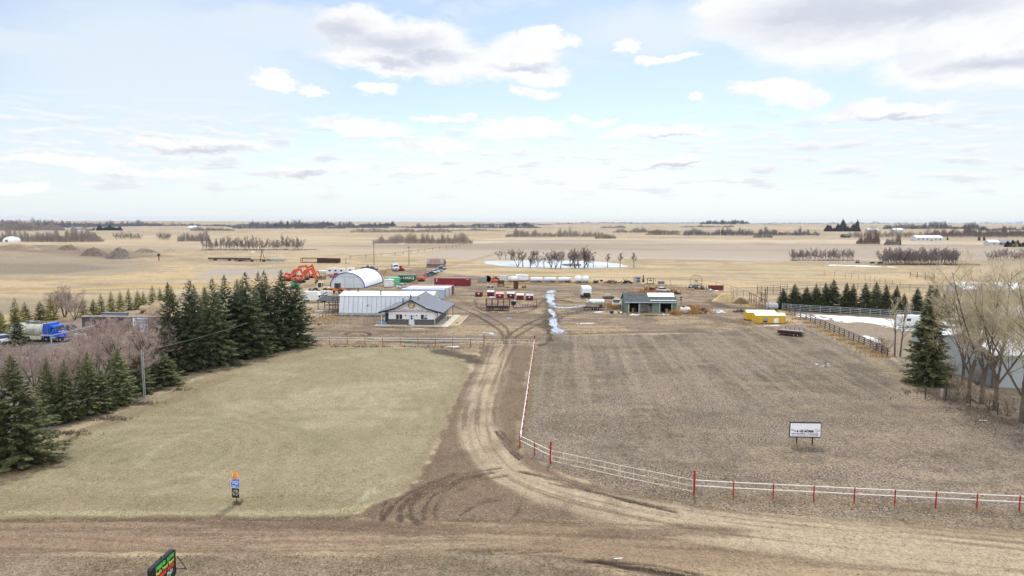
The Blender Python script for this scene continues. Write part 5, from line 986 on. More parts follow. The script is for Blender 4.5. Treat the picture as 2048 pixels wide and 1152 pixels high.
    htank(G(1016, 564), R(-2), 3.4, .85, PLAST, 'smooth white tank between the cage tanks and the white box trailer')
    trailer_box(G(1031, 563), R(-2), 4.6, 1.9, 'white box trailer parked tallest among the tanks on the back fence', 'cargo_trailer', 2.2, wins=0)
    for i, (px, L, lb) in enumerate([(1060, 4.6, 'long white tank first right of the white box trailer'), (1088, 4.4, 'long white tank in the middle of the tank row'), (1116, 4.8, 'long white tank at the right of the tank row')]): htank(G(px, 564.5), R(-1), L, .75, PLAST, lb, wheels_=True, group='long white tanks on the back fence')
    htank(G(1149, 566), R(-2), 2.5, 1.1, PLAST, 'tall ribbed white tank on wheels, left of a pair', wheels_=True, group='ribbed white tank pair'); htank(G(1164, 566), R(-2), 2.5, 1.08, PLAST, 'tall ribbed white tank, right of a pair', group='ribbed white tank pair')
    p = G(1185, 566.5); t = thing('engine_skid', 'black engine on a skid right of the white tank pair', 'engine', p, R(-2)); MB().box(0, 2.4, -.5, .5, .0, .25).build('skid', M_BLACK, t); MB().box(.3, 1.9, -.4, .4, .3, .95).lathe([(0, .25), (.5, .25)], (1.7, 0, .9), 10).tube((.8, 0, .9), (.8, 0, 1.5), .07).build('engine_block', M_DARK, t)
    p = G(1203, 563); t = thing('fallen_drum', 'small dark drum lying between the engine skid and rusty scrap', 'drum', p, R(20)); MB().lathe([(-.5, .3), (-.4, .34), (.4, .34), (.5, .3)], (0, 0, .34), 12).build('body', M_DARK, t, True)
    junk(G(1222, 566.5), 0, 'scrap_heap', 'rusty brown scrap heap on the back fence right of the engine skid', 'scrap', 21, 44, (5.6, 1.8, 2.0), [M_RUST, mat('pinkish_scrap', (150, 120, 108), .8, var=.2)]); junk(G(1254, 567), 0, 'old_cultivator', 'black old cultivator left of the grey fuel cabinet', 'cultivator', 22, 36, (3.6, 1.7, 2.2), [M_BLACK, M_DARK])
    p = G(1268.5, 565.5); t = thing('fuel_cabinet', 'grey steel cabinet with dark opening on the back fence', 'cabinet', p, R(-2)); MB().box(0, 2.3, 0, 1.4, .05, 2.25).build('case', SILV, t); MB().box(1.0, 1.9, -.03, 0, .3, 1.8).build('opening', M_BLACK, t); MB().box(1.2, 1.7, -.05, -.03, .9, 1.2).build('plate', M_WHITE, t)
    p = G(1286.5, 564); t = thing('iron_stove', 'black iron stove pipe post beside the grey cabinet', 'stove', p); MB().lathe([(0, .4), (.9, .4), (1.0, .2), (2.3, .18), (2.35, .24), (2.5, .24)], n=10, axis='z').build('body', M_BLACK, t)
    p = G(1294, 568); t = thing('portal_frame', 'dark portal frame with chains above a flat deck', 'frame', p, R(-2)); MB().box(-.1, 2.4, -.7, .7, .1, .3).build('deck', M_BLACK, t); MB().path([(.1, 0, .3), (.1, 0, 2.1), (2.2, 0, 2.1), (2.2, 0, .3)], .09).build('portal', M_DARK, t); MB().obox((.9, 0, 1.25), (.4, .3, .3), 0, .7).obox((1.5, 0, 1.2), (.4, .3, .3), .4, .7).tube((1.15, 0, 2.1), (1.15, 0, 1.3), .05).build('chain_block', M_BLACK, t)
    p = G(1316, 567.5); t = thing('blue_crate', 'low blue-grey crate right of the portal frame', 'crate', p); MB().box(0, 2.2, -.5, .5, .05, .75).build('case', mat('bluegrey_crate', (92, 108, 132), .6), t); MB().box(-.2, 2.4, -.6, .6, .75, .82).build('lid', M_DARK, t)
    # in front of the fence
    p = G(995, 573.5); t = thing('rust_box', 'rust-brown steel box with tan lower panel behind the dumpsters', 'box', p, R(-3)); MB().box(0, 2.15, 0, 1.6, .1, 1.95).build('shell', M_RUST, t); MB().prism('y', [(.2, .1), (2.0, .1), (2.0, .7), (1.1, 1.0), (.3, .75)], -.03, 0).build('tan_panel', mat('tan_panel', (176, 136, 96), .8), t); MB().box(-.08, 2.23, -.08, 1.68, 1.95, 2.05).build('lid', mat('dark_rust', (70, 46, 40)), t)
    p = G(1027, 577.5); t = thing('rust_locker', 'tall dark rusty locker standing right of the rust-brown box', 'locker', p, R(-3)); MB().box(0, 1.5, 0, 1.2, 0, 2.55).build('case', mat('dark_rust', (70, 46, 40)), t); MB().box(.1, 1.4, -.03, 0, .1, 2.45).build('door', M_RUST, t); MB().tube((1.25, -.06, 1.1), (1.25, -.06, 1.5), .03).build('handle', M_DARK, t); MB().box(-.06, 1.56, -.06, 1.26, 2.55, 2.62).build('top', M_BLACK, t)
    p = G(973, 575); t = thing('utility_trailer', 'small flat trailer with white fenders left of the rust-brown box', 'trailer', p, R(6)); MB().box(0, 2.3, -.7, .7, .5, .65).tube((2.3, 0, .5), (3.3, 0, .6), .06).build('deck', SILV, t); MB().box(.4, 1.4, -.85, -.7, .6, .8).build('fender', M_WHITE, t); wheels(t, [(.6, -.8, .3), (.6, .8, .3), (1.9, -.8, .3)], .3, .18)
    p = G(1009, 575.3); t = thing('timber_beam', 'dark timber beam lying between the two rusty boxes', 'beam', p); MB().box(0, 1.7, -.1, .1, 0, .2).build('beam', M_DARK, t)
    p = G(1044, 576.5); t = thing('rusty_plough', 'small orange-brown rusty plough right of the tall locker', 'plough', p); MB().obox((.3, 0, .4), (.8, .3, .5), .4, .3, .4).obox((1.0, 0, .45), (.6, .3, .6), -.3, .2, -.4).tube((-.2, 0, .2), (1.5, 0, .7), .08).build('share', mat('orange_rust', (132, 84, 48), .85, var=.25), t)
    # camper, seed trailer, pickup
    p = G(1164.5, 597); t = thing('fifth_wheel_camper', 'white fifth-wheel camper with dark front window facing the gate', 'camper', p, R(-2)); W, D = 2.55, 6.8
    cm = mat('camper_white', (236, 238, 241), .4, var=.03, dirt=(208, 210, 214), damt=.25); MB().prism('x', [(0, 1.3), (.5, 1.0), (1.9, .65), (D, .65), (D, 3.1), (.25, 3.1), (0, 2.8)], 0, W).build('body', cm, t); MB().box(.32, W - .32, -.02, .42, 1.06, 1.62).build('front_window', M_GLASS, t)
    for y in (1.2, 2.3): MB().box(-.02, 0, y, y + .5, 1.8, 2.5).build('side_window', mat('blue_glass', (70, 92, 150), .2), t)
    MB().box(.8, 1.5, 1.0, 1.8, 3.1, 3.4).box(1.7, 2.2, 2.5, 3.1, 3.1, 3.3).build('roof_unit', cm, t); MB().box(.7, 1.1, -.02, .0, 2.3, 2.36).box(1.4, 1.9, -.02, 0, 2.3, 2.36).build('marking', mat('grey_trim', (120, 126, 140)), t); MB().box(.5, W - .5, .6, 1.6, .55, .95).build('pin_box', M_BLACK, t); wheels(t, [(x, y, .38) for x in (.15, W - .15) for y in (4.2, 5.1)], .38, .24)
    for x in (.4, W - .4): MB().tube((x, 1.3, 0), (x, 1.3, .8), .06).build('landing_leg', M_DARK, t)
    p = G(1171, 620.5); t = thing('grain_trailer', 'tan and white tandem grain trailer with auger pipe before the camper', 'trailer', p, R(-3)); L, W = 4.7, 2.2; bd = mat('weathered_tan_steel', (158, 148, 134), .6, var=.15, dirt=(118, 100, 84), damt=.6)
    MB().prism('y', [(.3, .8), (L - .4, .8), (L - .2, 1.2), (L - .2, 2.0), (.1, 2.0), (.1, 1.2)], 0, W).build('hopper', bd, t); MB().prism('x', [(0, 1.98), (W, 1.98), (W - .35, 2.45), (W / 2, 2.6), (.35, 2.45)], 1.0, L - .1).build('cover', mat('cover_white', (206, 214, 218), .5, var=.05), t); k = MB()
    for x in np.linspace(.3, L - .5, 5): k.box(x - .04, x + .04, -.05, 0, .85, 2.0)
    k.box(.1, L - .2, -.05, 0, 1.3, 1.4).build('rib', bd, t); MB().tube((0, -.1, 2.75), (2.1, -.15, 1.85), .11, n=8).build('auger', M_WHITE, t); MB().box(-.5, L - .2, .3, W - .3, .5, .75).tube((-.4, W / 2, .5), (-1.4, W / 2, .4), .07).tube((-.3, .2, .5), (-.3, .2, -.0), .05).tube((L - .1, .2, .4), (L + .05, .1, 2.6), .05).build('chassis', M_BLACK, t); MB().box(L - 1.4, L - .6, -.08, 0, .75, 1.5).build('engine_box', M_RUST, t); wheels(t, [(x, y, .38) for x in (L * .42, L * .62) for y in (0, W)], .38, .26, )
    car(G(1233, 612), R(78), (226, 230, 234), 'white old pickup facing away beside the green shed', 'pickup')
    p = G(1239.5, 616.5); t = thing('plastic_barrel', 'dark blue plastic barrel at the left wall of the green shed', 'barrel', p); MB().lathe([(0, .3), (.1, .36), (.85, .38), (1.0, .3), (1.05, .15)], n=14, axis='z').build('body', mat('navy_plastic', (40, 56, 104), .4), t, True)
    p = G(1223.5, 627); t = thing('water_trough', 'dark blue tub on the ground left of the green shed', 'tub', p); MB().lathe([(0, .4), (.6, .48), (.6, .4), (.1, .34)], n=14, axis='z').build('body', mat('navy_plastic', (40, 56, 104)), t, True)
    t = junk(G(1234, 626.5), 0, 'scrap_bags', 'pale bags and scraps heaped at the left front of the green shed', 'scrap', 31, 16, (2.6, 1.0, .7), [M_WHITE, mat('cream_scrap', (206, 196, 160), .7), mat('navy_plastic', (40, 56, 104))]); 
    p = G(1217, 597.5); t = thing('rusted_car', 'tan rusted car shell alone in the grass behind the white pickup', 'car', p, R(5)); MB().prism('y', [(-1.5, .2), (-1.5, .7), (-.9, .8), (1.0, .8), (1.5, .65), (1.5, .2)], -.8, .8).build('body', mat('car_rust_brown', (106, 84, 70), .8, var=.2), t); MB().prism('y', [(-.9, .78), (-.5, 1.35), (.45, 1.35), (.9, .78)], -.7, .7).build('roof', mat('car_tan', (186, 176, 160), .6, var=.15), t); wheels(t, [(x, -.8, .3) for x in (-1, 1)], .3, .18)
    # right of and behind the shed
    t = htank(G(1359, 627), R(-6), 2.55, .62, mat('white_tank_aged', (222, 224, 220), .5, var=.08, dirt=(180, 170, 156)), 'aged white fuel tank lying in reeds right of the green shed'); MB().box(.6, 1.3, -.2, .3, 1.55, 1.85).build('pump', M_BLACK, t); MB().obox((1.5, -.75, .5), (1.1, .1, .35), 0, .2, -.3).build('loose_panel', mat('pinkish_panel', (206, 180, 176), .6), t)
    p = G(1362, 612); t = thing('mailbox_post', 'black post with small boxes behind the aged white tank', 'post', p); MB().tube((0, 0, 0), (0, 0, 2.4), .06).build('post', M_DARK, t); MB().box(-.35, .05, -.15, .15, 1.5, 1.85).box(-.3, .3, -.15, .15, 2.1, 2.35).build('box', M_BLACK, t)
    p = G(1405, 625.5); t = thing('snowmobile', 'black and white snowmobile parked between reeds and a grey tarpaulin', 'snowmobile', p, R(-70)); MB().prism('y', [(-1.3, .3), (-1.3, .7), (-.2, .75), (.3, 1.0), (.9, .75), (1.3, .4), (1.2, .25)], -.35, .35).build('body', M_BLACK, t); MB().prism('y', [(.3, 1.0), (.45, 1.35), (.5, 1.35), (.6, .9)], -.3, .3).build('windshield', M_GLASS, t); MB().prism('y', [(-1.2, .72), (-.25, .76), (-.25, .9), (-1.2, .86)], -.28, .28).build('seat', M_DARK, t)
    for y in (-.5, .5): MB().box(.2, 1.5, y - .08, y + .08, 0, .12).tube((.8, y, .1), (.7, y * .5, .5), .04).build('ski', M_WHITE, t)
    MB().obox((-.2, -.75, .35), (1.4, .6, .12), .2, .1).build('sled', M_WHITE, t)
    p = G(1430, 625); t = thing('crumpled_tarp', 'crumpled pale grey tarpaulin on the ground right of the snowmobile', 'tarpaulin', p); k = MB(); rn = random.Random(8); n = 9
    vs = [((i / (n - 1) - .5) * 4.4 + rn.uniform(-.2, .2), (j / (n - 1) - .5) * 2.6 + rn.uniform(-.2, .2), max(.02, (1 - abs(i - 5) / 6) * (1 - abs(j - 4) / 5) * 1.1 * rn.uniform(.2, 1))) for j in range(n) for i in range(n)]
    k.add(vs, [(j * n + i, j * n + i + 1, (j + 1) * n + i + 1, (j + 1) * n + i) for j in range(n - 1) for i in range(n - 1)]); k.build('sheet', mat('pale_tarp', (196, 196, 206), .5, var=.1), t)
    p = G(1325, 583.5); car(p, R(10), (222, 220, 216), 'white wrecked car body behind the green shed roof', 'car', nm='wrecked_car'); junk(G(1300, 585), 0, 'scrap_heap', 'reddish scrap pile right behind the green shed ridge', 'scrap', 41, 40, (5.5, 2.4, 2.6), [M_RUST, M_MAROON]); junk(G(1352, 588), 0, 'old_tractor_wreck', 'small rusty wreck at the right end of the green shed', 'wreck', 42, 22, (2.2, 1.6, 1.5), [M_RUST, M_DARK])
    p = G(1392, 570); t = thing('rake_wheel', 'large thin spoked hay rake wheel above the scrap pile', 'wheel', p, R(-10)); k = MB(); rr = 2.0
    for i in range(20):
        a, b = [2 * math.pi * q / 20 for q in (i, i + 1)]; k.tube((rr * math.cos(a), 0, 1.4 + rr * math.sin(a)), (rr * math.cos(b), 0, 1.4 + rr * math.sin(b)), .06, n=4)
        if i % 3 == 0: k.tube((0, 0, 1.4), (rr * math.cos(a), 0, 1.4 + rr * math.sin(a)), .03, n=4)
    k.build('rim', M_DARK, t); MB().lathe([(-.15, .25), (.15, .25)], (0, 0, 1.4), 8, 'y').build('hub', M_BLACK, t)
    for i in range(0): pass
    junk(G(1386, 576), 0, 'machine_scrap', 'teal and white machine scrap at the left end of the long junk pile', 'scrap', 51, 44, (4.8, 2.4, 2.4), [TEAL, SILV, M_DARK]); junk(G(1404, 579), 0, 'machine_scrap', 'maroon and silver scrap in the middle of the long junk pile', 'scrap', 52, 52, (6.0, 2.4, 2.3), [M_MAROON, SILV, M_RUST])
    p = G(1431, 580); t = thing('red_beam_stack', 'dark maroon stacked beams at the right end of the long junk pile', 'beams', p, R(-3)); k = MB()
    for i in range(4): k.box(-2.2, 2.4, -.5 + .3 * i, -.3 + .3 * i, .1 + .02 * i, 1.5)
    k.build('beam', M_MAROON, t); junk(G(1423, 583.5), 0, 'pale_scrap', 'pale loose scrap in front of the maroon beam stack', 'scrap', 53, 26, (3.4, 1.6, 1.2), [SILV, M_WHITE])
    p = G(1526, 604); t = thing('loading_chute', 'weathered timber loading chute with slatted ramp and tall posts', 'chute', p, R(-4)); k = MB(); wd = mat('grey_brown_timber', (96, 80, 70), .9, var=.25)
    for x, h in ((-.5, 2.6), (.55, 3.6), (1.0, 4.2)): k.tube((x, 0, 0), (x, .0, h), .12, n=6)
    for z in np.linspace(.4, 2.2, 7): k.box(-.5, .55, -.1, .1, z, z + .1)
    k.obox((-.8, 0, 2.6), (1.2, .2, .12), 0, 0, .2); k.build('timber', wd, t)
    htank(G(1531, 621), R(-5), 3.0, .8, mat('grey_tank_aged', (176, 176, 180), .6, var=.1), 'grey tank lying behind the yellow huts'); junk(G(1480, 624), 0, 'branch_pile', 'low dark pile of branches left of the yellow huts', 'branches', 61, 26, (3.0, 1.6, .7), [M_DARK, wd]); junk(G(1541, 613), 0, 'dark_implement', 'dark implement by the pipe pen behind the yellow huts', 'implement', 62, 16, (1.6, 1.2, 1.2), [M_DARK])
    p = G(1557, 669); t = thing('feed_bunk_trailer', 'low dark trailer carrying two long feed bunks, right of yellow huts', 'trailer', p, R(-34)); k = MB()
    for y, m, nm in ((0, M_MAROON, 'rusty_bunk'), (1.3, M_GALV, 'steel_bunk')): MB().prism('x', [(y - .5, .85), (y - .38, .52), (y + .38, .52), (y + .5, .85), (y + .43, .85), (y + .32, .58), (y - .32, .58), (y - .43, .85)], 0, 4.2).build(nm, m, t)
    for x in np.linspace(0, 4.2, 6):
        for y in (-.6, 1.9): k.box(x - .04, x + .04, y - .04, y + .04, .4, 1.35 if y > 0 or x < .1 else .9)
    k.box(-.1, 4.4, -.6, 1.9, .38, .5); k.build('deck', M_BLACK, t); wheels(t, [(x, y, .28) for x in (2.9, 3.6) for y in (-.55, 1.85)], .28, .2)
    p = G(1650, 732); t = thing('stump_heap', 'heap of pale broken stumps and stones in the paddock', 'stumps', p); k = MB(); rn = random.Random(3)
    for i in range(11): a = rn.uniform(0, 6.3); k.tube((rn.uniform(-.5, .5), rn.uniform(-.4, .4), 0), (.7 * math.cos(a), .5 * math.sin(a), rn.uniform(.2, 1.1)), .1, .03, 5)
    k.build('root', mat('bleached_wood', (176, 168, 158), .9, var=.2), t); q = MB()
    for i in range(7): q.obox((rn.uniform(-1.3, .9), rn.uniform(-.6, .6), .1), (rn.uniform(.25, .6), .3, .25), rn.uniform(0, 3), .2)
    q.build('stone', mat('pale_stone', (206, 204, 200), .9, var=.1), t)
    p = G(1967, 842); t = thing('white_litter_board', 'small white board lying on the ground before the poplars', 'board', p, R(-20)); MB().obox((0, 0, .05), (.75, .22, .04), 0, .1).build('board', M_WHITE, t)
    # machines on the left
    tank_truck(G(790, 541.5), R(-72), (224, 230, 236), (206, 206, 202), 'white tanker truck with long bonnet parked beyond the arch shelter', TL=5.2)
    tank_truck(G(95, 682), R(-7), (40, 92, 208), (206, 204, 188), 'blue vacuum tank truck with cream tank behind the small left spruces', ['APOLLO', 'VAC SERVICE'], TL=6.4)
    car(G(4, 686), R(-30), (190, 206, 222), 'pale silver car at the left edge behind the reddish bushes', 'car'); car(G(140, 668), R(5), (70, 66, 74), 'dark pickup parked right of the blue tank truck', 'pickup')
    car(G(857, 553), R(55), (96, 104, 120), 'grey wrecked car nearest in the line of scrapped cars', 'car', 'line of scrapped cars'); 
    for i, (px, py, rgb, lb) in enumerate([(863, 549.5, (58, 62, 70), 'black wrecked car second in the line of scrapped cars'), (869, 546, (214, 220, 228), 'white wrecked car third in the line of scrapped cars'), (876, 543, (172, 188, 208), 'pale blue wrecked car fourth in the line of scrapped cars'), (881.5, 540, (60, 70, 86), 'navy wrecked car fifth in the line of scrapped cars'), (885, 537.5, (205, 210, 216), 'silver wrecked car farthest in the line of scrapped cars')]): car(G(px, py), R(20), rgb, lb, 'car', 'line of scrapped cars')
    e0 = excavator(G(575, 562), R(-6), 'orange excavator farthest left, its boom arched over the spruce tips', 'orange excavators', 1, .92); 
    for px, py, rz, sc_, lb, ps in [(598, 566, -12, .95, 'orange excavator nearest the camera with stick folded down', 0), (585, 556, -4, 1.0, 'orange excavator with the longest flat boom at the back', 1), (607, 560, -18, .9, 'orange excavator with the highest raised boom', 2), (622, 556, -10, .55, 'small orange excavator at the right end of the excavators', 1)]: excavator(G(px, py), R(rz), lb, 'orange excavators', ps, sc_)
    wheel_loader(G(676, 587.5), R(-6), (216, 120, 66), (34, 78, 70), 'orange wheel loader with dark green cab before the arch shelter'); wheel_loader(G(641, 585), R(172), (216, 200, 170), (222, 208, 178), 'cream wheel loader left of the orange loader')
    t = trailer_box(G(655.5, 551), R(-3), 7.0, 2.4, 'white travel trailer with small windows behind the excavators', rgb=(218, 222, 226)); trailer_box(G(695, 549), R(-3), 2.8, 2.2, 'short pale trailer touching the long white travel trailer', wins=1)
    car(G(672, 555), R(-20), (206, 84, 78), 'red pickup parked in front of the white travel trailer', 'pickup'); 
    p = G(632, 559); t = thing('pallet_stack', 'dark stacked pallets between the excavators and the travel trailer', 'pallets', p); k = MB()
    for j in range(5): k.box(0, 3.4, 0, 1.2, .3 * j, .3 * j + .12).box(0, .15, 0, 1.2, .3 * j + .12, .3 * j + .3).box(1.6, 1.8, 0, 1.2, .3 * j + .12, .3 * j + .3).box(3.2, 3.4, 0, 1.2, .3 * j + .12, .3 * j + .3)
    k.build('pallet', mat('old_pallet', (120, 106, 94), .9, var=.2), t)
    p = G(606, 604); t = thing('cube_van', 'white cube van with bright box body parked right of the big spruces', 'van', p, R(-3)); MB().box(0, 4.4, -1.1, 1.1, .75, 2.9).build('cargo_box', M_WHITE, t); MB().box(4.3, 4.42, -1.12, 1.12, .7, 2.95).build('box_edge', mat('van_edge', (244, 246, 248), .4), t); MB().prism('y', [(4.45, .5), (6.3, .5), (6.25, 1.2), (5.4, 1.4), (4.9, 2.1), (4.45, 2.15)], -1.0, 1.0).build('cab', M_WHITE, t); MB().prism('y', [(5.42, 1.42), (4.93, 2.08), (4.9, 2.05), (5.38, 1.4)], -.9, .9).build('windscreen', M_GLASS, t); MB().box(4.6, 5.1, -1.02, 1.02, 1.35, 1.9).build('side_window', M_GLASS, t); wheels(t, [(x, y, .42) for x in (1.0, 5.5) for y in (-.95, .95)], .42, .26)
    p = G(643, 594); t = thing('deck_trailer', 'flat pale trailer deck with blue stripe behind the cube van', 'trailer', p, R(-3)); MB().box(0, 3.0, -1.1, 1.1, .8, 1.75).build('side_board', mat('deck_pale', (206, 206, 206), .5), t); MB().obox((1.5, -1.13, 1.3), (1.4, .03, .22), 0, 0, R(-30)).build('blue_stripe', mat('navy_plastic', (40, 56, 104)), t); wheels(t, [(x, -1.0, .4) for x in (.8, 1.7)], .4, .24)
    p = G(583, 577); t = thing('teal_tank', 'teal machine showing through the gap between spruce tips', 'tank', p); MB().lathe([(0, .5), (.2, .9), (2.0, .9), (2.2, .5)], (0, 0, 1), 14).build('shell', mat('teal_paint', (56, 150, 124), .5), t, True); MB().box(0, 2.2, -.6, .6, 0, .3).build('skid', M_DARK, t)
    p = G(803.5, 541.5); t = thing('red_skid_loader', 'small red crawler machine right of the white tanker truck', 'machine', p, R(-10)); MB().prism('y', [(-.9, .5), (.9, .5), (.9, 1.1), (.2, 1.5), (.1, 2.2), (-.7, 2.2), (-.9, 1.4)], -.7, .7).build('body', mat('machine_red', (186, 56, 46), .5, var=.1), t); MB().prism('y', [(-.6, 1.5), (.0, 1.5), (-.05, 2.1), (-.6, 2.1)], -.72, .72).build('window', M_GLASS, t)
    for y in (-.85, .85): MB().prism('y', [(-1.2, .3), (-1.0, .05), (1.0, .05), (1.2, .3), (1.0, .6), (-1.0, .6)], y - .18, y + .18).build('track', M_BLACK, t)
    p = G(841, 562.5); t = thing('red_backhoe', 'salmon red backhoe with raised arm right of the green container', 'machine', p, R(160)); rd = mat('faded_salmon', (214, 104, 84), .5, var=.1); MB().prism('y', [(-1.4, .6), (1.2, .6), (1.2, 1.3), (-.2, 1.5), (-1.4, 1.3)], -.7, .7).build('body', rd, t); c = MB()
    for x in (-.6, .4):
        for y in (-.6, .6): c.box(x - .05, x + .05, y - .05, y + .05, 1.3, 2.5)
    c.box(-.7, .5, -.7, .7, 2.5, 2.6).build('canopy', rd, t); MB().tube((-1.2, 0, 1.2), (-2.0, 0, 2.8), .15).tube((-2.0, 0, 2.8), (-2.6, 0, 1.2), .12).build('arm', rd, t); MB().prism('y', [(1.6, .2), (2.2, .2), (1.7, .9)], -.9, .9).build('bucket', M_DARK, t); wheels(t, [(-.9, y, .55) for y in (-.8, .8)] + [(.9, y, .4) for y in (-.8, .8)], .5, .32)
    for i, (px, py, rgb, lb) in enumerate([(744, 541, (60, 66, 78), 'dark pickup behind the ridge of the arch shelter'), (735, 539, (96, 74, 60), 'brown truck at the far edge left of the tanker truck'), (806, 576, (196, 206, 210), 'silver jeep beside the right wall of the arch shelter')]): car(G(px, py), R(-20 + 40 * i), rgb, lb, 'pickup' if i < 2 else 'car')
    p = G(757, 582); t = thing('pallet_rack', 'small white shelving with jars of parts near the barn roof', 'rack', p + Vector((7.5, 0, 0)), R(-3)); 
    for z in (.3, .9, 1.5): MB().box(0, 4.0, 0, .8, z, z + .08).build('shelf', M_WHITE, t)
    k = MB(); rn = random.Random(6)
    for i in range(16): k.obox((.2 + .24 * i, .4, rn.choice((.55, 1.15, 1.75))), (.3, .3, .35), rn.uniform(0, 1))
    k.build('stored_part', SILV, t)
    # dark wall, sign and heaps left of the big spruces
    p = G(165, 663); L = 23.0; t = thing('dark_board_wall', 'long dark board wall with pale top rail behind the reddish bushes', 'wall', p, R(-1)); MB().box(0, L, 0, .25, 0, 2.9).build('wall', mat('dark_wall_boards', (82, 74, 82), .8, var=.15, stretch=(3, 1, .3)), t); MB().box(0, L - 2, -.05, .3, 2.9, 3.1).build('top_rail', mat('pale_timber', (196, 186, 164)), t); b = MB().box(10.0, 12.9, -.12, 0, 1.0, 2.75).build('sign', mat('yard_sign_white', (224, 226, 232), .5), t)
    text('TRAILER', .6, mat('yard_sign_ink', (60, 66, 130), .5), b, (11.45, -.13, 2.35), width=2.2, bold=.02); text('PARKING', .6, mat('yard_sign_ink', (60, 66, 130)), b, (11.45, -.13, 1.8), width=2.4, bold=.02); text('CALL', .35, mat('yard_sign_grey', (130, 136, 170), .5), b, (11.45, -.13, 1.3), width=1.5)
    p = G(318, 690); t = thing('blue_roof_shed', 'low blue-grey shed with slanting pale roof edge left of big spruces', 'shed', p + Vector((-4.5, -1, 0)), R(18)); MB().box(0, 9, 0, 5, 0, 2.4).build('wall', mat('bluegrey_wall', (96, 100, 124), .7, var=.1), t); MB().box(-.3, 9.3, -.4, 5.4, 2.4, 2.55).build('roof', mat('shed_roof_grey', (120, 124, 142), .6), t); MB().box(-.3, 9.3, -.5, -.4, 2.36, 2.6).build('eave_strip', M_WHITE, t)
    p = G(316, 643); t = thing('red_toolbox', 'crimson metal job box beside the dirt mound on the left', 'box', p, R(12)); MB().box(0, 2.2, 0, 1.2, .1, 1.1).prism('x', [(0, 1.1), (1.2, 1.1), (.6, 1.5)], 0, 2.2).build('case', mat('crimson_paint', (150, 28, 56), .5), t); MB().box(2.21, 2.24, .4, .8, .5, .9).build('latch', M_WHITE, t)
    for i, (px, py, lb) in enumerate([(232, 634, 'stack of yellow lumber lying above the dark wall'), (247, 640, 'second stack of yellow lumber right above the white sign')]):
        t = thing('lumber_stack', lb, 'lumber', G(px, py), R(8 * i)); k = MB()
        for a in range(3):
            for b_ in range(5): k.box(-1.6 + .1 * a, 1.6 - .1 * a, -.6 + .25 * b_, -.4 + .25 * b_, .1 + .2 * a, .27 + .2 * a)
        k.build('plank', mat('fresh_lumber', (214, 186, 138), .8, var=.15, stretch=(.3, 6, 6)), t)
    t = htank(G(280, 626), R(-2), 3.2, .7, mat('tan_hull', (186, 166, 130), .6), 'tan rounded tank on the slope of the dirt mound'); p = G(205, 640); t = thing('grey_skip', 'grey steel skip bin behind the dark board wall', 'skip', p, R(-2)); MB().prism('y', [(0, .0), (4.4, 0), (4.9, 1.5), (-.4, 1.5)], 0, 1.8).build('bin', mat('skip_grey', (116, 122, 138), .6, var=.12), t); MB().box(-.45, 4.95, -.06, 0, 1.42, 1.54).build('rim', M_DARK, t)
    for i, px in enumerate((152, 160, 168, 175)):
        t = thing('concrete_block', 'pale concrete block in the line right of the blue truck', 'block', G(px, 673 + .6 * i), R(5 * i), 'pale blocks right of the blue truck'); MB().prism('y', [(-.4, 0), (.4, 0), (.32, .55), (-.32, .55)], -.3, .3).build('block', M_WHITE, t)
    # far equipment line on the left plain
    for i, (px, py, L, hh, m, nm, lb) in enumerate([(416, 521, 22, .8, M_DARK, 'flat_rail_car', 'long dark flat deck on the far left plain'), (468, 523, 18, .5, M_DARK, 'steel_deck', 'low dark steel deck left of the tripod on the far plain'), (535, 522.5, 9, 1.4, SILV, 'grey_trailer', 'small grey trailer right of the tripod on the far plain'), (602, 525.5, 13.5, 2.3, M_RUST, 'rail_crate', 'open-sided slatted crate on the far plain'), (634, 526, 11.5, 2.4, mat('dark_rust', (70, 46, 40)), 'ore_box', 'dark maroon steel box right of the open crate on the far plain')]):
        t = thing(nm, lb, 'equipment', G(px, py), R(-2)); k = MB()
        if nm == 'rail_crate': k.path([(0, 0, .2), (L, 0, .2), (L, 0, hh), (0, 0, hh), (0, 0, .2)], .15, 4).path([(0, 2.5, .2), (L, 2.5, .2), (L, 2.5, hh), (0, 2.5, hh), (0, 2.5, .2)], .15, 4)
        else: k.box(0, L, 0, 2.6, .6 if hh < 1 else .2, .6 + hh if hh < 1 else hh)
        k.build('deck' if hh < 1 else 'shell', m, t); q = MB()
        for x in (L * .15, L * .5, L * .85): q.box(x - .4, x + .4, .2, 2.4, 0, .65 if hh < 1 else .22)
        q.build('support', M_BLACK, t)
    p = G(524, 523); t = thing('tripod_frame', 'tall rusty tripod frame standing on the far plain', 'tripod', p); k = MB()
    for a in (.4, 2.5, 4.6): k.tube((1.6 * math.cos(a), 1.6 * math.sin(a), 0), (0, 0, 6.2), .14, n=5)
    k.tube((-1.2, 0, 6.2), (1.2, 0, 6.2), .14, n=5); k.build('leg', M_RUST, t)
    p = G(318, 522); t = thing('lone_post', 'lone dark post on the left plain before the far grove', 'post', p); MB().tube((0, 0, 0), (0, 0, 4), .25).box(-.7, .7, -.2, .2, 2.6, 3.6).build('post', M_DARK, t)
    # neighbours behind the poplars
    trailer_box(G(1797, 655), R(-4), 5.6, 2.0, 'white motorhome parked by the snow left of the big right spruce', 'motorhome', wins=2, cat='motorhome'); car(G(1880, 664), R(-10), (150, 154, 160), 'grey pickup seen just right of the big right spruce', 'pickup'); car(G(1920, 657), R(-6), (226, 228, 230), 'white van with snow on its roof behind the poplars', 'van', nm='parked_van'); car(G(1900, 666), R(-6), (70, 92, 90), 'dark green car beside the snowy van behind the poplars', 'car')
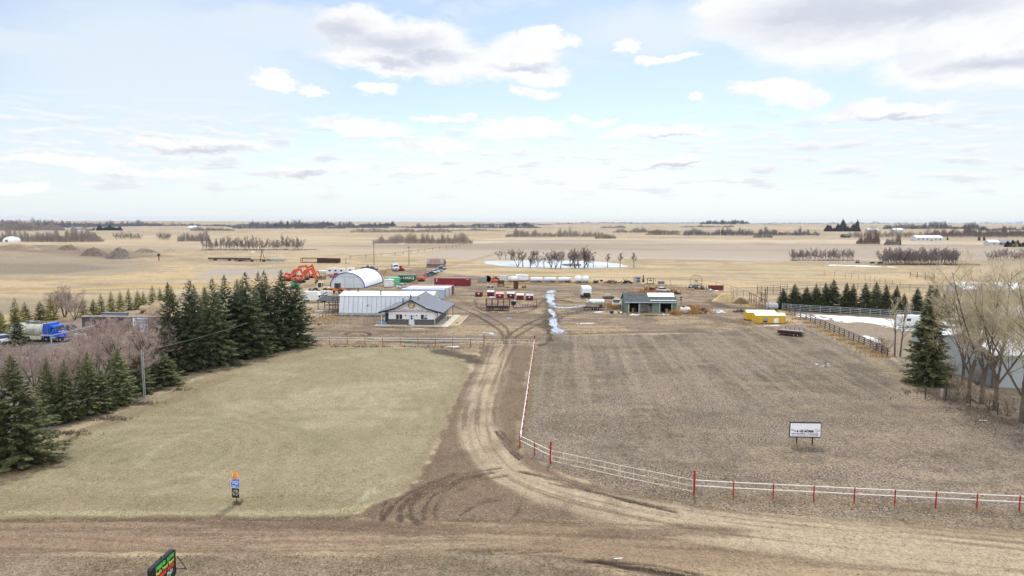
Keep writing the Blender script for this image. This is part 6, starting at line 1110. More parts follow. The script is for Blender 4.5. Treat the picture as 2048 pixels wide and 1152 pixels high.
    p = G(1903, 728); t = thing('bagged_bale', 'white wrapped bundle at the foot of the poplars behind the fence', 'bundle', p); k = MB(); k.lathe([(-.7, .3), (-.5, .6), (.5, .62), (.75, .3)], (0, 0, .6), 12); k.build('wrap', mat('white_wrap', (232, 232, 238), .5, var=.1), t, True); MB().box(-.5, .5, -.5, .5, 0, .1).build('pallet', M_DARK, t)
    for i, (px, py) in enumerate([(1883, 797), (1892, 796)]):
        t = thing('broken_post', ['pale broken timber post at the right foot of the big spruce', 'dark tall timber post beside the pale broken post'][i], 'post', G(px, py)); MB().tube((0, 0, -.1), (0, 0, 1.2 if i == 0 else 2.3), .16 if i == 0 else .09, n=6).build('shaft', mat('bleached_wood', (176, 168, 158)) if i == 0 else M_DARK, t)
    p = G(1762, 704); t = thing('red_gate_bars', 'leaning rusty red pipe bars at the lower end of the plank fence', 'gate', p, R(-40)); k = MB(); k.tube((-1.2, 0, .2), (1.4, 0, .9), .05).tube((-1.2, 0, .8), (1.4, 0, .2), .05).tube((0, 0, 0), (0, 0, 1.1), .05).tube((-.8, 0, .1), (-.8, 0, .9), .04); k.build('bar', mat('rust_red', (150, 66, 48), .7), t)
    for i, (px, py) in enumerate([(1714.5, 528), (1745, 529), (1758.5, 529), (1761.5, 529)]):
        t = thing('cow', 'dark cow grazing beside the far right snow strip', 'cow', G(px, py), R(170 * (i % 2)), 'cows on the far right pasture'); k = MB(); k.lathe([(-.95, .2), (-.8, .42), (0, .48), (.7, .4), (.9, .25)], (0, 0, 1.0), 10)
        for x in (-.7, .6):
            for y in (-.25, .25): k.tube((x, y, 1.0), (x + .03, y, .5), .11, .07, 6).tube((x + .03, y, .5), (x, y, 0), .07, .05, 6)
        k.tube((.8, 0, 1.1), (1.25, 0, .7), .22, .16, 8).tube((1.2, 0, .72), (1.5, 0, .4), .15, .1, 8).tube((-.95, 0, 1.2), (-1.02, 0, .5), .03, n=4); k.build('body', mat('dark_hide', (52, 42, 38), .9), t, True)
yard_things()
# ------------------------------------------------------------------ water, ice and snow
def noisy_sheet(name, pts, z, m, amp=.4, sub=8, kind='structure', seed=0, sm=2):
    P = [np.array(q) for q in poly(pts)]
    for _ in range(sm):
        Q = []
        for a, b in zip(P, P[1:] + P[:1]): Q += [a * .75 + b * .25, a * .25 + b * .75]
        P = Q
    out = []
    for a, b in zip(P, P[1:] + P[:1]):
        for i in range(sub):
            p = a + (b - a) * i / sub; n = np.array([p[0] * 1.0, p[1] * 1.0])
            dx = (fbm(n[:1] / (3 * amp + .2), n[1:] / (3 * amp + .2), 200 + seed)[0] - .5) * 2 * amp * 1.6; dy = (fbm(n[:1] / (3 * amp + .2), n[1:] / (3 * amp + .2), 300 + seed)[0] - .5) * 2 * amp * 1.6; out.append((p[0] + dx, p[1] + dy))
    me = bpy.data.meshes.new(name); me.from_pydata([(x, y, float(gz(x, y)) + z) for x, y in out], [], [tuple(range(len(out)))]); me.materials.append(m)
    o = bpy.data.objects.new(name, me); C.objects.link(o); o['kind'] = kind; return o
def sheets():
    ice = mat('pond_ice', (190, 199, 212), .3, var=.16, scale=.12, dirt=(142, 152, 168), damt=.8, dscale=.07, spec=.5, stretch=(1, .4, 1)); wet = mat('wet_mud', (86, 78, 70), .30, var=.25, scale=1.5, spec=.5); snow = mat('snow', (228, 231, 236), .7, var=.06, scale=.6, dirt=(170, 162, 152), damt=.7, dscale=.5)
    pud = mat('puddle_ice', (214, 222, 236), .3, var=.12, scale=1.0, dirt=(170, 180, 200), damt=.6, dscale=.8)
    pud = mat('slushy_puddle', (178, 192, 214), .16, var=.15, scale=.9, dirt=(128, 116, 102), damt=.95, dscale=1.1, spec=.8)
    noisy_sheet('pond', [(960, 524.5), (985, 522), (1040, 521), (1120, 520.8), (1190, 522.5), (1235, 527), (1257, 532), (1250, 535), (1180, 535.8), (1100, 535.5), (1030, 534), (985, 530)], .02, ice, 2.0, 6)
    noisy_sheet('pond_islet', [(1118, 529), (1138, 527), (1165, 528), (1160, 533), (1130, 532)], .06, mat('islet_mud', (92, 82, 74), .95, var=.3, scale=.4), 1.0, 4)
    w = [([(1094, 582), (1106, 580), (1112, 583), (1104, 586), (1095, 586)], .25), ([(1093, 589), (1108, 587), (1111, 591), (1103, 594), (1110, 597), (1104, 602), (1112, 607), (1109, 611), (1101, 609), (1095, 603), (1098, 599), (1091, 595)], .5), ([(1106, 611), (1118, 614.5), (1150, 613.5), (1172, 609), (1172, 610.5), (1150, 615.6), (1120, 616.6), (1104, 613)], .35),
         ([(1098, 618), (1106, 620), (1112, 630), (1108, 636), (1104, 630), (1098, 624)], .3), ([(1099, 640), (1108, 637), (1116, 642), (1112, 648), (1121, 651), (1117, 656), (1130, 660), (1127, 666), (1108, 667), (1101, 660), (1108, 655), (1101, 650)], .45), ([(956, 667), (970, 664), (988, 665), (990, 669), (975, 671), (960, 670)], .3), ([(1012, 635.5), (1018, 635), (1024, 636.5), (1016, 637.5)], .15), ([(1172, 597), (1110, 597)], 0)]
    for i, (pts, a) in enumerate(w):
        if len(pts) > 2: noisy_sheet('puddle', pts, .012, pud, a * 1.3, 9, seed=i, sm=2); noisy_sheet('puddle', [(sum(p[0] for p in pts) / len(pts) + (q[0] - sum(p[0] for p in pts) / len(pts)) * 1.3, sum(p[1] for p in pts) / len(pts) + (q[1] - sum(p[1] for p in pts) / len(pts)) * 1.25) for q in pts], .006, wet, a, 5, seed=i + 40)
    sn = [([(1580, 626), (1640, 630), (1720, 633), (1800, 640), (1850, 648), (1840, 660), (1800, 662), (1760, 650), (1720, 644), (1690, 646), (1660, 640), (1620, 636), (1590, 632)], .6), ([(1720, 671), (1740, 672), (1765, 682), (1770, 688), (1748, 684)], .5), ([(1870, 640), (1930, 650), (1960, 664), (1930, 668), (1880, 652)], .6), ([(1985, 660), (2080, 656), (2120, 670), (2000, 674)], .6), ([(1880, 670), (1940, 676), (1990, 690), (1930, 692), (1875, 684)], .6),
          ([(1525, 650.5), (1560, 650), (1562, 651.5), (1528, 652)], .06), ([(1252, 627.5), (1275, 628), (1282, 630.5), (1258, 631)], .12), ([(1322, 627), (1342, 628), (1340, 631), (1325, 630.5)], .1), ([(1186, 624), (1206, 622.5), (1210, 624), (1190, 625.5)], .12), ([(1150, 647.2), (1190, 645.6), (1191, 646.8), (1153, 648.4)], .08), ([(700, 631.4), (738, 631), (740, 632.2), (702, 632.6)], .12), ([(820, 656.3), (850, 657), (848, 658.4), (822, 657.8)], .08), ([(978, 593.6), (990, 593.4), (990, 594.8), (978, 594.8)], .06),
          ([(1228, 1116), (1243, 1115), (1247, 1117), (1236, 1118.5), (1229, 1117.5)], .05), ([(885, 694), (900, 692), (925, 693), (910, 695)], .1)]
    for i, (pts, a) in enumerate(sn): noisy_sheet('snow_patch', pts, .012, snow, a, 5, seed=i + 80)
    for i, (a, b, y) in enumerate([(1632, 1760, 531), (1650, 1700, 530.2), (1700, 1775, 532.6), (1770, 1800, 534), (790, 815, 486.5), (290, 302, 503.5), (500, 512, 503.8), (630, 660, 541)]): noisy_sheet('snow_patch', [(a, y - .2), ((a + b) / 2, y - 1.0), (b, y + .5), ((a + b) / 2, y + 1.0)], .02, snow, 1.2 if y < 540 else .3, 5, seed=i + 120)
sheets()

# ------------------------------------------------------------------ dirt piles
def pile(px0, px1, py, pyt, nm, label, cat, rgb, dirt, seed, depth=.8, rough=.35, py2=None):
    a, b = G(px0, py), G(px1, py if py2 is None else py2); c = (a + b) / 2; L = (b - a).length; s = MPP(c); hgt = max(.4, (py - pyt) * s) * (.95 if c.y > 350 else 1); D = L * depth; n = 36; vs = []; fs = []
    for j in range(n):
        for i in range(n):
            u, v = i / (n - 1) * 2 - 1, j / (n - 1) * 2 - 1; r = math.hypot(u, v); X = np.array([u * 3 + seed]); Y = np.array([v * 3 + seed * 2.0])
            z = .8 * max(0, max(0, math.cos(min(1, r) * 1.57)) ** 1.2) * (1 + rough * 1.2 * (fbm(X, Y, seed)[0] - .5)) + .10 * (fbm(X * 4, Y * 4, seed + 5)[0] - .5) * (1 if r < .95 else 0)
            vs.append((u * L / 2, v * D / 2, z * hgt if r < 1 else -.15))
    fs = [(j * n + i, j * n + i + 1, (j + 1) * n + i + 1, (j + 1) * n + i) for j in range(n - 1) for i in range(n - 1)]
    me = MB().add(vs, fs).mesh(nm, mat('pile_%d' % seed, rgb, .95, var=.25, scale=.8 if L < 20 else .15, dirt=dirt, damt=.7, dscale=.5 if L < 20 else .08), True)
    o = link(nm, me, loc=c + Vector((0, D * .1, 0))); return tag(o, label, cat)
pile(285, 352, 628, 597, 'dirt_mound', 'large tan dirt mound beside the tips of the big left spruces', 'mound', (176, 152, 122), (146, 124, 100), 1, .9)
pile(1424, 1484, 603, 583, 'straw_mound', 'straw-covered mound left of the rusty pipe pen', 'mound', (190, 166, 124), (146, 122, 92), 2, .6)
pile(1465, 1500, 607, 594, 'brush_mound', 'smaller brown brush mound in front of the straw mound', 'mound', (120, 98, 74), (84, 68, 52), 3, .7)
pile(-20, 85, 500, 485, 'earth_bank', 'long brown earth bank below the white dome at far left', 'mound', (150, 134, 114), (116, 100, 86), 4, .5, .6)
pile(108, 162, 500, 488, 'earth_heap', 'small pointed earth heap right of the long bank at far left', 'mound', (132, 116, 98), (96, 84, 74), 5, .6, .5)
pile(152, 222, 511, 494, 'earth_heap', 'dark-topped earth heap in the middle of the far left heaps', 'mound', (124, 108, 94), (88, 76, 68), 6, .6, .6)
pile(205, 268, 517, 495, 'earth_heap', 'grey rutted earth heap at the right of the far left heaps', 'mound', (112, 104, 100), (150, 134, 116), 7, .7, .7)
pile(258, 320, 505, 496, 'spoil_bank', 'low spoil bank with dark cut right of the grey earth heap', 'mound', (140, 126, 108), (84, 74, 66), 8, .5, .6)
pile(320, 360, 503, 496.5, 'spoil_bank', 'low smooth tan spoil bank left of the far grove', 'mound', (166, 148, 124), (140, 124, 106), 9, .6, .3)
pile(762, 790, 548, 535, 'soil_windrow', 'long brown ridge of soil beside the arch shelter back', 'mound', (134, 108, 86), (160, 136, 108), 10, 1.6, .3)
pile(1116, 1142, 516, 513, 'grass_hummock', 'small dark hummock in the field left of the grey grove', 'mound', (120, 104, 84), (90, 78, 64), 11) if False else None

# ------------------------------------------------------------------ spruces
def spruce_meshes(h, r, seed, dens=1.0, spray=1.0, base=.03, gap=.35):
    rn = random.Random(seed); V = []; F = []
    def q(p, d, l, w, up):
        s = d.cross(up); 
        if s.length < 1e-4: s = Vector((1, 0, 0))
        s.normalize(); k = len(V); m = p + d * (l * .45)
        V.extend([tuple(p), tuple(m + s * w), tuple(p + d * l), tuple(m - s * w)]); F.append((k, k + 1, k + 2, k + 3))
    z = h * base
    while z < h * .985:
        t = z / h; Lm = r * ((1 - t) ** .82) * (1 if t > .12 else .75 + 2.1 * t); nb = max(4, int((5 + 6 * (1 - t)) * dens)); a0 = rn.uniform(0, 6.3)
        for b in range(nb):
            a = a0 + 6.283 * b / nb + rn.uniform(-.3, .3); L = Lm * rn.uniform(.5, 1.15) + .06
            if rn.random() < .09: continue
            o = Vector((math.cos(a), math.sin(a), 0)); rise = -.32 * (1 - t) + .35 * t ** 1.5 + rn.uniform(-.12, .12); m = max(3, int((2 + L * 4.2 / spray) * min(1.2, dens)))
            for k in range(m):
                s = (.18 + .82 * (k + rn.random() * .6) / m) * L; up = .12 * s * s / max(L, .3); p = Vector((o.x * s, o.y * s, z + rise * s + up + rn.uniform(-.08, .08)))
                l = spray * rn.uniform(.34, .62) * min(1.0, .28 + .62 * Lm / (r * .45)); 
                for sg in (-1, 1):
                    yw = sg * rn.uniform(.35, 1.0); d = Vector((o.x * math.cos(yw) - o.y * math.sin(yw), o.x * math.sin(yw) + o.y * math.cos(yw), rn.uniform(-.45, .15))).normalized(); q(p, d, l, l * .30, Vector((rn.uniform(-.6, .6), rn.uniform(-.6, .6), 1)))
                if rn.random() < .6: q(p, Vector((o.x * .4 + rn.uniform(-.3, .3), o.y * .4 + rn.uniform(-.3, .3), -.8)).normalized(), l * .8, l * .26, o)
            q(Vector((o.x * L * .9, o.y * L * .9, z + rise * L * .9 + .1 * L)), Vector((o.x, o.y, .1)).normalized(), l * .9, l * .16, Vector((0, 0, 1)))
        z += gap * (.55 + .6 * (1 - t)) * rn.uniform(.8, 1.2) / max(.6, dens ** .5)
    for k in range(6): q(Vector((0, 0, h * (.955 + .007 * k))), Vector((rn.uniform(-.5, .5), rn.uniform(-.5, .5), 1)).normalized(), .4 * spray, .06 * spray, Vector((1, .3, 0)))
    cm = bpy.data.meshes.new('crown'); cm.from_pydata(V, [], F); tm = MB().tube((0, 0, -.2), (0, 0, h * .6), .009 * h + .02, .005 * h + .01, 8, False).tube((0, 0, h * .6), (0, 0, h), .005 * h + .01, .01, 6).mesh('trunk', mat('spruce_bark', (92, 80, 70), .95, var=.25, scale=4))
    return cm, tm, h, r
def leafmat(name, rgb, tip, amt=.35, objrand=.16):
    m = bpy.data.materials.new(name); m.use_nodes = True; nt = m.node_tree; b = nt.nodes['Principled BSDF']; b.inputs['Roughness'].default_value = .75; b.inputs['Specular IOR Level'].default_value = .2
    tc = nd(nt, 'ShaderNodeTexCoord').outputs['Object']; n = noise(nt, tc, 1.1, 4, .7); n2 = noise(nt, tc, 5.0, 3, .7); oi = nd(nt, 'ShaderNodeObjectInfo').outputs['Random']
    c = mixc(nt, ramp(nt, n2, .35, .7), col4(rgb), col4(tuple(int(v * 1.35) for v in rgb))); c = mixc(nt, mth(nt, 'MULTIPLY', ramp(nt, n, .5, .72), amt), c, col4(tip))
    f = mth(nt, 'MULTIPLY_ADD', oi, 2 * objrand, 1 - objrand); c2 = vmt(nt, 'SCALE', c); put(nt, c2.node.inputs['Scale'], f); put(nt, b.inputs['Base Color'], c2)
    tr = nd(nt, 'ShaderNodeBsdfTranslucent'); put(nt, tr.inputs[0], c2); mx = nd(nt, 'ShaderNodeMixShader'); mx.inputs[0].default_value = .22; nt.links.new(b.outputs[0], mx.inputs[1]); nt.links.new(tr.outputs[0], mx.inputs[2]); nt.links.new(mx.outputs[0], nt.nodes['Material Output'].inputs[0])
    return m
NEEDLE = leafmat('spruce_needles', (96, 102, 68), (150, 130, 86), .5, .25); NEEDLE_Y = leafmat('young_spruce_needles', (132, 128, 72), (164, 140, 80), .5, .2); NEEDLE_D = leafmat('dark_spruce_needles', (80, 88, 62), (122, 112, 74), .45, .25)
def put_tree(lib, loc, hgt, rad, label, group, nm, foliage, rz, cat='tree'):
    cm, tm, h0, r0 = lib; t = thing(nm, label, cat, loc, rz, group); t.rotation_euler = (random.uniform(-.035, .035), random.uniform(-.035, .035), rz); key = cm.name + foliage.name
    if key not in VAR:
        if len(cm.materials) == 0: cm.materials.append(foliage); VAR[key] = cm
        else: c2 = cm.copy(); c2.materials.clear(); c2.materials.append(foliage); VAR[key] = c2
    s = (rad / r0 * random.uniform(.86, 1.12), rad / r0 * random.uniform(.86, 1.12), hgt / h0)
    for nm_, me in (('crown', VAR[key]), ('trunk', tm)): o = link(nm_, me, t); o.scale = s
    return t
VAR = {}
def spruces():
    big = [spruce_meshes(12.5, 3.8, 100 + i, 1.0, 1.05, .03, .36) for i in range(5)]; mid = [spruce_meshes(6.8, 1.75, 120 + i, 1.15, .8, .02, .27) for i in range(4)]; small = [spruce_meshes(4.5, 1.25, 140 + i, .9, .62, .03, .27) for i in range(3)]
    rn = random.Random(77)
    def row(lst, libs, grp, nm, fol, lab, cat='tree'):
        lst = sorted(lst, key=lambda q: q[0])
        for i, (px, pt, pb, wpx) in enumerate(lst):
            p = G(px, pb); d = math.hypot(p.x, p.y); top = CAM_H - (pt - (443.5 + (px - 1024) * ROLL)) / FOC * p.y; p2 = p
            put_tree(libs[i % len(libs)], p2, max(1.5, top), wpx / 2 * p.y / FOC, lab(i), grp, nm, fol, rn.uniform(0, 6.3))
    front = [(36, 715, 952, 210), (97, 716, 858, 90), (131, 722, 856, 84), (175, 706, 842, 96), (238, 695, 822, 104), (277, 709, 800, 84), (326, 704, 784, 96), (205, 742, 836, 70), (-60, 700, 920, 200)]
    row([(a, b, c - (22 if a == 36 else 13), d) for a, b, c, d in front], big, 'spruces along the left lawn edge', 'spruce', NEEDLE, lambda i: ['dark green spruce cut off by the left frame edge behind the biggest one', 'biggest dark green spruce at the left corner of the lawn', 'slim dark green spruce just behind the biggest lawn corner spruce', 'dark green spruce with brown dead patch, fourth along the lawn edge', 'bushy dark green spruce, fifth along the left lawn edge', 'short dark green spruce, sixth along the left lawn edge', 'tall dark green spruce just left of the twin metal pole', 'dark green spruce directly behind the twin metal pole', 'dark green spruce between the twin metal pole and the tall spruce group'][i])
    grp = [(352, 566, 752, 96), (383, 558, 748, 120), (413, 574, 728, 80), (434, 556, 738, 110), (456, 552, 722, 118), (474, 560, 716, 90), (500, 546, 722, 124), (521, 545, 700, 96), (537, 542, 708, 116), (562, 540, 700, 130), (592, 556, 698, 108), (396, 570, 716, 90), (485, 556, 700, 100)]
    row([(a, b, c - 7, d) for a, b, c, d in grp], big, 'tall spruces at the back corner of the lawn', 'spruce', NEEDLE_D, lambda i: '%s from the left in the tall dark spruce group behind the lawn' % ORD[i] if i != 12 else 'rightmost tall dark spruce, beside the red and white back fence')
    back = [(3, 616, 668, 50), (32, 597, 652, 54), (52, 605, 642, 40), (82, 602, 640, 40), (102, 592, 640, 48), (168, 594, 634, 34), (188, 598, 632, 34), (204, 587, 628, 34), (222, 581, 624, 32), (241, 582, 624, 34), (257, 577, 620, 32), (277, 580, 618, 36), (288, 583, 616, 26), (306, 571, 615, 38), (322, 574, 612, 28), (336, 569, 612, 32), (346, 572, 611, 30), (410, 572, 606, 30)]
    row([(a, b, c, d * .8) for a, b, c, d in back], small, 'young yellow-green spruces behind the left lot', 'young_spruce', NEEDLE_Y, lambda i: 'young yellow-green spruce, %s from the left in the back row' % ORD[i])
    row([(36, 622, 691, 50)], big, None, 'spruce', NEEDLE, lambda i: 'small dark spruce in front of the tail of the blue tank truck')
    right = [(1566, 577, 618, 34), (1589, 568, 619, 40), (1611, 574, 621, 38), (1631, 568, 622, 38), (1649, 566, 623, 40), (1664, 559, 624, 46), (1691, 566, 625, 36), (1703, 567, 626, 38), (1729, 565, 627, 42), (1751, 564, 628, 40), (1772, 568, 629, 36), (1789, 571, 629, 32), (1807, 587, 630, 30), (1832, 575, 632, 36), (1872, 573, 634, 40), (1890, 574, 634, 36)]
    row(right, mid, 'row of spruces behind the silver rail fence', 'spruce', NEEDLE_D, lambda i: '%s from the left in the spruce row behind the silver fence' % ORD[i])
    row([(1856, 568, 768, 108)], [spruce_meshes(13.2, 3.2, 160, 1.3, 1.2, .03, .36)], None, 'spruce', NEEDLE, lambda i: 'tall dark spruce at the left edge of the bare poplars')
    lone = [(1592 + 0, 452, 462, 6), (1895, 474, 480, 6), (1958, 471, 481, 7), (1968, 470, 481, 7)]
    row(lone[1:], mid, 'lone spruces on the far right plain', 'spruce', NEEDLE_D, lambda i: '%s from the left of the lone dark spruces on the right plain' % ORD[i])
spruces()

# ------------------------------------------------------------------ bare trees and bushes
def bare_tree(h, spread, seed, stems=1, trunk=.25, lv=(9, 7, 6, 4), fork=.28, twig=.012, up=.5, lean=0.0, first=.25, forkh=0.0):
    rn = random.Random(seed); wood = MB(); tw = MB()
    def jit(d, a): return (d + Vector((rn.uniform(-a, a), rn.uniform(-a, a), rn.uniform(-a, a)))).normalized()
    def stroke(p, d, l, r): 
        e = p + d * l; s = d.cross(Vector((rn.uniform(-1, 1), rn.uniform(-1, 1), rn.uniform(-1, 1))))
        if s.length < 1e-4: return e
        s.normalize(); s2 = d.cross(s).normalized(); k = len(tw.v); tw.v += [tuple(p + s * r), tuple(p - s * r * .6 + s2 * r * .8), tuple(p - s * r * .6 - s2 * r * .8), tuple(e)]; tw.f += [(k, k + 1, k + 3), (k + 1, k + 2, k + 3), (k + 2, k, k + 3)]; return e
    def limb(p, d, l, r, level):
        n = 4 if level == 0 else 3; pts = [p]; dd = d
        for i in range(n): dd = jit(dd + Vector((0, 0, .10 * up)), .16 if level else .06); pts.append(pts[-1] + dd * (l / n))
        for i in range(n):
            ra, rb = r * (1 - .8 * i / n), r * (1 - .8 * (i + 1) / n)
            (wood if r > twig * 1.5 else tw).tube(pts[i], pts[i + 1], ra, rb, 6 if level == 0 else 4 if level == 1 else 3, False)
        if level >= len(lv): return
        for j in range(lv[level]):
            s = first + (1 - first) * (j + rn.random()) / lv[level] if level == 0 else rn.uniform(.2, 1.0); k = min(n - 1, int(s * n)); q = pts[k].lerp(pts[k + 1], s * n - k); ax = (pts[k + 1] - pts[k]).normalized(); az = rn.uniform(0, 6.3); side = Vector((math.cos(az), math.sin(az), 0)); side = (side - ax * side.dot(ax))
            if side.length < .1: continue
            sp = rn.uniform(.45, .95); nd_ = (ax * (1 - sp * .55) + side.normalized() * sp + Vector((0, 0, up * .35))).normalized(); 
            ll = (spread * rn.uniform(.75, 1.15) * (1.15 - .65 * s) if level == 0 else l * rn.uniform(.35, .6)); rr = max(twig, r * (.30 if level == 0 else .42) * rn.uniform(.8, 1.1))
            if level + 1 >= len(lv): stroke(q, jit(nd_, .25), ll, twig)
            else: limb(q, nd_, ll, rr, level + 1)
    if forkh: wood.tube((0, 0, -.2), (lean * h * .1, 0, h * forkh * .55), trunk * 1.25, trunk, 9, False).tube((lean * h * .1, 0, h * forkh * .55), (lean * h * .1, .1, h * forkh + .3), trunk, trunk * .8, 9, False)
    for s in range(stems):
        a = 6.283 * s / max(1, stems) + rn.uniform(-.5, .5); sp = 0 if stems == 1 else rn.uniform(.2, .7); d = Vector((math.cos(a) * sp + lean, math.sin(a) * sp, 1)).normalized(); limb(Vector((lean * h * .1, .1, h * forkh * rn.uniform(.6, 1))) if forkh else Vector((rn.uniform(-.15, .15), rn.uniform(-.15, .15), -.1)) if stems > 1 else Vector((0, 0, -.1)), d, (h * (1 - forkh * .8) if forkh else h) * rn.uniform(.8, 1) if stems > 1 else h * .9, trunk * (1 if stems == 1 else .6), 0)
    return wood, tw
def bare_lib(name, wm, tm_, **k):
    w, t = bare_tree(**k); return w.mesh('trunk', wm), t.mesh('crown', tm_)
def put_bare(lib, loc, label, group, nm, rz, s=1.0, cat='tree'):
    t = thing(nm, label, cat, loc, rz, group)
    for n_, me in (('trunk', lib[0]), ('crown', lib[1])):
        if len(me.polygons): o = link(n_, me, t); o.scale = (s, s, s) if not isinstance(s, tuple) else s
    return t
def bare_trees():
    bark = mat('poplar_bark', (108, 98, 86), .95, var=.25, scale=3, dirt=(86, 76, 68), damt=.6); twg = mat('poplar_twigs', (192, 180, 154), .9, var=.2, scale=.7); rbk = mat('bush_bark', (104, 84, 76), .95, var=.25); rtw = mat('reddish_twigs', (172, 153, 142), .9, var=.25, scale=.6, objrand=.22); gtw = mat('grove_twigs', (128, 118, 116), .9, var=.2, objrand=.1); gbk = mat('grove_bark', (104, 94, 88), .95, var=.2)
    rn = random.Random(5)
    pop = [bare_lib('poplar', bark, twg, h=16.2, spread=4.6, seed=200 + i, stems=4, trunk=.22, lv=(11, 7, 6, 4), twig=.012, up=.7, first=.10, forkh=.24) for i in range(3)]
    P = [(1937, 797, .98, 0), (1963, 808, 1.05, 1), (1990, 820, 1.0, 2), (2043, 843, 1.05, 0), (2100, 866, 1.05, 1), (1925, 770, .82, 1), (1985, 776, .85, 0)]
    lb = ['bare poplar, first thick trunk right of the big spruce', 'bare poplar with dark trunk, second thick trunk right of the big spruce', 'bare poplar with ivy-thick base, third thick trunk from the big spruce', 'bare poplar whose trunk runs along the right frame edge', 'bare poplar mostly beyond the right frame edge', 'bare poplar behind, close to the white wrapped bundle', 'bare poplar behind the two front trunks', 'bare poplar before the grey-walled building', 'bare poplar behind the frame-edge trunk']
    for (px, py, s, v), l in zip(P, lb): put_bare(pop[v], G(px, py), l, 'bare poplars on the right', 'bare_poplar', rn.uniform(0, 6.3), s)
    sm = [bare_lib('small_poplar', bark, twg, h=9.5, spread=2.4, seed=220 + i, stems=1, trunk=.16, lv=(18, 7, 5), twig=.016, up=.9, first=.35) for i in range(2)]
    for i, (px, py) in enumerate([(1789, 713), (1800, 713)]): put_bare(sm[i], G(px, py), ['slender bare tree, left one of the pair left of the big right spruce', 'slender bare tree, right one of the pair left of the big right spruce'][i], 'slender bare pair', 'bare_tree', i * 2.0, 1.0)
    # understorey twigs at the poplar feet
    shr = [bare_lib('bush', rbk, mat('straw_twigs', (150, 132, 110), .9, var=.2), h=3.0, spread=1.3, seed=230 + i, stems=7, trunk=.06, lv=(7, 5, 4), twig=.012, up=.5) for i in range(2)]
    for i, (px, py) in enumerate([(1915, 790), (1935, 806), (1975, 822), (2015, 832), (1900, 760), (1955, 770), (1770, 708), (1752, 703)]): put_bare(shr[i % 2], G(px, py), '%s of the low bare bushes at the feet of the poplars' % ORD[i] if i < 6 else ['low bare bush beside the slender pair', 'low bare bush at the end of the plank fence'][i - 6], 'low bare bushes on the right', 'bare_bush', rn.uniform(0, 6), .9, 'bush')
    # hedge of reddish bushes on the left
    red = [bare_lib('red_bush', rbk, rtw, h=6.2, spread=2.6, seed=240 + i, stems=6, trunk=.16, lv=(9, 7, 5, 3), twig=.012, up=.55, first=.2) for i in range(3)]
    rb = [(-10, 800, .85), (30, 770, .8), (70, 775, .75), (110, 790, .8), (150, 760, .8), (190, 770, 1.1), (225, 745, 1.05), (262, 770, 1.1), (300, 750, 1.15), (318, 715, 1.1), (270, 715, 1.05), (222, 712, 1.0), (180, 722, .95), (20, 735, .6), (62, 735, .55), (110, 738, .55), (335, 745, 1.0), (-40, 760, .8), (145, 790, .9)]
    for i, (px, py, s) in enumerate(rb): put_bare(red[i % 3], G(px, py), 'reddish bare bush in the hedge behind the left spruces', 'reddish bushes in the left hedge', 'bare_bush', rn.uniform(0, 6.3), s, 'bush')
    for px, py, s, l in [(130, 634, 1.05, 'round reddish bare tree behind the blue tank truck'), (150, 640, .8, 'lower reddish bare bush right of the round tree'), (110, 632, .8, 'lower reddish bare bush left of the round tree')]: put_bare(red[0], G(px, py), l, None, 'bare_bush', px, s, 'bush')
    dk = bare_lib('dark_tree', mat('dark_bark', (70, 60, 56), .95, var=.2), rtw, h=7.5, spread=3.0, seed=251, stems=1, trunk=.26, lv=(14, 8, 6, 4), twig=.014, up=.6, lean=.45)
    for px, py, l in [(250, 790, 'dark leaning bare tree rising over the lawn edge spruces'), (190, 800, 'pale leaning bare tree between two lawn edge spruces')]: put_bare(dk, G(px, py), l, None, 'bare_tree', .3, 1.0)
    # pond trees and the groves one can count
    pt = [bare_lib('pond_tree', mat('pond_bark', (82, 72, 68), .95, var=.2), mat('pond_twigs', (98, 86, 80), .9, var=.2), h=8.5, spread=3.6, seed=260 + i, stems=(3, 1, 4)[i], trunk=.3, lv=(9, 6, 5), twig=.05, up=.6, lean=.12) for i in range(3)]
    for i, (px, py, s) in enumerate([(1000, 519, .7), (1012, 519, .7), (1022, 518.5, .8), (1035, 533.5, 1.1), (1046, 533.5, 1.15), (1060, 535, .75), (1074, 534, .8), (1088, 536, .8), (1102, 536, 1.1), (1111, 536, 1.15), (1121, 536.5, 1.0), (1140, 533, 1.0), (1150, 536, 1.25), (1158, 536, 1.25), (1168, 536, 1.3), (1176, 534, 1.1), (1187, 534, .7), (1066, 519, .7), (1072, 519, .75), (1128, 519, .7)]): put_bare(pt[i % 3], G(px, py), 'dark bare tree standing in or beside the icy pond', 'dark bare trees at the pond', 'bare_tree', rn.uniform(0, 6.3), s * .82)
    rd = bare_lib('round_tree', gbk, gtw, h=6.5, spread=2.6, seed=270, stems=1, trunk=.22, lv=(13, 7, 5), twig=.05, up=.5, first=.4)
    for px, py, s, l in [(1215, 534, .95, 'left one of three small round bare trees at the pond tip'), (1240, 534.5, 1.0, 'middle one of three small round bare trees at the pond tip'), (1268, 535, 1.02, 'right one of three small round bare trees, beyond the pond tip')]: put_bare(rd, G(px, py), l, 'small round trees at the pond tip', 'bare_tree', px, s)
    gr = [bare_lib('grove_tree', gbk, gtw, h=12, spread=3.0, seed=280 + i, stems=(1, 2, 3)[i], trunk=.2, lv=(12, 7, 4), twig=.06, up=.8, first=.2) for i in range(3)]
    def grove(x0, x1, yb, hp, n, lab, grp, dy=3.0, dens=None):
        for i in range(n):
            px = x0 + (x1 - x0) * (i + rn.uniform(.1, .9)) / n; py = yb + rn.uniform(-dy, .8); p = G(px, py); hh = hp * rn.uniform(.6, 1.05) * MPP(p); put_bare(gr[rn.randrange(3)], p, lab, grp, 'bare_tree', rn.uniform(0, 6.3), (hh / 12 * .95, hh / 12 * .95, hh / 12))
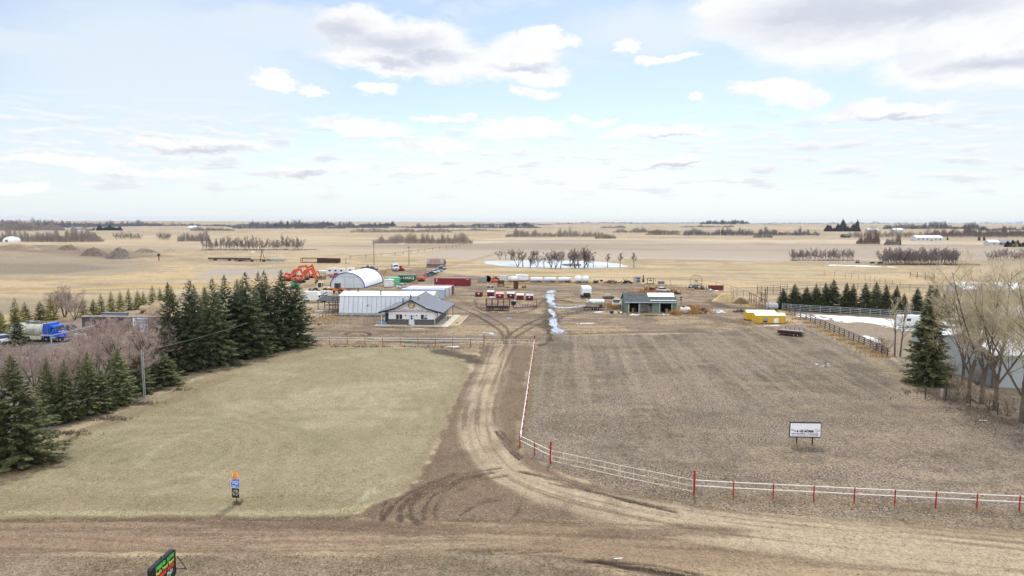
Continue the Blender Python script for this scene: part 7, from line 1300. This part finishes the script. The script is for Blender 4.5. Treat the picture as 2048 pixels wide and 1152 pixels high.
    grove(405, 604, 501, 27, 60, 'slim bare tree in the open grove on the left plain', 'slim trees of the left grove'); grove(1582, 1708, 521, 21, 55, 'slim bare tree in the small grove beyond the right snow strip', 'slim trees of the small right grove'); grove(1762, 1915, 529.5, 29, 95, 'bare tree in the dense grove beyond the cows on the right', 'trees of the dense right grove'); grove(1975, 2090, 522, 19, 34, 'bare tree in the grove at the right frame edge', 'trees of the right edge grove'); grove(228, 282, 480, 13, 20, 'thin bare tree in the sparse line on the left plain', 'thin trees left of the clump'); grove(317, 340, 480.5, 14, 16, 'grey bare tree in the small clump on the left plain', 'trees of the small left clump')
    # belts that read as one mass
    cols = {'g': ('belt_grey_twigs', (148, 138, 134)), 'b': ('belt_blue_grey', (98, 101, 116)), 'd': ('belt_dark_conifer', (48, 56, 56)), 'n': ('belt_brown', (152, 138, 128)), 'r': ('belt_reddish', (140, 116, 108))}
    BELTS = [(-20, 130, 461.5, 15, 'g', 2), (-20, 208, 484, 20, 'g', 3), (355, 422, 483, 15, 'g', 2.5), (-30, 330, 448.5, 7, 'b', .8), (-30, 330, 446, 4, 'b', .5), (330, 470, 446.5, 4, 'b', .4), (465, 690, 457.5, 11, 'b', 1.5), (-30, 700, 445.5, 4.5, 'b', .3), (-30, 240, 452, 5, 'b', .5), (700, 1100, 447, 3, 'b', .3), (470, 560, 452, 6, 'b', 1), (540, 670, 446.6, 6, 'd', .3), (676, 778, 456.5, 9, 'b', 1.4), (722, 792, 446.5, 6, 'd', .3), (790, 1060, 447.3, 3, 'b', .3), (745, 945, 487.5, 17, 'n', 4), (820, 1082, 456.5, 7, 'b', 1.2), (700, 905, 465, 5, 'n', .8), (1010, 1215, 474.5, 13, 'g', 3), (1190, 1232, 477.5, 7, 'g', 1), (1200, 1252, 456.5, 6, 'g', .6), (1225, 1362, 465.5, 7, 'g', 1), (1290, 1362, 470, 8, 'g', 1), (1006, 1058, 447.5, 6, 'd', .3), (1365, 1640, 471.5, 12, 'b', 2.5), (1505, 1545, 475.5, 9, 'g', 1), (1400, 1500, 447.3, 5, 'd', .3), (1050, 1420, 446.6, 2, 'b', .2), (1500, 2090, 447.8, 3, 'b', .3), (1648, 1722, 463, 13, 'd', 1.5), (1765, 1972, 458.5, 10, 'b', 1.5), (1680, 2090, 475.5, 14, 'g', 3), (1850, 2090, 472, 11, 'r', 2), (1712, 1760, 488.5, 17, 'r', 2), (1768, 1802, 490.5, 15, 'g', 2), (2008, 2090, 494, 11, 'd', 1), (193, 246, 461, 7, 'd', .6), (140, 195, 459, 6, 'n', .6), (455, 480, 446.8, 3, 'b', .3), (700, 1010, 462, 4, 'n', .8), (168, 196, 478, 10, 'd', .8), (380, 470, 462, 6, 'g', .8), (1950, 2060, 452, 5, 'b', .5), (1360, 1470, 455, 4, 'g', .6), (200, 330, 452, 3, 'b', .4), (400, 640, 500.5, 1.6, 'n', 1.0), (1580, 1720, 521.5, 1.4, 'n', 1.0), (1750, 1960, 530.5, 1.8, 'n', 1.2)]
    for bi, (x0, x1, yb, hp, ck, dy) in enumerate(BELTS):
        r_ = random.Random(900 + bi); V = []; F = []; base = G((x0 + x1) / 2, yb); s0 = MPP(base); hp = hp * 1.2 + .3; n = int(min(1400, (x1 - x0) * (6.0 if hp > 8 else 5.0))); con = ck == 'd'
        def tri(p, e, w):
            k = len(V); V.extend([(p[0] - w, p[1], p[2]), (p[0] + w, p[1] + w * .5, p[2]), tuple(e), (p[0], p[1] - w, p[2])]); F.extend([(k, k + 1, k + 2), (k + 1, k + 3, k + 2)])
        for i in range(n):
            px = r_.uniform(x0, x1); vn = float(vnoise(np.array([px / 5.0]), np.array([bi * 7.0]))[0]); py = yb - abs(r_.gauss(0, .5)) * dy; p = G(px, min(py + .0, yb)); s = MPP(p); edge = min(1, (px - x0) / ((x1 - x0) * .12 + 1) + .35, (x1 - px) / ((x1 - x0) * .12 + 1) + .35); hh = hp * s * edge * r_.uniform(.35, 1.05) * (.45 + .75 * vn) * (.6 + .7 * float(vnoise(np.array([px / 17.0]), np.array([bi * 3.0]))[0])); q = p - base
            if con: 
                for k in range(4): z = hh * k / 4.5; w = hh * .2 * (1 - k / 4.5) + .15 * s; tri((q.x, q.y, q.z + z), (q.x + r_.uniform(-.1, .1) * hh * .2, q.y, q.z + z + hh * .42), w)
            else:
                tri((q.x, q.y, q.z), (q.x + r_.uniform(-.1, .1) * hh, q.y, q.z + hh), max(.10, .13 * s))
                for k in range(7): z = hh * r_.uniform(.15, .85); l = hh * r_.uniform(.12, .34); tri((q.x, q.y, q.z + z), (q.x + r_.uniform(-.7, .7) * l * 1.3, q.y + r_.uniform(-.5, .5) * l, q.z + z + l), max(.10, .20 * s))
        me = bpy.data.meshes.new('woodland'); me.from_pydata(V, [], F); me.materials.append(mat(cols[ck][0], cols[ck][1], .95, var=.22, scale=.03)); o = link('conifer_belt' if con else 'woodland', me, loc=base); o['kind'] = 'stuff'
bare_trees()

# ------------------------------------------------------------------ dry grass
def dry_grass():
    def clump(name, spots, hgt, m, per, wd, seed):
        rn = random.Random(seed); V = []; F = []
        for (px, py, rx, ry, n) in spots:
            c = G(px, py)
            for i in range(n):
                x = c.x + rn.gauss(0, .45) * rx; y = c.y + rn.gauss(0, .45) * ry; h = hgt * rn.uniform(.4, 1.1)
                for k in range(per):
                    a = rn.uniform(0, 6.3); l = rn.uniform(.1, .45) * h; bx, by = x + rn.uniform(-.12, .12), y + rn.uniform(-.12, .12); w = wd * rn.uniform(.6, 1.3); ca, sa = math.cos(a + 1.57) * w, math.sin(a + 1.57) * w; j = len(V)
                    V.extend([(bx - ca, by - sa, 0), (bx + ca, by + sa, 0), (bx + math.cos(a) * l, by + math.sin(a) * l, h)]); F.append((j, j + 1, j + 2))
        me = bpy.data.meshes.new(name); me.from_pydata(V, [], F); me.materials.append(m); o = link(name, me); o['kind'] = 'stuff'
    tan = mat('dry_grass_tan', (192, 164, 120), .9, var=.25, scale=.8); org = mat('dry_reed_orange', (186, 146, 100), .9, var=.25, scale=.8); gb = mat('grey_weeds', (126, 112, 96), .9, var=.25, scale=.8)
    clump('reeds', [(1390, 628, 2.0, 1.0, 160), (1350, 629, 1.5, .8, 110), (1378, 618, 3, 2, 120), (1395, 620, 2.5, 2, 90), (1228, 618, 1.6, 1.2, 110), (1222, 612, 1.4, 1.2, 60), (1290, 587, 6, 2, 160), (1310, 580, 6, 2, 90), (1340, 583, 3, 1.5, 60), (1420, 626, 2, 1, 30)], 1.25, org, 7, .045, 1)
    clump('dry_grass', [(1580 + 18 * i, 630 + 8.3 * i, 2.0, 1.4, 55) for i in range(11)] + [(1444, 594, 5, 2.5, 130), (1466, 598, 4, 2, 90), (1482, 602, 3, 2, 60), (1510, 612, 5, 2.5, 90), (1540, 612, 5, 2, 60), (960, 566, 6, 1.5, 90), (1050, 567, 12, 1.5, 140), (1120, 567, 12, 1.2, 120), (1190, 568, 8, 1.2, 80), (1260, 569, 10, 1.2, 110), (1330, 571, 8, 1.5, 80), (1380, 580, 5, 2, 70), (1430, 584, 5, 2, 70), (650, 640, 6, 6, 160), (640, 625, 8, 5, 140), (600, 660, 5, 3, 80), (870, 575, 5, 5, 90), (850, 588, 4, 6, 70), (1505, 646, 3, 1, 40), (1572, 646, 2, 2, 40), (1020, 570, 8, 1.2, 70)], .55, tan, 6, .04, 2)
    clump('weeds', [(284, 808, 2.4, .9, 70), (345, 780, 3, 1, 70), (220, 838, 3, 1, 80), (135, 868, 3, 1.2, 80), (1300, 632, 6, .6, 120), (1255, 629, 2, .7, 40), (1900, 800, 5, 2, 120), (1960, 822, 5, 2, 110), (2020, 845, 5, 2, 100), (1850, 785, 4, 1.5, 70), (720, 633, 6, .5, 60), (690, 694, 6, .4, 50), (800, 694, 9, .4, 60), (900, 697, 6, .5, 40), (475, 1008, .5, .3, 20)], .38, gb, 6, .03, 3)
    # sparse stalks of the fence lines by the road and drive
    clump('weeds', [(1400 + 40 * i, 992 + 2.1 * i, 1.4, .5, 22) for i in range(17)] + [(1045 + 1.4 * i, 890 - 10 * i, .5, 1.5, 16) for i in range(20)] + [(1593, 891, .6, .3, 22), (1624, 891, .6, .3, 22), (1609, 892, 1.0, .4, 20)], .28, mat('pale_weeds', (186, 164, 130), .9, var=.2), 5, .018, 4)
dry_grass()

# ------------------------------------------------------------------ loose cover: leaves, grass tufts, stones
def loose_cover():
    g = np.random.default_rng(4)
    def scatter(name, polys, n, size, hgt, m, mask=None, flat=False, seed=0):
        P = poly(polys); lo, hi = P.min(0), P.max(0); out = []; X = g.uniform(lo[0], hi[0], n * 3); u = g.uniform(0, 1, n * 3) ** 1.5; Y = lo[1] + (hi[1] - lo[1]) * u
        k = (_sdf(X, Y, P) > .25)
        if mask: k &= mask(X, Y)
        X, Y = X[k][:n], Y[k][:n]; n = len(X); a = g.uniform(0, 6.283, n); s = size * g.uniform(.5, 1.4, n); h = hgt * g.uniform(.3, 1.2, n); ca, sa = np.cos(a) * s, np.sin(a) * s; z0 = -.02
        if flat: V = np.stack([np.stack([X - ca, Y - sa, h * .3], -1), np.stack([X + sa * .6, Y - ca * .6, h * g.uniform(0, 1, n)], -1), np.stack([X + ca, Y + sa, h * .6], -1), np.stack([X - sa * .6, Y + ca * .6, h * g.uniform(.4, 1.4, n)], -1)], 1); F = np.arange(n * 4).reshape(-1, 4)
        else:
            b = g.uniform(0, 6.283, n); V = np.stack([np.stack([X - ca, Y - sa, np.full(n, z0)], -1), np.stack([X + ca, Y + sa, np.full(n, z0)], -1), np.stack([X + np.cos(b) * s * .8, Y + np.sin(b) * s * .8, h], -1)], 1); F = np.arange(n * 3).reshape(-1, 3)
        me = bpy.data.meshes.new(name); me.from_pydata(V.reshape(-1, 3).tolist(), [], F.tolist()); me.materials.append(m); o = link(name, me); o['kind'] = 'stuff'
    patch = lambda sx, sy, sd, t: (lambda X, Y: fbm(X / sx, Y / sy, sd) + g.uniform(-.11, .11, X.size) > t)
    scatter('leaf_litter', STUB, 30000, .065, .05, mat('pale_dead_leaves', (186, 165, 145), .9, var=.3, scale=5), patch(11, 5, 71, .54), True)
    scatter('leaf_litter', STUB, 18000, .07, .05, mat('brown_dead_leaves', (128, 104, 86), .9, var=.3, scale=5), patch(6, 5, 73, .48), True)
    scatter('leaf_litter', STUB, 9000, .05, .16, mat('pale_stubble', (188, 166, 132), .9, var=.3, scale=3), patch(5, 3, 75, .5))
    scatter('grass_tufts', LAWN, 20000, .045, .06, mat('lawn_tuft_tan', (176, 163, 128), .9, var=.25, scale=2), patch(4, 3, 83, .45)); scatter('grass_tufts', LAWN, 16000, .045, .05, mat('lawn_tuft_olive', (146, 138, 104), .9, var=.25, scale=2), patch(5, 4, 85, .47))
    scatter('gravel', ROAD, 16000, .035, .04, mat('pale_gravel', (190, 172, 150), .95, var=.3, scale=6), None, True); scatter('gravel', DRIVE, 9000, .035, .04, mat('pale_gravel', (190, 172, 150)), None, True); scatter('clods', ROAD, 7000, .05, .06, mat('dark_clods', (104, 88, 74), .95, var=.3, scale=6), patch(6, 1.5, 93, .5), True)
    scatter('grass_tufts', [(-200, 1110), (700, 1108), (1000, 1110), (1200, 1140), (1300, 1200), (-200, 1240)], 9000, .05, .10, mat('verge_tuft', (158, 140, 110), .9, var=.3, scale=2), patch(3, 2, 87, .42)); scatter('grass_tufts', YARD, 26000, .09, .14, mat('yard_straw', (186, 162, 122), .9, var=.3, scale=1), patch(9, 7, 51, .54)); scatter('clods', YARD, 16000, .10, .10, mat('dark_clods', (104, 88, 74)), patch(6, 4, 57, .52), True)
loose_cover()
# ------------------------------------------------------------------ the air
def haze():
    x, y0, y1, z0, z1 = 16500, -400, 15500, -3.0, 62.0
    o = MB().box(-x, x, y0, y1, z0, z1).build('haze', None); o['kind'] = 'stuff'
    m = bpy.data.materials.new('haze'); m.use_nodes = True; nt = m.node_tree; nt.nodes.clear(); v = nd(nt, 'ShaderNodeVolumePrincipled'); v.inputs['Color'].default_value = (.80, .88, 1.0, 1); v.inputs['Density'].default_value = 4.2e-5; v.inputs['Anisotropy'].default_value = .2
    out = nd(nt, 'ShaderNodeOutputMaterial'); nt.links.new(v.outputs[0], out.inputs['Volume']); o.data.materials.append(m)
haze()
